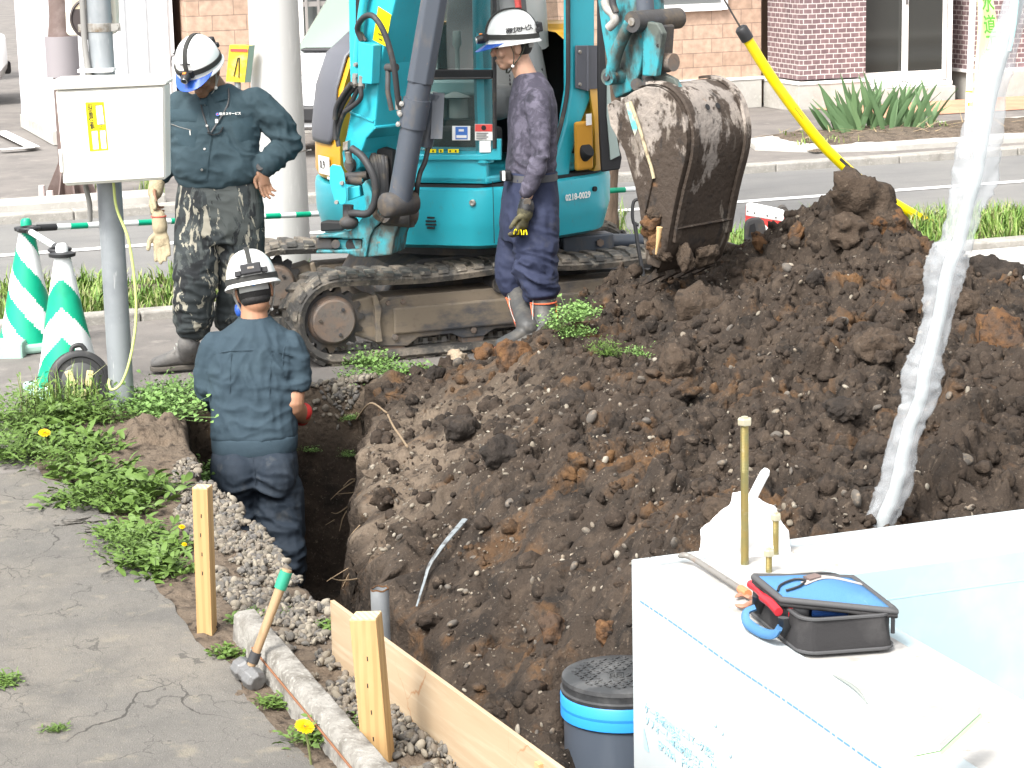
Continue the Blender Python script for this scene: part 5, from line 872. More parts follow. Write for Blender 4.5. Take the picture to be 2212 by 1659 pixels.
hose(a3([(360, 0), (380, 60), (420, 100), (430, 150), (390, 195)], -.02), .02, mat('pale_hose', (.3, .29, .27), .6, layers=[((.12, .1, .08), 'noise', 16, .5, .68)]), p=arm); hose(a3([(410, -40), (420, 30), (440, 90)], -.02), .016, p=arm)
# bucket: two cheeks and a curved back
ck = [(470, 700), (560, 640), (650, 603), (740, 610), (820, 655), (885, 740), (925, 860), (937, 990), (920, 1130), (880, 1290), (845, 1450), (818, 1600), (795, 1740), (740, 1880), (655, 1850), (620, 1600), (600, 1450), (570, 1300), (520, 1050)]
BWd = .43
for o_ in (0., BWd-.02):
    q = MB(); q.prism(a3(ck, o_), BW*.02); bk_ = E_(q, 'bucket_cheek', M_mudb, bevel=.005)
    q = MB(); q.prism(a3([(375, 735), (430, 698), (480, 720), (600, 1060), (700, 1230), (640, 1500), (570, 1300), (500, 1060), (400, 880)], o_-.012), BW*.014); E_(q, 'side_cutter', M_mudb, bk_, bevel=.004)
bp_ = ck[2:14]; rings = []; 
cv_ = curve(a3([(590, 622)]+[p for p in bp_]+[(700, 1910)]), 44); nrm_ = []
b = MB()
cen = np.mean(a3(ck), 0)
for i in range(len(cv_)):
    T = cv_[min(i+1, len(cv_)-1)]-cv_[max(i-1, 0)]; T /= np.linalg.norm(T); N_ = np.cross(BW, T); N_ *= np.sign(N_ @ (cv_[i]-cen)); nrm_.append(N_)
cols_ = 14
outer = np.array([[cv_[i]+BW*(BWd*j/cols_)+nrm_[i]*(.004+.006*perlin(np.array([[i*.31, j*.4, 1.]]), 1.)[0]) for j in range(cols_+1)] for i in range(len(cv_))]); ni = len(cv_); nj = cols_+1
inner = np.array([[cv_[i]+BW*(BWd*j/cols_)-nrm_[i]*.018 for j in range(cols_+1)] for i in range(ni)])
b.add(np.concatenate([outer.reshape(-1, 3), inner.reshape(-1, 3)]), [(i*nj+j, i*nj+j+1, (i+1)*nj+j+1, (i+1)*nj+j) for i in range(ni-1) for j in range(nj-1)]+[(ni*nj+i*nj+j+1, ni*nj+i*nj+j, ni*nj+(i+1)*nj+j, ni*nj+(i+1)*nj+j+1) for i in range(ni-1) for j in range(nj-1)])
bsh = E_(b, 'bucket_shell', M_mudb, smooth=60)
for kk in (.02, BWd-.05):
    q = MB(); q.loft([np.array([cv_[i]+BW*kk+nrm_[i]*.008, cv_[i]+BW*(kk+.045)+nrm_[i]*.008, cv_[i]+BW*(kk+.04)+nrm_[i]*.02, cv_[i]+BW*(kk+.005)+nrm_[i]*.02]) for i in range(2, ni-6)]); E_(q, 'wear_strap', M_mudb, bsh, smooth=60)
for kk in (.16, .23): 
    i = 13; p = cv_[i]+BW*kk+nrm_[i]*.012; q = MB(); q.lathe([(.014, 0), (.014, .002)], p, 16, nrm_[i]); E_(q, 'drain_hole', M_dark, bsh)
for zz in (30,): q = MB(); q.tube([cv_[zz]+BW*.03+nrm_[zz]*.012, cv_[zz]+BW*(BWd-.03)+nrm_[zz]*.012], .012, 8, flat=.6); E_(q, 'cross_bar', M_mudb, bsh, smooth=60)
for k in range(4):
    kk = .03+k*(BWd-.09)/3; q = MB(); e0 = cv_[-1]+BW*kk; T = cv_[-1]-cv_[-3]; T /= np.linalg.norm(T); q.loft([np.array([e0-nrm_[-1]*.02, e0+BW*.05-nrm_[-1]*.02, e0+BW*.05+nrm_[-1]*.02, e0+nrm_[-1]*.02]), np.array([e0+T*.12+BW*.012-nrm_[-1]*.004, e0+T*.12+BW*.038-nrm_[-1]*.004, e0+T*.12+BW*.038+nrm_[-1]*.004, e0+T*.12+BW*.012+nrm_[-1]*.004])]); E_(q, 'bucket_tooth', M_mudb)
for o_ in (.09, .27):
    q = MB(); q.prism(a3([(535, 670), (540, 570), (585, 490), (640, 470), (720, 490), (850, 555), (905, 660), (760, 660), (650, 640)], o_), BW*.03); er = E_(q, 'bucket_ear', M_tealw, bevel=.006)
    for x, y in ((585, 565), (668, 540)): q = MB(); p = a3([(x, y)], o_)[0]; q.lathe([(.032, -.004), (.03, .01), (.015, .014), (0, .012)], p, 18, -BW); E_(q, 'ear_pin', M_iron, er, smooth=50)
q = MB(); q.tube([a3([(585, 592)], .05)[0], a3([(585, 592)], .33)[0]], .028, 16); q.tube([a3([(668, 578)], .05)[0], a3([(668, 578)], .33)[0]], .026, 16); E_(q, 'bucket_pin', M_iron, smooth=50)
q = MB(); q.prism(a3([(505, 720), (540, 712), (590, 900), (570, 960)], -.003), BW*.002); E_(q, 'paint_stripe', mat('turquoise_scrap', (.1, .4, .42), .5, layers=[((.4, .36, .27), 'noise', 14, .5, .62)]), bk_)
q = MB(); q.tube(curve(a3([(540, 712), (600, 880), (650, 1050), (690, 1180), (705, 1250)], -.008), 14), .008, 8); E_(q, 'weld_bead', mat('dry_mud_edge', (.36, .31, .2), .9, layers=[((.16, .12, .08), 'noise', 20, .5, .65)]), bk_, smooth=60)
for k, (x, y, rr, mm) in enumerate(((690, 1580, .06, M_rust), (720, 1500, .04, M_clod1), (720, 1690, .055, M_rust), (760, 1780, .05, M_clod1), (900, 1800, .06, M_clod1), (1050, 1790, .06, M_clod1))):
    bv, bf = CLb[k % 6]; q = MB(); p = a3([(x, y)], .0 if x < 850 else (x-850)/340*.4)[0]+(BD*.02 if x > 850 else 0); q.add((bv*rr*np.array([1, 1, .8])) @ rot_rand(r).T+p, bf); E_(q, 'mud_lump', mm, smooth=180)
q = MB(); q.tube(curve(a3([(745, 1590), (735, 1680), (720, 1780)], -.06), 8), [.014, .013, .012, .011, .01, .008, .006, .004], 8); E_(q, 'straw_bit', mat('straw', (.5, .33, .16), .9), smooth=60)
# ================================================================= people
def remesh(mb, vox, smooth=4):
    me = bpy.data.meshes.new('t'); me.from_pydata(np.concatenate(mb.v).tolist(), [], mb.f); o = bpy.data.objects.new('t', me); COL.objects.link(o)
    bm = bmesh.new(); bm.from_mesh(me); bmesh.ops.recalc_face_normals(bm, faces=bm.faces); bm.to_mesh(me); bm.free()
    m = o.modifiers.new('r', 'REMESH'); m.mode = 'VOXEL'; m.voxel_size = vox; q = o.modifiers.new('s', 'SMOOTH'); q.iterations = smooth; q.factor = .5
    bpy.context.view_layer.update(); n = bpy.data.meshes.new_from_object(o.evaluated_get(bpy.context.evaluated_depsgraph_get())); bpy.data.objects.remove(o); return n
def co(me): v = np.zeros(len(me.vertices)*3); me.vertices.foreach_get('co', v); return v.reshape(-1, 3)
def no(me): v = np.zeros(len(me.vertices)*3); me.vertex_normals.foreach_get('vector', v); return v.reshape(-1, 3)
def finish(name, me, m, parent, smooth=180):
    I = INV[parent.name]; v = co(me) @ I[:3, :3].T+I[:3, 3]; me.vertices.foreach_set('co', v.ravel()); me.materials.clear(); me.name = name; me.update(); me.shade_smooth(); return link(name, me, m, parent)
def folds(me, centres, base=.004, f0=7., seed=0., fine=.0012):
    """cloth: soft undulation everywhere and sharp diagonal creases near the given places (point, radius, depth, direction)"""
    p = co(me); n = no(me); d = 1.3*base*fbm(p*np.array([1, 1, .55]), f0, 3, seed)+fine*fbm(p*np.array([1, 1, .7]), 38, 2, seed+3)
    for c, r_, a, ax in centres:
        c = np.array(c); k = np.exp(-((p-c)**2).sum(1)/(r_*r_)); ax = np.array(ax, float); ax /= np.linalg.norm(ax); t = (p-c) @ ax
        q = (p-c)*7.+t[:, None]*ax*11.+fbm(p, 5, 2, seed+9)[:, None]*.8; w_ = np.abs(perlin(q, 1., seed+c[0])); a = a*1.5; d += k*(a*(.16-np.clip(w_, 0, .4))*2.2+a*.8*perlin(p*7.+t[:, None]*ax*14, 1., seed+50))
    me.vertices.foreach_set('co', (p+n*d[:, None]).ravel()); me.update(); return me
def limb(mb, pts, rr, n=18, flat=1., up=None):
    P = curve(pts, n); R_ = np.interp(np.linspace(0, 1, len(P)), np.linspace(0, 1, len(rr)), rr); mb.tube(P, R_, 16, flat=flat, up=up)
    for i in (0, -1): mb.ell(P[i], (R_[i]*.98,)*3, seg=12, rings=8)
def torso(mb, secs, X, Y, e=2.4, n=28):
    a = np.linspace(0, 2*np.pi, n, endpoint=False); cs = np.sign(np.cos(a))*np.abs(np.cos(a))**(2/e); sn = np.sign(np.sin(a))*np.abs(np.sin(a))**(2/e)
    mb.loft([np.array(c)+np.outer(cs*hx, X)+np.outer(sn*hy, Y) for c, hx, hy in secs])
def hand(mb, w, d, pn, th, L=.185, r_=.0095, curl=.5, spread=.12, scale=1.):
    """a hand from the wrist w along d; pn = palm normal, th = side the thumb is on"""
    d = np.array(d, float); d /= np.linalg.norm(d); pn = np.array(pn, float); pn -= d*(pn @ d); pn /= np.linalg.norm(pn); s = np.cross(d, pn); s *= np.sign(s @ np.array(th)) or 1; w = np.array(w, float); k = L/.185
    mb.tube([w-d*.02, w+d*.02*k, w+d*.055*k, w+d*.09*k], [.026*k, .031*k, .04*k, .037*k], 14, up=pn, flat=.48)
    kn = [(.03, .088, .074), (.011, .094, .083), (-.009, .091, .077), (-.028, .083, .061)]
    for i, (o, b, ln) in enumerate(kn):
        p = w+d*b*k+s*o*k; dd = d+s*(1.5-i)*spread*.6; pts = [p-d*.015]; c = 0
        for fr in (.42, .32, .26):
            c += curl*(.8+.15*i); v = dd*math.cos(c)+pn*math.sin(c); p = p+v/np.linalg.norm(v)*ln*k*fr; pts.append(p)
        mb.tube(curve(pts, 9), np.linspace(r_*1.05, r_*.8, len(curve(pts, 9)))*scale, 9); mb.ell(pts[-1], (r_*.8*scale,)*3, seg=8, rings=6)
    p = w+d*.03*k+s*.026*k; v1 = d*.7+s*.7+pn*.2; v2 = d*.9+s*.2+pn*.35; pts = [p-s*.01, p+v1/np.linalg.norm(v1)*.04*k, p+v1/np.linalg.norm(v1)*.04*k+v2/np.linalg.norm(v2)*.05*k]; mb.tube(curve(pts, 8), np.linspace(r_*1.35, r_*.9, len(curve(pts, 8)))*scale, 9); mb.ell(pts[-1], (r_*.9*scale,)*3, seg=8, rings=6)
def axes(F, U): F = np.array(F, float); F /= np.linalg.norm(F); U = np.array(U, float); U -= F*(U @ F); U /= np.linalg.norm(U); return np.stack([np.cross(F, U), F, U], 1)
def head(mb, c, R_):
    L = lambda x, y, z: np.array(c)+R_ @ np.array([x, y, z])
    mb.ell(c, (.078, .098, .1), R_); mb.ell(L(0, .012, .03), (.075, .092, .085), R_); mb.ell(L(0, .022, -.048), (.06, .069, .07), R_); mb.ell(L(0, .06, -.095), (.033, .028, .026), R_); mb.ell(L(0, -.035, -.05), (.062, .05, .065), R_)
    mb.tube([L(0, .09, .022), L(0, .102, -.005), L(0, .114, -.028)], [.008, .011, .014], 10); mb.ell(L(0, .108, -.034), (.018, .014, .01), R_)
    mb.ell(L(0, .09, -.066), (.026, .013, .0075), R_); mb.ell(L(0, .086, -.08), (.023, .012, .0085), R_); mb.ell(L(0, .083, .028), (.058, .018, .012), R_)
    for s in (-1, 1):
        mb.ell(L(s*.081, -.012, -.012), (.01, .021, .034), R_); mb.ell(L(s*.043, .072, -.028), (.024, .022, .024), R_); mb.ell(L(s*.046, .008, -.08), (.016, .04, .02), R_); mb.ell(L(s*.032, .078, .005), (.014, .012, .01), R_)
    return L
M_helm = mat('helmet_white', (.72, .72, .7), .28, spec=.5, coat=.4, layers=[((.6, .59, .56), 'noise', 9, .55, .75, (1, 1, 1), .6)]); M_visor = mat('visor_blue', (.03, .1, .42), .15, spec=.5, alpha=.82); M_strap = mat('headlamp_strap', (.03, .03, .028), .8, layers=[((.3, .22, .1), 'noise', 160, .66, .72)])
M_lampb = mat('headlamp_black', (.018, .018, .02), .45); M_lens = mat('headlamp_lens', (.4, .42, .42), .15, metal=.6); M_orn = mat('orange_button', (.7, .2, .03), .5); M_chin = mat('chin_strap', (.3, .3, .28), .7); M_chind = mat('chin_strap_dark', (.05, .055, .04), .8)
M_hair = mat('black_hair', (.012, .011, .011), .7, bump=[(160, .8, .004, (1, 1, .25))])
HS = 1.
def helmet(root, c, R_, chin, chinm=M_chin):
    c = np.array(c); R_ = R_*HS; L = lambda x, y, z: c+R_ @ np.array([x, y, z]); n = 48; a = np.linspace(0, 2*np.pi, n, endpoint=False); rings = []
    def rg(t, ex=0., zo=0.):
        rx, ry, h = .119+ex, .143+ex, .156+ex; k = max(math.cos(t), .001)**.82; z = h*math.sin(t)+zo; return np.stack([np.sin(a)*rx*k, np.cos(a)*ry*k-.006*math.sin(t), np.full(n, z)], 1)
    for zo, ex in ((-.022, .012), (-.014, .013), (-.008, .006)): q = rg(0, ex, zo); q[:, 2] -= .012*np.maximum(0, -np.cos(a))**2; rings.append(q)
    for t in np.linspace(.0, 1.52, 15): rings.append(rg(t)+np.array([0, 0, 1])*(.004*np.exp(-(np.sin(a)/.16)**2)*math.sin(t*1.9) if t < 1.5 else .0)[:, None] if t < 1.5 else rg(t))
    b = MB(); b.loft([r_ @ R_.T+c for r_ in rings]); hm = b.build('helmet', M_helm, root, smooth=60)
    # visor
    va = np.linspace(-1.12, 1.12, 21); b = MB(); i0 = [np.array([math.sin(x)*.122, math.cos(x)*.146, -.006]) for x in va]; w_ = np.cos(va/1.12*math.pi/2)**.7; o0 = [np.array([math.sin(x)*(.122+.012*k), math.cos(x)*.146+.062*k, -.006-.03*k]) for x, k in zip(va, w_)]
    th = np.array([0, 0, .003]); b.loft([np.array([p, o, o+th, p+th]) @ R_.T+c for p, o in zip(i0, o0)]); b.build('visor', M_visor, hm, smooth=50)
    # straps of the lamp
    b = MB(); bt = [np.array([math.sin(x)*.1215, math.cos(x)*.1455, .018+.018*math.cos(x)]) for x in np.linspace(0, 2*np.pi, 49)[:-1]]; bt = [p for p in bt]; R2 = []
    for p in bt: nn = np.array([p[0], p[1], 0]); nn /= np.linalg.norm(nn); zz = np.array([0, 0, .013]); R2.append(np.array([p-zz-nn*.004, p-zz+nn*.0035, p+zz+nn*.0015, p+zz-nn*.006]) @ R_.T+c)
    b.loft(R2+[R2[0]], cap=False); b.build('head_strap', M_strap, hm, smooth=40)
    b = MB(); R2 = []
    for t in np.linspace(.35, math.pi-.35, 25):
        p = np.array([0, .146*np.sign(math.cos(t))*abs(math.cos(t))**.85, .162*math.sin(t)]); nn = np.array([0, math.cos(t), math.sin(t)]); xx = np.array([.011, 0, 0]); R2.append(np.array([p-xx-nn*.004, p+xx-nn*.004, p+xx+nn*.004, p-xx+nn*.004]) @ R_.T+c)
    b.loft(R2); b.build('top_strap', M_strap, hm, smooth=40)
    b = MB(); b.lathe([(.018, -.012), (.024, -.008), (.026, .012), (.021, .034), (.019, .04)], L(0, .152, .03), 20, R_ @ np.array([0, 1, -.15])); b.box(L(0, .145, .034), (.075, .022, .036), R=R_); hl = b.build('headlamp', M_lampb, hm, smooth=40)
    b = MB(); b.lathe([(.019, .0), (.017, .006), (.008, .002), (0, .002)], L(0, .19, .0245), 18, R_ @ np.array([0, 1, -.15])); b.build('lens', M_lens, hl, smooth=50); b = MB(); b.box(L(.0, .165, .055), (.02, .016, .006), R=R_); b.build('button', M_orn, hl, bevel=.002)
    b = MB(); b.box(L(0, -.15, .042), (.095, .03, .05), R=R_); bp = b.build('battery_pack', M_lampb, hm, bevel=.006); b = MB(); b.box(L(0, -.1665, .045), (.03, .002, .01), R=R_); b.build('pack_mark', M_stl, bp)
    for s in (-1, 1): b = MB(); b.box(L(s*.062, -.132, .03), (.03, .02, .026), R=R_); b.build('strap_buckle', M_lampb, hm, bevel=.004)
    b = MB(); R2 = []
    for x in np.linspace(math.pi-.85, math.pi+.85, 17): p = np.array([math.sin(x)*.09, math.cos(x)*.108, -.032-.01*math.cos(x+math.pi)]); nn = np.array([p[0], p[1], 0])/np.hypot(p[0], p[1]); zz = np.array([0, 0, .014]); R2.append(np.array([p-zz-nn*.002, p-zz+nn*.002, p+zz+nn*.002, p+zz-nn*.002]) @ R_.T+c)
    b.loft(R2); nb = b.build('nape_band', mat('nape_band', (.3, .3, .29), .6), hm, smooth=50); b = MB(); b.cyl(L(.0, -.112, -.024), L(.0, -.116, -.024), .011, .011, 18); b.build('dial', mat('dial_blue', (.06, .22, .6), .5), nb)
    # chin strap
    b = MB()
    for s in (-1, 1):
        for y0 in (.035, -.055): b.tube(curve([L(s*.1, y0, -.012), L(s*.088, y0*.5+.004, -.075), np.array(c)+R_ @ np.array([s*.066, .03, -.135])], 8), .0055, 6, flat=.4)
    b.tube(curve([L(-.066, .03, -.135), L(-.035, .05, -.165), L(0, .055, -.172), L(.035, .05, -.165), L(.066, .03, -.135)], 12), .0055, 6, flat=.4); ch = b.build('chin_strap', chinm, hm, smooth=60)
    for s in (-1, 1): b = MB(); b.ell(L(s*.067, .032, -.135), (.009, .009, .009)); b.build('strap_button', M_wht, ch, smooth=60)
    return hm, L
def ringtext(body, size, m, parent, c, R_, a0, step, z, tilt=.2, dz=0.):
    for i, chh in enumerate(body):
        a = a0+step*i; rx, ry = .1195, .1437; n_ = np.array([math.sin(a)/rx, math.cos(a)/ry, 0]); n_ /= np.linalg.norm(n_); p = np.array([math.sin(a)*rx, math.cos(a)*ry, z+dz*i])+n_*.0015; u_ = np.array([0, 0, 1])-n_*tilt; x_ = np.cross(u_, n_); text(chh, size, m, parent, np.array(c)+R_ @ p, R_ @ x_, R_ @ u_, name='lettering', bold=.0009)
def watch(root, c, d, n_):
    c = np.array(c); b = MB(); b.lathe([(.031, -.009), (.035, -.009), (.035, .009), (.031, .009), (.031, -.009)], c, 24, d); w_ = b.build('watch', M_lampb, root, smooth=40); p = c+np.array(n_)*.034; b = MB(); b.lathe([(.021, 0), (.021, .007), (.018, .01), (.016, .01)], p, 20, n_); f_ = b.build('watch_case', M_iron, w_, smooth=40); b = MB(); b.lathe([(.016, .009), (0, .0095)], p, 18, n_); b.build('watch_face', mat('watch_face', (.12, .13, .12), .3), f_)
SKA = mat('tanned_skin', (.2, .105, .062), .55, sss=.1, bump=[(180, .15, .002)]); SKB = mat('fair_skin', (.42, .25, .175), .5, sss=.1, layers=[((.42, .19, .135), 'noise', 12, .52, .72, (1, 1, 1), .5)]); SKC = mat('warm_skin', (.34, .18, .11), .5, sss=.1)
M_jack = mat('work_jacket', (.03, .051, .062), .85, spec=.25, layers=[((.036, .06, .073), 'noise', 5, .45, .75)], bump=[(26, .25, .012), (420, .15, .001)]); M_jackc = mat('navy_jacket', (.027, .045, .06), .85, spec=.25, layers=[((.034, .055, .07), 'noise', 5, .45, .75)], bump=[(26, .25, .012), (420, .15, .001)])
M_jackp = mat('jacket_patch', (.028, .05, .062), .85, spec=.25, bump=[(26, .25, .012), (420, .15, .001)])
M_pantc = mat('navy_trousers', (.015, .023, .035), .8, spec=.3, layers=[((.035, .045, .058), 'noise', 4, .5, .72), ((.05, .055, .06), 'noise', 12, .58, .75)], bump=[(22, .3, .014)])
M_camo = mat('camo_trousers', (.028, .034, .036), .85, layers=[((.065, .073, .07), 'noise', 6, .5, .53, (1, 1, .5), 1, .8), ((.014, .016, .018), 'noise', 9, .54, .57, (1, 1, .45), 1, .6), ((.3, .28, .225), 'noise', 9, .555, .57, (1.2, 1.2, .55), 1, 1.4)], bump=[(26, .3, .012)])
M_shirt = mat('mottled_shirt', (.042, .038, .056), .85, layers=[((.085, .078, .108), 'noise', 16, .48, .62, (1, 1, 1), 1, .8), ((.024, .023, .034), 'noise', 12, .55, .66), ((.12, .11, .15), 'noise', 30, .6, .7, (1, 1, 1), .6)], bump=[(24, .2, .01)])
M_pantb = mat('blue_trousers', (.014, .019, .046), .85, layers=[((.022, .028, .06), 'noise', 5, .45, .7), ((.04, .042, .055), 'noise', 9, .6, .78)], bump=[(22, .25, .012)])
M_leath = mat('work_boot', (.12, .116, .113), .75, layers=[((.16, .148, .135), 'noise', 10, .48, .68), ((.06, .056, .054), 'noise', 22, .56, .7)], bump=[(50, .4, .005)]); M_sole = mat('boot_sole', (.1, .09, .078), .9)
M_rboot = mat('rubber_boot', (.05, .05, .05), .55, layers=[((.1, .092, .08), 'noise', 9, .5, .7)]); M_rtrim = mat('orange_trim', (.6, .12, .05), .6); M_knit = mat('knit_glove', (.34, .28, .18), .95, layers=[((.42, .36, .25), 'wave', 60, .3, .7, (1, 1, .3), .5, 1.), ((.24, .19, .12), 'noise', 18, .55, .7)], bump=[(170, 1, .006)]); M_ogl = mat('olive_glove', (.055, .05, .028), .85, layers=[((.1, .09, .05), 'noise', 20, .5, .62), ((.03, .028, .018), 'noise', 26, .56, .66)], bump=[(120, .3, .002)])
def boot(root, ank, toe, top, m, sole, r_=.058, name='boot'):
    ank, toe, top = map(lambda q: np.array(q, float), (ank, toe, top)); f_ = toe-ank; f_[2] = 0; f_ /= np.linalg.norm(f_); z0 = toe[2]; b = MB(); limb(b, [top, (top+ank)/2, ank+UP*.04], [r_, r_*.95, r_*.95]); hl = np.array([ank[0], ank[1], z0])-f_*.05
    s = np.cross(f_, UP); Lf = (toe-hl) @ f_; sec = []
    for t, wd, h in ((0, .034, .07), (.12, .042, .1), (.35, .044, .105), (.6, .05, .075), (.82, .05, .055), (.95, .038, .045), (1, .022, .03)): c = hl+f_*Lf*t+UP*(.02+h/2); sec.append((c, wd, h/2))
    torso(b, sec, s, UP, 2.6, 20); o = finish(name, folds(remesh(b, .006, 5), [(ank+UP*.05, .08, .006, (0, 0, 1))], .001), m, root); b = MB(); torso(b, [(hl+f_*Lf*t+UP*.013, wd, .013) for t, wd in ((-.01, .03), (.05, .042), (.3, .044), (.6, .053), (.85, .053), (.97, .04), (1.015, .02))], s, UP, 5, 20); b.build('sole', sole, o, smooth=40)
    for k in range(4 if name == 'boot' and m is M_leath else 0): p = ank+f_*(.055+.012*k)+UP*(.075-.018*k-ank[2]*0); b = MB(); b.tube(curve([p-s*.03, p+UP*.008, p+s*.03], 6), .0035, 6); b.build('lace', M_chin, o)
    return o
TX = '帯ガスサービス'
# ---- A: stout man with camouflage trousers, looking down
PA = lambda u, v, o=0.: D(u, v, 11.45-o)
A_ = thing('person', 'stout man in dark jacket and camouflage trousers looking down, hand on hip', 'person', G(430, 812)); k_ = 11.45/4900
fA = -RIGHT*.28-FWD*.8-UP*.5; RA = axes(fA, UP-FWD*.4-RIGHT*.2); hA = PA(434, 152, .12)
b = MB(); head(b, hA, RA); limb(b, [hA-RA[:, 2]*.07-RA[:, 1]*.03, PA(472, 205, .0)], [.058, .066]); torso(b, [(PA(470, 215), .12, .08), (PA(468, 260), .17, .1), (PA(468, 330), .16, .12), (PA(468, 420), .15, .1), (PA(470, 470), .13, .1)], RIGHT, FWD)
limb(b, [PA(562, 228), PA(620, 312, -.05), PA(566, 362, .07)], [.04, .035, .03]); limb(b, [PA(380, 228), PA(362, 322, -.04), PA(340, 396, .02)], [.04, .036, .031]); hand(b, PA(562, 366, .08), (PA(578, 425, .1)-PA(562, 366, .08)), -FWD*.5+RIGHT*.4, -RIGHT, curl=.28); hand(b, PA(338, 398, .02), PA(330, 445, .04)-PA(338, 398, .02), RIGHT, -FWD, curl=.5)
limb(b, [PA(428, 470), PA(420, 620), PA(411, 735)], [.06, .045, .035]); limb(b, [PA(515, 470), PA(512, 620, -.05), PA(498, 740, -.12)], [.06, .045, .04])
finish('body', remesh(b, .0055, 3), SKA, A_)
b = MB(); torso(b, [(PA(478, 182, .02), .055, .06), (PA(474, 198, .0), .115, .095), (PA(468, 214), .185, .115), (PA(468, 240), .222, .13), (PA(466, 280), .222, .15), (PA(466, 320), .222, .165), (PA(470, 355, .01), .226, .175), (PA(472, 378, .01), .222, .175), (PA(472, 396, .01), .198, .155), (PA(472, 402), .18, .14)], RIGHT, FWD, 2.3)
limb(b, [PA(548, 222), PA(592, 262, -.02), PA(622, 312, -.05)], [.085, .083, .078]); limb(b, [PA(622, 312, -.05), PA(596, 338, .0), PA(572, 358, .06)], [.078, .068, .062]); limb(b, [PA(392, 226), PA(370, 280, -.02), PA(364, 322, -.04), PA(348, 376, .01)], [.078, .073, .066, .056])
limb(b, [PA(560, 362, .065), PA(590, 352, .05)], [.05, .045], 6)
J = finish('jacket', folds(remesh(b, .0075, 5), [(PA(620, 310, .0), .17, .016, (.4, 0, 1)), (PA(540, 290, .12), .2, .014, (1, 0, 1)), (PA(470, 385, .15), .22, .014, (.15, 0, 1)), (PA(400, 350, .15), .16, .01, (-.5, 0, 1)), (PA(570, 240, .1), .12, .01, (1, 0, .5)), (PA(365, 300, 0), .15, .012, (0, 0, 1))], .006, 6., 1.), M_jack, A_)
def onA(u, v, lift=.006):                     # where the jacket front is met
    d = ray(u, v); I = INV[A_.name]; hit = J.data; return None
from mathutils.bvhtree import BVHTree
def skin(o): me = o.data; return BVHTree.FromPolygons([v.co[:] for v in me.vertices], [p.vertices[:] for p in me.polygons])
def hitter(o, root):
    T = skin(o); Lc = np.array(root.location)
    def f(u, v, lift=.004):
        d = ray(u, v); d = d/np.linalg.norm(d); r_ = T.ray_cast(Vector(CAM-Lc), Vector(d)); 
        if r_[0] is None: return D(u, v, 11.3), -FWD
        n_ = np.array(r_[1]); n_ *= -np.sign(n_ @ d); return np.array(r_[0])+Lc-d*lift, n_
    return f
hj = hitter(J, A_)
def strip(name, pts, wd, m, parent, hf=None, lift=.004): b = MB(); P = np.array([(hf or hj)(u, v, lift)[0] for u, v in pts]); b.tube(curve(P, 3*len(P)), wd, 6, flat=.5); return b.build(name, m, parent, smooth=60)
strip('placket', [(448, 222), (452, 250), (456, 290), (452, 330), (448, 365), (446, 392)], .004, M_jack, J, lift=.002)
for u, v in ((447, 272), (442, 322), (436, 367), (443, 225)): p, n_ = hj(u, v); b = MB(); b.lathe([(.0065, -.002), (.006, .003), (0, .004)], p, 12, n_); b.build('snap_button', M_stl, J, smooth=50)
def patch(name, pts, m, parent, th=.004, hf=None, sub=5):
    """a stitched-on piece of cloth following the cloth beneath"""
    b = MB(); hf = hf or hj; A0, B0, C0_, D0 = [np.array(q, float) for q in pts]; g_ = []
    for i in range(sub+1):
        for j in range(sub+1): s, t = i/sub, j/sub; q = (A0*(1-s)+B0*s)*(1-t)+(D0*(1-s)+C0_*s)*t; g_.append(hf(q[0], q[1], th if 0 < i < sub and 0 < j < sub else .0005)[0])
    b.add(g_, [(i*(sub+1)+j, i*(sub+1)+j+1, (i+1)*(sub+1)+j+1, (i+1)*(sub+1)+j) for i in range(sub) for j in range(sub)]); return b.build(name, m, parent, smooth=60)
patch('pocket_flap', [(363, 235), (430, 238), (424, 264), (366, 262)], M_jackp, J, .011); patch('pocket', [(378, 268), (428, 280), (420, 318), (382, 314)], M_jackp, J, .008); patch('pocket', [(500, 262), (545, 250), (550, 300), (508, 310)], M_jackp, J, .008); p, n_ = hj(413, 250, .006); b = MB(); b.lathe([(.0065, -.002), (.006, .003), (0, .004)], p, 12, n_); b.build('snap_button', M_stl, J)
strip('zip', [(370, 268), (390, 275), (413, 281)], .0035, M_stl, J, lift=.006); strip('zip_pull', [(410, 282), (411, 292)], .005, M_wht, J, lift=.008)
for sg, pts in ((0, [(432, 208), (436, 235), (444, 262), (452, 286)]), (1, [(494, 190), (493, 222), (478, 252), (456, 286)])): strip('lanyard', pts, .0045, M_lampb, A_, lift=.008)
strip('lanyard_glasses', [(448, 286), (460, 291), (474, 287), (482, 274)], .006, M_lampb, A_, lift=.012); strip('lanyard_clip', [(468, 258), (468, 266)], .008, M_wht, A_, lift=.012)
patch('collar', [(455, 206), (492, 196), (494, 216), (464, 224)], M_jackp, J, .012); patch('collar', [(432, 214), (450, 214), (448, 229), (430, 227)], M_jackp, J, .01)
p, n_ = hj(497, 246, .006); xd = np.cross(UP, n_); text(TX, .0155, M_wht, J, p, xd, np.cross(n_, xd), bold=.0003); p, n_ = hj(503, 240, .006); text('TOBIGAS SERVICE', .0075, M_wht, J, p, xd, np.cross(n_, xd)) if False else None
p, n_ = hj(470, 247, .005); b = MB(); b.lathe([(.009, 0), (.009, .002)], p, 16, n_); bd = b.build('badge', M_blue, J); b = MB(); b.lathe([(.004, 0), (.004, .002)], p+n_*.0025, 12, n_); b.build('badge_dot', M_red, bd)
b = MB(); torso(b, [(PA(472, 385), .2, .15), (PA(473, 415), .215, .165), (PA(474, 450), .226, .165), (PA(474, 490), .228, .155), (PA(474, 520), .21, .14)], RIGHT, FWD, 2.5)
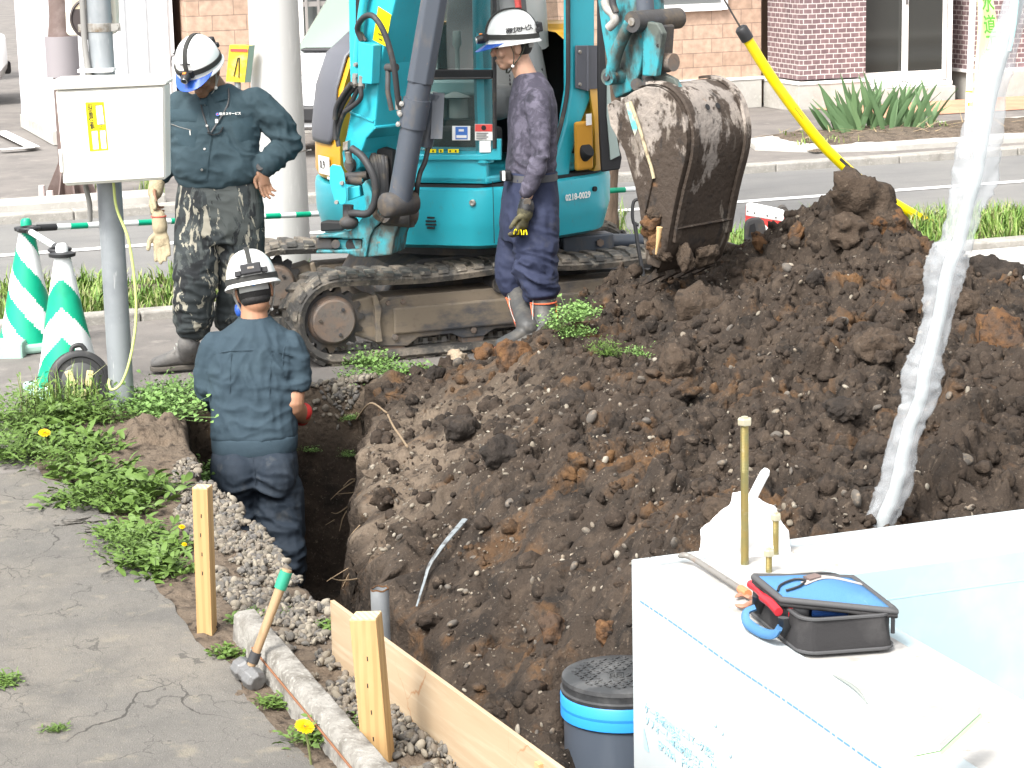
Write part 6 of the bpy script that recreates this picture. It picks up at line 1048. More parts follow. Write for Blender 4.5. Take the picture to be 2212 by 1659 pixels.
limb(b, [PA(425, 490, .02), PA(424, 560, .05), PA(420, 620, .07), PA(417, 670, .04), PA(416, 696, .02)], [.118, .116, .108, .106, .1]); limb(b, [PA(520, 490), PA(520, 560, -.01), PA(514, 615, -.02), PA(500, 665, -.08), PA(494, 690, -.1)], [.125, .12, .1, .088, .08])
T_ = finish('trousers', folds(remesh(b, .0075, 4), [(PA(422, 620, .15), .16, .016, (.3, 0, 1)), (PA(417, 715, .1), .14, .016, (0, 0, 1)), (PA(470, 545, .15), .18, .016, (.7, 0, 1)), (PA(472, 420, .15), .2, .008, (0, 0, 1)), (PA(500, 690, .0), .14, .014, (0, 0, 1))], .006, 6., 8.), M_camo, A_)
b = MB(); torso(b, [(PA(472, 392), .203, .158), (PA(472, 404), .205, .16)], RIGHT, FWD, 2.4); b.build('waistband', M_camo, A_, smooth=60)
zg = .0; an = G(408, 800); boot(A_, an+UP*.06, G(327, 806)+UP*.01, PA(408, 742, .0), M_leath, M_sole); an = G(495, 790); boot(A_, an+UP*.06, an-RIGHT*.05-FWD*.2, PA(497, 735, -.1), M_leath, M_sole)
b = MB(); w0 = PA(337, 398, .03); w1 = PA(329, 450, .05); hand(b, w0+(w1-w0)*.25, w1-w0, RIGHT, -FWD+RIGHT*.2, L=.19, r_=.0125, curl=.5, spread=.05); limb(b, [PA(340, 392, .02), PA(335, 415, .035)], [.04, .039], 6); finish('glove', remesh(b, .005, 3), M_knit, A_)
g2 = thing('work_glove', 'cream knitted work glove hanging from the stout man\'s hand', 'glove', PA(350, 520, .09)); b = MB(); w0 = PA(343, 468, .08); w1 = PA(352, 550, .09); hand(b, w0+(w1-w0)*.28, w1-w0, -FWD, -RIGHT, L=.19, r_=.0125, curl=.1, spread=.08); limb(b, [w0, w0+(w1-w0)*.3], [.036, .039], 6); finish('glove_body', remesh(b, .005, 3), M_knit, g2); b = MB(); b.tube(np.array([w0+.0363*(math.cos(t)*RIGHT+math.sin(t)*FWD)+UP*.002 for t in np.linspace(0, 6.28, 20)]), .004, 6); b.build('cuff_edge', mat('cuff_red', (.4, .08, .06), .9), g2)
watch(A_, PA(566, 364, .07), PA(562, 380, .08)-PA(570, 352, .06), (-FWD*.8+UP*.3-RIGHT*.1)/.86)
HS = .93; hm, L = helmet(A_, hA+RA[:, 2]*.035-RA[:, 1]*.004, RA, 0); HS = 1.; ringtext(TX, .026, M_ink, hm, hA+RA[:, 2]*.035-RA[:, 1]*.004, RA, -1.9 if False else .95, .13, .062, .3)
for k in range(3): b = MB(); q = L((k-1)*.021, .128, .085); b.box(q, (.014, .006, .005), R=RA); b.build('vent_mark', M_ink, hm)
# ---- B: young man in profile
PB_ = lambda u, v, o=0.: D(u, v, 12.1-o)
B_ = thing('person', 'slim man in mottled purple grey shirt and rubber boots, in profile beside the excavator', 'person', G(1160, 742))
fB = -RIGHT*.97-FWD*.2-UP*.12; RB = axes(fB, UP); SB = np.cross(UP, -np.cross(UP, RB[:, 0])); fB0 = np.array([RB[0, 1], RB[1, 1], 0]); fB0 /= np.linalg.norm(fB0); sB = np.cross(fB0, UP); sB *= np.sign(sB @ -FWD)     # sB: towards the camera
hB = PB_(1106, 98, .03); b = MB(); head(b, hB, RB); limb(b, [hB-UP*.06-fB0*.03, PB_(1143, 180)], [.057, .062]); torso(b, [(PB_(1146, 185), .09, .13), (PB_(1148, 230), .1, .16), (PB_(1150, 330), .1, .14), (PB_(1148, 400), .1, .14), (PB_(1146, 450), .1, .13)], fB0, sB)
limb(b, [PB_(1160, 218, .17), PB_(1165, 335, .22), PB_(1138, 424, .24)], [.042, .038, .03]); limb(b, [PB_(1135, 218, -.17), PB_(1150, 330, -.2), PB_(1152, 420, -.2)], [.042, .036, .03]); hand(b, PB_(1137, 442, .245)*.78+PB_(1127, 500, .245)*.22, PB_(1127, 500, .245)-PB_(1137, 442, .245), -sB*.6+fB0*.5, fB0, L=.176, r_=.0095, curl=.55); hand(b, PB_(1152, 425, -.2), -UP, sB, fB0, curl=.6)
limb(b, [PB_(1150, 450, .09), PB_(1158, 560, .1), PB_(1170, 700, .1)], [.06, .046, .04]); limb(b, [PB_(1140, 450, -.09), PB_(1112, 560, -.1), PB_(1130, 700, -.1)], [.06, .046, .04]); finish('body', remesh(b, .005, 3), SKB, B_)
b = MB(); b.ell(hB+UP*.005-fB0*.012, (.081, .1, .1), RB); b.ell(hB-UP*.045-fB0*.06, (.066, .048, .05), RB); b.build('hair', M_hair, B_, smooth=60) if False else None
b = MB(); b.ell(hB+RB @ np.array([0, -.028, -.012]), (.0825, .082, .06), RB); b.build('hair', M_hair, B_, smooth=60)
b = MB(); b.box(hB+RB @ np.array([-.036, .0895, .003]), (.022, .008, .006), R=RB); b.box(hB+RB @ np.array([-.037, .0905, .022]), (.032, .008, .006), R=RB); b.box(hB+RB @ np.array([.036, .0895, .003]), (.022, .008, .006), R=RB); b.box(hB+RB @ np.array([.037, .0905, .022]), (.032, .008, .006), R=RB); b.build('eyes_and_brows', M_hair, B_, bevel=.002)
b = MB(); torso(b, [(PB_(1142, 155), .066, .075), (PB_(1145, 170), .085, .12), (PB_(1149, 192), .105, .175), (PB_(1151, 225), .122, .195), (PB_(1151, 260), .128, .19), (PB_(1150, 300), .126, .18), (PB_(1148, 335), .128, .175), (PB_(1146, 360), .132, .18), (PB_(1145, 374), .125, .17)], fB0, sB, 2.3)
limb(b, [PB_(1160, 214, .15), PB_(1164, 270, .2), PB_(1167, 335, .23), PB_(1152, 385, .25), PB_(1138, 414, .25)], [.07, .064, .055, .048, .042]); limb(b, [PB_(1140, 210, -.15), PB_(1150, 330, -.19), PB_(1152, 410, -.19)], [.07, .055, .042])
SH = finish('shirt', folds(remesh(b, .0065, 4), [(PB_(1165, 335, .28), .13, .011, (.4, 0, 1)), (PB_(1120, 350, .2), .15, .012, (.5, 0, 1)), (PB_(1140, 240, .2), .12, .008, (1, 0, .6)), (PB_(1190, 350, .1), .12, .01, (-.5, 0, 1)), (PB_(1145, 395, .28), .08, .007, (0, 0, 1))], .0035, 7., 3.), M_shirt, B_)
b = MB(); torso(b, [(PB_(1146, 368), .135, .18), (PB_(1146, 392), .137, .185), (PB_(1145, 430), .15, .2), (PB_(1142, 480), .155, .205), (PB_(1140, 515), .14, .19)], fB0, sB, 2.4)
limb(b, [PB_(1160, 470, .09), PB_(1158, 540, .1), PB_(1158, 580, .11), PB_(1163, 606, .11), PB_(1166, 618, .11)], [.125, .122, .118, .116, .108]); limb(b, [PB_(1132, 470, -.1), PB_(1118, 540, -.1), PB_(1106, 585, -.1), PB_(1108, 612, -.1)], [.125, .115, .1, .088])
finish('trousers', folds(remesh(b, .0075, 4), [(PB_(1160, 575, .2), .2, .02, (.4, 0, 1)), (PB_(1168, 630, .2), .12, .018, (0, 0, 1)), (PB_(1110, 610, .1), .15, .016, (0, 0, 1)), (PB_(1130, 450, .2), .15, .01, (1, 0, .2))], .006, 5., 6.), M_pantb, B_)
b = MB(); torso(b, [(PB_(1146, 371), .139, .186), (PB_(1146, 386), .14, .188)], fB0, sB, 2.4); bl_ = b.build('belt', mat('belt', (.05, .05, .055), .6), B_, smooth=60); b = MB(); b.box(PB_(1092, 379, .14), (.04, .06, .055), R=np.stack([sB, fB0, UP], 1)); bk = b.build('belt_pouch', M_lampb, bl_, bevel=.008); b = MB(); b.box(PB_(1088, 379, .18), (.02, .012, .05), R=np.stack([sB, fB0, UP], 1)); b.build('pouch_tag', M_wht, bk)
b = MB(); b.tube(curve([PB_(1149, 374, .205), PB_(1148, 390, .21), PB_(1149, 402, .2)], 6), .008, 6, flat=.4); b.build('belt_loop', M_pantb, bl_)
for (ut, vt, o, ub, vb) in ((1172, 640, .11, 1178, 728), (1118, 640, -.1, 1142, 730)):
    tp = PB_(ut, vt-10, o); g_ = G(ub, vb+22); bo = boot(B_, g_+UP*.07, g_+fB0*.17-FWD*.06, tp, M_rboot, M_rtrim, .068, 'rubber_boot'); ax_ = (g_+UP*.1-tp); ax_ /= np.linalg.norm(ax_)
    b = MB(); b.tube(np.array([tp+ax_*.055+.0705*(math.cos(t)*fB0+math.sin(t)*sB) for t in np.linspace(0, 6.283, 25)]), .0045, 6); q = b.build('boot_band', M_rtrim, bo); b = MB(); b.tube([tp+ax_*.06+fB0*.0-sB*0+RIGHT*.069, tp+ax_*.26+RIGHT*.066], .006, 6); b.tube([tp+ax_*.06-RIGHT*.066-FWD*.02, g_+UP*.09-RIGHT*.05-FWD*.035], .005, 6); b.build('boot_piping', M_rtrim, bo)
    b = MB(); b.tube(curve([tp-RIGHT*.05-FWD*.05, tp-RIGHT*.062-FWD*.06+ax_*.15, tp-RIGHT*.055-FWD*.06+ax_*.25], 8), .0025, 5); b.build('boot_cord', M_chin, bo)
b = MB(); w0 = PB_(1137, 442, .245); w1 = PB_(1127, 500, .245); hand(b, w0+(w1-w0)*.22, w1-w0, -sB*.6+fB0*.5, fB0, L=.185, r_=.0135, curl=.55); limb(b, [w0, w0+(w1-w0)*.35], [.04, .043], 6); gl = finish('glove', remesh(b, .005, 3), M_ogl, B_); b = MB(); limb(b, [PB_(1137, 444, .246), PB_(1136, 452, .246)], [.043, .043], 4); b.build('glove_cuff', M_lampb, gl, smooth=60)
hg = hitter(gl, B_)
for u in (1113, 1123, 1134): strip('glove_trim', [(u-3, 506), (u-2, 497), (u+2, 496), (u+4, 506)], .0035, M_ylw, gl, hg, .002)
watch(B_, PB_(1137, 434, .245), PB_(1135, 446, .245)-PB_(1140, 420, .245), (-FWD*.9+RIGHT*.1)/.91)
hcB = hB+RB[:, 2]*.035-RB[:, 1]*.006; RBt = axes(fB0*.985-UP*.13, UP); hm, L = helmet(B_, hcB, RBt, 0, M_chind); sgn = np.sign((RBt[:, 0]) @ sB); a_c = math.pi/2*sgn
ringtext(TX, .03, M_ink, hm, hcB, RBt, a_c-.36*1+.0, .15, .062, .22, .0) if sgn < 0 and False else ringtext(TX, .034, M_ink, hm, hcB, RBt, (a_c-.2 if sgn > 0 else a_c+.25), (.15 if sgn > 0 else -.15), .053, .2)
B_.scale = (11.2/12.1,)*3; B_.location = tuple(D(1160, 742, 11.2))       # a slight man: he stands on the toe of the heap, in front of the track
# ---- C: man in the trench, seen from behind
PC = lambda u, v, o=0.: D(u, v, 10.6-o)
C_ = thing('person', 'man in navy work clothes seen from behind, standing waist deep in the trench', 'person', D(580, 1325, 10.6))
fC = FWD*.93-RIGHT*.12-UP*.3; RC = axes(fC, UP+RIGHT*-.13); hC = PC(548, 628, .0); b = MB(); head(b, hC, RC); limb(b, [hC-UP*.05-FWD*.02, PC(550, 705, .0)], [.058, .068]); torso(b, [(PC(548, 712), .13, .08), (PC(546, 780), .18, .1), (PC(548, 900), .16, .1), (PC(550, 990), .16, .1), (PC(550, 1050), .14, .1)], RIGHT, FWD)
limb(b, [PC(628, 755), PC(635, 830), PC(632, 876, .02), PC(655, 897, -.14)], [.045, .05, .058, .042]); limb(b, [PC(460, 755), PC(448, 845, -.05), PC(480, 890, -.25)], [.045, .04, .03]); hand(b, PC(652, 900, -.18), FWD-RIGHT*.6-UP*.1, -UP, FWD, curl=.5); hand(b, PC(480, 890, -.25), FWD+RIGHT*.6-UP*.1, -UP, FWD, curl=.5); limb(b, [PC(505, 1050), PC(520, 1180), PC(545, 1310)], [.07, .05, .04]); limb(b, [PC(595, 1050), PC(606, 1180), PC(620, 1310)], [.07, .05, .04]); finish('body', remesh(b, .0055, 3), SKC, C_)
b = MB(); b.ell(hC+RC @ np.array([0, -.02, -.008]), (.0815, .086, .075), RC); b.ell(hC+RC @ np.array([0, -.045, -.05]), (.069, .052, .034), RC); b.build('hair', M_hair, C_, smooth=60)
b = MB(); torso(b, [(PC(549, 684), .075, .07), (PC(549, 698), .1, .09), (PC(548, 718), .165, .115), (PC(547, 745), .206, .125), (PC(547, 800), .212, .135), (PC(548, 850), .204, .135), (PC(549, 900), .2, .135), (PC(549, 935), .205, .145), (PC(550, 952), .19, .13)], RIGHT, FWD, 2.4)
limb(b, [PC(626, 748), PC(637, 785, .0), PC(638, 808, .0)], [.078, .073, .07]); limb(b, [PC(466, 748), PC(450, 800, -.02), PC(452, 845, -.05), PC(480, 885, -.22)], [.078, .07, .066, .05]); b.tube([PC(636, 800), PC(634, 822), PC(633, 842)], [.07, .08, .078], 16)
JC = finish('jacket', folds(remesh(b, .007, 4), [(PC(636, 830, .05), .12, .012, (.3, 0, 1)), (PC(620, 770, .1), .13, .011, (.8, 0, .6)), (PC(480, 780, .1), .13, .01, (-.8, 0, .6)), (PC(550, 920, .12), .2, .009, (0, 0, 1)), (PC(550, 820, .12), .25, .009, (1, 0, .12)), (PC(455, 850, 0), .13, .012, (0, 0, 1))], .006, 5., 2.), M_jackc, C_)
hjc = hitter(JC, C_)
strip('yoke_seam', [(462, 765), (500, 758), (545, 757), (590, 759), (632, 770)], .0022, M_jackc, JC, hjc, .0015); strip('sleeve_seam', [(620, 735), (612, 760), (610, 790), (612, 815)], .0022, M_jackc, JC, hjc, .0015); strip('pleat', [(588, 764), (584, 800), (582, 860)], .003, M_jackc, JC, hjc, .001); strip('pleat', [(500, 764), (498, 800), (496, 850)], .003, M_jackc, JC, hjc, .001)
b = MB(); torso(b, [(PC(549, 684), .076, .072), (PC(549, 700), .085, .082)], RIGHT, FWD, 2.2); b.build('collar', M_jackc, JC, smooth=60)
b = MB(); torso(b, [(PC(550, 936), .196, .14), (PC(550, 942), .203, .146), (PC(550, 968), .2, .144), (PC(550, 974), .192, .138)], RIGHT, FWD, 2.4); wb = b.build('waistband', M_jackc, JC, smooth=60)
for u in np.arange(585, 640, 4): b = MB(); b.tube([hjc(u, 941, .01)[0]*0+PC(u, 941, .147-.0000215*(u-550)**2*.6), PC(u, 967, .146-.0000215*(u-550)**2*.6)], .0025, 5); b.build('elastic_rib', M_jackc, wb)
b = MB(); torso(b, [(PC(550, 960), .19, .135), (PC(550, 985), .2, .15), (PC(550, 1020), .205, .15), (PC(552, 1050), .195, .13)], RIGHT, FWD, 2.3); limb(b, [PC(506, 1060), PC(512, 1130, .01), PC(524, 1200, .02), PC(540, 1280)], [.122, .11, .1, .088]); limb(b, [PC(600, 1060), PC(606, 1130), PC(613, 1195, .03), PC(619, 1240, .0)], [.124, .117, .108, .1]); b.ell(PC(515, 1030, .07), (.1, .11, .13)); b.ell(PC(592, 1030, .07), (.1, .11, .13))
TC_ = finish('trousers', folds(remesh(b, .0075, 4), [(PC(560, 1085, .15), .16, .016, (.5, 0, 1)), (PC(610, 1200, .1), .15, .018, (.2, 0, 1)), (PC(520, 1150, .1), .15, .014, (-.3, 0, 1)), (PC(618, 1245, .1), .1, .014, (0, 0, 1))], .006, 5., 4.), M_pantc, C_)
htc = hitter(TC_, C_); strip('seat_seam', [(545, 975), (548, 1010), (553, 1050), (557, 1080)], .0022, M_pantc, TC_, htc, .001)
for u, v, o in ((548, 1290, .0), (625, 1285, .0)): t = PC(u, v-25, o); g_ = t-UP*.17; boot(C_, g_+UP*.06, g_+FWD*.2, t, M_rboot, M_sole, .06)
b = MB(); w0 = PC(650, 896, -.12); hand(b, w0, FWD-RIGHT*.5-UP*.1, -UP, FWD, r_=.013, curl=.55); limb(b, [PC(656, 888, -.08), PC(650, 902, -.2)], [.042, .042], 5); finish('glove', remesh(b, .005, 3), mat('red_glove', (.6, .04, .035), .7), C_)
hcC = hC+RC[:, 2]*.04; hm, L = helmet(C_, hcC, RC, 0)
b = MB(); b.ell(hC+RC @ np.array([-.083, .06, -.07]), (.02, .03, .035), RC); b.build('ear_guard', M_visor, C_, smooth=60)
# ================================================================= foundation and everything on it
M_ins = mat('white_insulation', (.4, .435, .45), .75, layers=[((.36, .41, .43), 'noise', 3, .5, .75)], bump=[(60, .08, .003)])
M_insb = mat('pale_blue_insulation', (.32, .4, .425), .7, layers=[((.38, .43, .445), 'noise', 4, .48, .7)])
M_ctop = mat('foundation_concrete', (.33, .32, .305), .85, layers=[((.25, .235, .21), 'noise', 5, .54, .7), ((.2, .15, .1), 'noise', 24, .66, .74), ((.38, .37, .36), 'noise', 14, .5, .65)], bump=[(40, .3, .006)])
M_bprint = mat('blue_print', (.34, .6, .72), .7)
fd = thing('house_foundation', 'new white concrete house foundation wrapped in insulation board at lower right', 'foundation', (2.25, 5.3, 0))
q = MB(); q.box((2.435, 3.4, .05), (.26, 3.68, 1.09)); q.box((5.5, 5.14, .05), (5.9, .21, 1.09)); q.build('concrete_wall', M_ctop, fd, bevel=.008)
q = MB(); q.box((2.278, 3.425, .05), (.053, 3.75, 1.1)); q.build('outer_board', M_ins, fd, bevel=.004); q = MB(); q.box((5.38, 5.274, .05), (6.15, .053, 1.1)); q.build('outer_board', M_ins, fd, bevel=.004)
q = MB(); q.box((5.5, 5.007, .045), (5.86, .053, 1.085)); q.build('inner_board', M_insb, fd, bevel=.003); q = MB(); q.box((2.592, 3.2, .045), (.05, 3.4, 1.085)); q.build('inner_board', M_insb, fd, bevel=.003)
q = MB(); q.box((5.5, 3.2, .06), (5.75, 3.5, .1)); q.build('floor_slab', M_ins, fd)
q = MB(); y = 5.24
while y > 2.2: q.box((2.2508, y-.012, .502+.0015*math.sin(y*9)), (.001, .024 if int(y*61) % 5 else .012, .004)); y -= .03
q.build('printed_line', mat('line_blue', (.1, .24, .42), .7), fd); q = MB(); q.box((5.5, 4.98, .505), (5.8, .001, .003)); q.build('board_seam', M_bprint, fd)
for (u, v, s_, t_) in ((1430, 1558, .034, 'ケー系断熱製品'), (1436, 1588, .034, 'ソフォーム断熱材'), (1440, 1622, .036, 'EPS60A'), (1505, 1606, .03, 'エコマーク認定'), (1500, 1640, .036, '厚さ25'), (1500, 1668, .036, 'F☆☆☆☆'), (1556, 1672, .036, '0.028W')):
    p = atX(u, v, 2.2495); text(t_, s_, M_bprint, fd, p, (0, -1, 0), UP, sx=.95)
q = MB(); p = atX(1390, 1600, 2.2493); q.add([p+UP*.04, p-UP*.02, p-UP*.02+np.array([0, -.035, 0])], [(0, 1, 2)]); q.build('blue_mark', M_bprint, fd)
for u, v in ((1545, 1566), (1560, 1583), (1577, 1632)): q = MB(); p = atX(u, v, 2.2495); q.ell(p, (.002, .006, .006)); q.build('board_nick', M_bprint, fd)
q = MB(); q.tube(curve([G(1800, 1458, .602), G(1836, 1478, .606), G(1860, 1500, .606), G(1873, 1520, .602)], 12), [.002, .003, .004, .005, .005, .005, .005, .004, .004, .003, .002, .002], 6, flat=.5); q.build('peeling_tape', mat('tape_edge', (.22, .24, .22), .6), fd)
M_zinc = mat('yellow_zinc', (.27, .21, .075), .4, metal=.6, layers=[((.19, .2, .1), 'noise', 9, .45, .65), ((.34, .3, .22), 'noise', 26, .58, .72)])
M_zn2 = mat('zinc_nut', (.5, .46, .34), .4, metal=.6)
def bolt(x, y, zt, r_, label, nut=True, z2=.6):
    t = thing('anchor_bolt', label, 'bolt', (x, y, z2), 0, 'anchor bolts in the foundation'); q = MB(); q.cyl((x, y, z2-.02), (x, y, zt), r_, seg=14); q.build('rod', M_zinc, t, smooth=40)
    q = MB(); zs = np.arange(zt-.14 if zt > .8 else zt-.05, zt, .004)
    for z in zs: q.lathe([(r_*.98, z-.0012), (r_*1.07, z), (r_*.98, z+.0012)], (x, y, 0), 12)
    q.build('thread', M_zinc, t); q = MB(); q.lathe([(r_*1.75, zt-.016), (r_*1.85, zt-.013), (r_*1.85, zt-.001), (r_*1.6, zt+.002), (r_*.9, zt+.002), (r_*.9, zt+.006), (0, zt+.007)], (x, y, 0), 6); q.build('nut', M_zn2, t)
bolt(2.51, 5.15, .985, .0105, 'tall yellow anchor bolt standing on the white foundation'); bolt(2.625, 5.2, .705, .008, 'short anchor bolt behind the blue bag, the right one of the pair'); bolt(2.535, 5.06, .655, .008, 'lowest anchor bolt just at the blue bag')
# white foam wrap with a stick
M_foam = mat('white_foam', (.82, .82, .82), .8, bump=[(30, .3, .01)])
fw = thing('foam_wrap', 'lumpy white foam wrapping on the back edge of the foundation', 'foam wrapping', (2.55, 5.27, .6)); b = MB()
b.prism([atY(u, v, 5.3) for u, v in ((1508, 1196), (1514, 1142), (1548, 1112), (1574, 1088), (1578, 1062), (1602, 1058), (1640, 1076), (1650, 1104), (1668, 1128), (1674, 1186))], (0, -.1, 0)); b.ell(atY(1590, 1150, 5.22), (.07, .05, .05))
me = remesh(b, .006, 4); p = co(me); me.vertices.foreach_set('co', (p+no(me)*(.008*fbm(p, 16, 3))[:, None]).ravel()); finish('wrap', me, M_foam, fw)
b = MB(); b.tube(curve([atY(1614, 1098, 5.24), atY(1640, 1045, 5.2), atY(1656, 1015, 5.18)], 10), [.013]*9+[.009], 8); b.build('foam_strip', M_foam, fw, smooth=60)
# crowbar and rusty pincers
M_bar = mat('old_iron', (.2, .19, .175), .6, metal=.3, layers=[((.26, .15, .09), 'noise', 16, .52, .68), ((.12, .11, .1), 'noise', 30, .55, .7)])
cbar = thing('crowbar', 'old grey crowbar lying on the foundation behind the blue bag', 'crowbar', G(1540, 1230, .6)); b = MB(); b.tube(curve([G(1466, 1201, .613), G(1482, 1200, .622), G(1500, 1208, .616), G(1550, 1240, .611), G(1612, 1280, .611)], 24), [.004, .007, .009]+[.0095]*21, 10, flat=.85); b.build('bar', M_bar, cbar, smooth=60); b = MB(); b.tube([G(1600, 1272, .611), G(1616, 1283, .611)], .011, 10); b.build('grip', mat('orange_grip', (.6, .18, .08), .6), cbar)
pn = thing('pincers', 'rusty pincers lying beside the open blue bag', 'pincers', G(1600, 1298, .6))
for s, pts in ((0, ((1588, 1290), (1604, 1284), (1622, 1292))), (1, ((1588, 1306), (1606, 1310), (1624, 1300)))): b = MB(); P = [G(u, v, .606) for u, v in pts]; b.tube(curve(P, 8), [.002, .006, .008, .009, .009, .008, .008, .007], 8, flat=.6); b.build('jaw', mat('rusty_jaw', (.3, .15, .1), .6) if s == 0 else bpy.data.materials['rusty_jaw'], pn, smooth=60)
# blue and charcoal tool bag
M_bagk = mat('charcoal_fabric', (.033, .032, .033), .9, spec=.12, layers=[((.06, .058, .058), 'noise', 7, .5, .72)], bump=[(300, .4, .002), (14, .25, .012)]); M_bagb = mat('blue_fabric', (.065, .165, .32), .9, spec=.1, layers=[((.085, .195, .345), 'noise', 5, .5, .7), ((.18, .26, .38), 'noise', 18, .64, .76)], bump=[(320, .35, .002), (10, .2, .01)]); M_pip = mat('grey_piping', (.06, .06, .062), .7)
A0, B0, C0b = np.array([2.296, 4.413, .602]), np.array([2.515, 4.368, .602]), np.array([2.331, 4.775, .602]); D0 = B0+C0b-A0; ub = (B0-A0); vb = (C0b-A0)
bag = thing('tool_bag', 'open blue and charcoal tool bag with red tool handles on the white foundation', 'bag', A0*.25+B0*.25+C0b*.25+D0*.25)
def rr(s, t, z, r_=.17): # rounded footprint of the bag
    o = []
    for cx, cy, a0 in ((1-r_, 1-r_*.7, 0), (r_, 1-r_*.7, 90), (r_, r_*.7, 180), (1-r_, r_*.7, 270)):
        for a in np.linspace(a0, a0+90, 6): o.append(A0+ub*(.5+(cx+r_*math.cos(rad(a))-.5)*s)+vb*(.5+(cy+r_*.7*math.sin(rad(a))-.5)*t)+UP*z)
    return np.array(o)
b = MB(); wv = lambda rg, k: rg+np.stack([.003*np.sin(np.arange(24)*1.3+k), .003*np.cos(np.arange(24)*1.7+k), np.zeros(24)], 1)
b.loft([rr(1, 1, 0), wv(rr(1.01, 1.01, .012), 1), wv(rr(.985, .985, .04), 2), wv(rr(.965, .97, .07), 3), rr(.96, .965, .086), rr(.90, .93, .086), rr(.88, .92, .03)]); o = b.build('bag_body', M_bagk, bag, smooth=50)
for z, s in ((.006, 1.015), (.083, .968)): b = MB(); P = rr(s, s, z); b.tube(np.r_[P, P[:1]], .0042, 6); b.build('piping', M_pip, o)
lz = [G(1628, 1243, .735), G(1842, 1246, .712), G(1936, 1318, .694), G(1688, 1293, .712)]
lq = lambda s, t: (lz[0]*(1-s)+lz[1]*s)*(1-t)+(lz[3]*(1-s)+lz[2]*s)*t+UP*(.026*math.sin(math.pi*s)*math.sin(math.pi*min(1, t*1.1)))
ns = 12; g_ = [lq(i/ns, j/ns) for i in range(ns+1) for j in range(ns+1)]; b = MB(); fa = [(i*(ns+1)+j, i*(ns+1)+j+1, (i+1)*(ns+1)+j+1, (i+1)*(ns+1)+j) for i in range(ns) for j in range(ns)]; b.add(g_, fa); lid = b.build('lid', M_bagb, bag, smooth=60); m_ = lid.modifiers.new('solid', 'SOLIDIFY'); m_.thickness = .009; m_.offset = -1
rim = [lq(i/ns, 0) for i in range(ns)]+[lq(1, j/ns) for j in range(ns)]+[lq(1-i/ns, 1) for i in range(ns)]+[lq(0, 1-j/ns) for j in range(ns+1)]; b = MB(); b.tube(np.array(rim)-UP*.003, .0085, 8); b.build('lid_binding', M_pip, lid, smooth=60); b = MB(); b.tube(np.array(rim)-UP*.014, .006, 6); b.build('zip_tape', M_bagk, lid, smooth=60)
b = MB(); b.tube(curve([lq(.3, .6)+UP*.001, lq(.5, .45)+UP*.001, lq(.7, .33)+UP*.001, lq(.97, .25)+UP*.001], 12), .013, 6, flat=.18); b.build('reflective_strip', mat('pale_strip', (.42, .38, .36), .6), lid)
b = MB(); b.tube(curve([lq(.03, .75)+UP*.004, lq(.1, .6)+UP*.006, lq(.25, .52)+UP*.006, lq(.33, .58)+UP*.006, lq(.24, .7)+UP*.006, lq(.1, .77)+UP*.005], 18), .003, 6); b.build('lid_loop', M_lampb, lid, smooth=60); b = MB(); b.tube([lq(.36, .52)+UP*.005, lq(.5, .42)+UP*.005], .016, 6, flat=.2); b.build('maker_label', mat('brown_label', (.14, .1, .09), .7), lid)
M_redh = mat('red_handle', (.4, .015, .025), .35)
for k, P in enumerate((((1622, 1262, .70), (1640, 1275, .70), (1660, 1300, .695)), ((1648, 1290, .70), (1664, 1302, .70), (1682, 1322, .692)))): b = MB(); b.tube(curve([G(*p) for p in P], 10), .011, 10); b.build('tool_handle', M_redh, bag, smooth=60)
b = MB(); c = G(1722, 1317, .678); b.lathe([(.0, -.03), (.022, -.028), (.026, -.01), (.026, .02), (.02, .03), (0, .031)], c, 18, RIGHT-FWD*.3); t_ = b.build('screwdriver_grip', M_lampb, bag, smooth=50); b = MB(); b.lathe([(.0268, -.006), (.0268, .004)], c-RIGHT*.01, 18, RIGHT-FWD*.3); b.build('grip_ring', M_redh, t_)
b = MB(); b.tube([G(1752, 1318, .676), G(1830, 1316, .676)], .017, 10); b.build('blue_grip', mat('deep_blue', (.02, .08, .3), .5), bag, smooth=60)
hp_ = [G(1632, 1312, .65), G(1612, 1322, .64), G(1614, 1345, .622), G(1645, 1366, .618), G(1672, 1370, .63), G(1684, 1356, .65)]; b = MB(); b.tube(curve(hp_, 24), .0125, 8, flat=.6); hd_ = b.build('carry_handle', M_bagb, bag, smooth=60)
for u, v in ((1640, 1302), (1696, 1348)): b = MB(); b.tube([G(u-4, v-14, .68), G(u+2, v+22, .625)], .014, 6, flat=.3); b.build('handle_tab', M_lampb, hd_)
b = MB(); p = G(1929, 1335, .68); b.tube(curve([p, p-UP*.012, p-UP*.03, p-UP*.036], 6), .005, 8); b.build('zip_pull', M_lampb, bag, smooth=60)
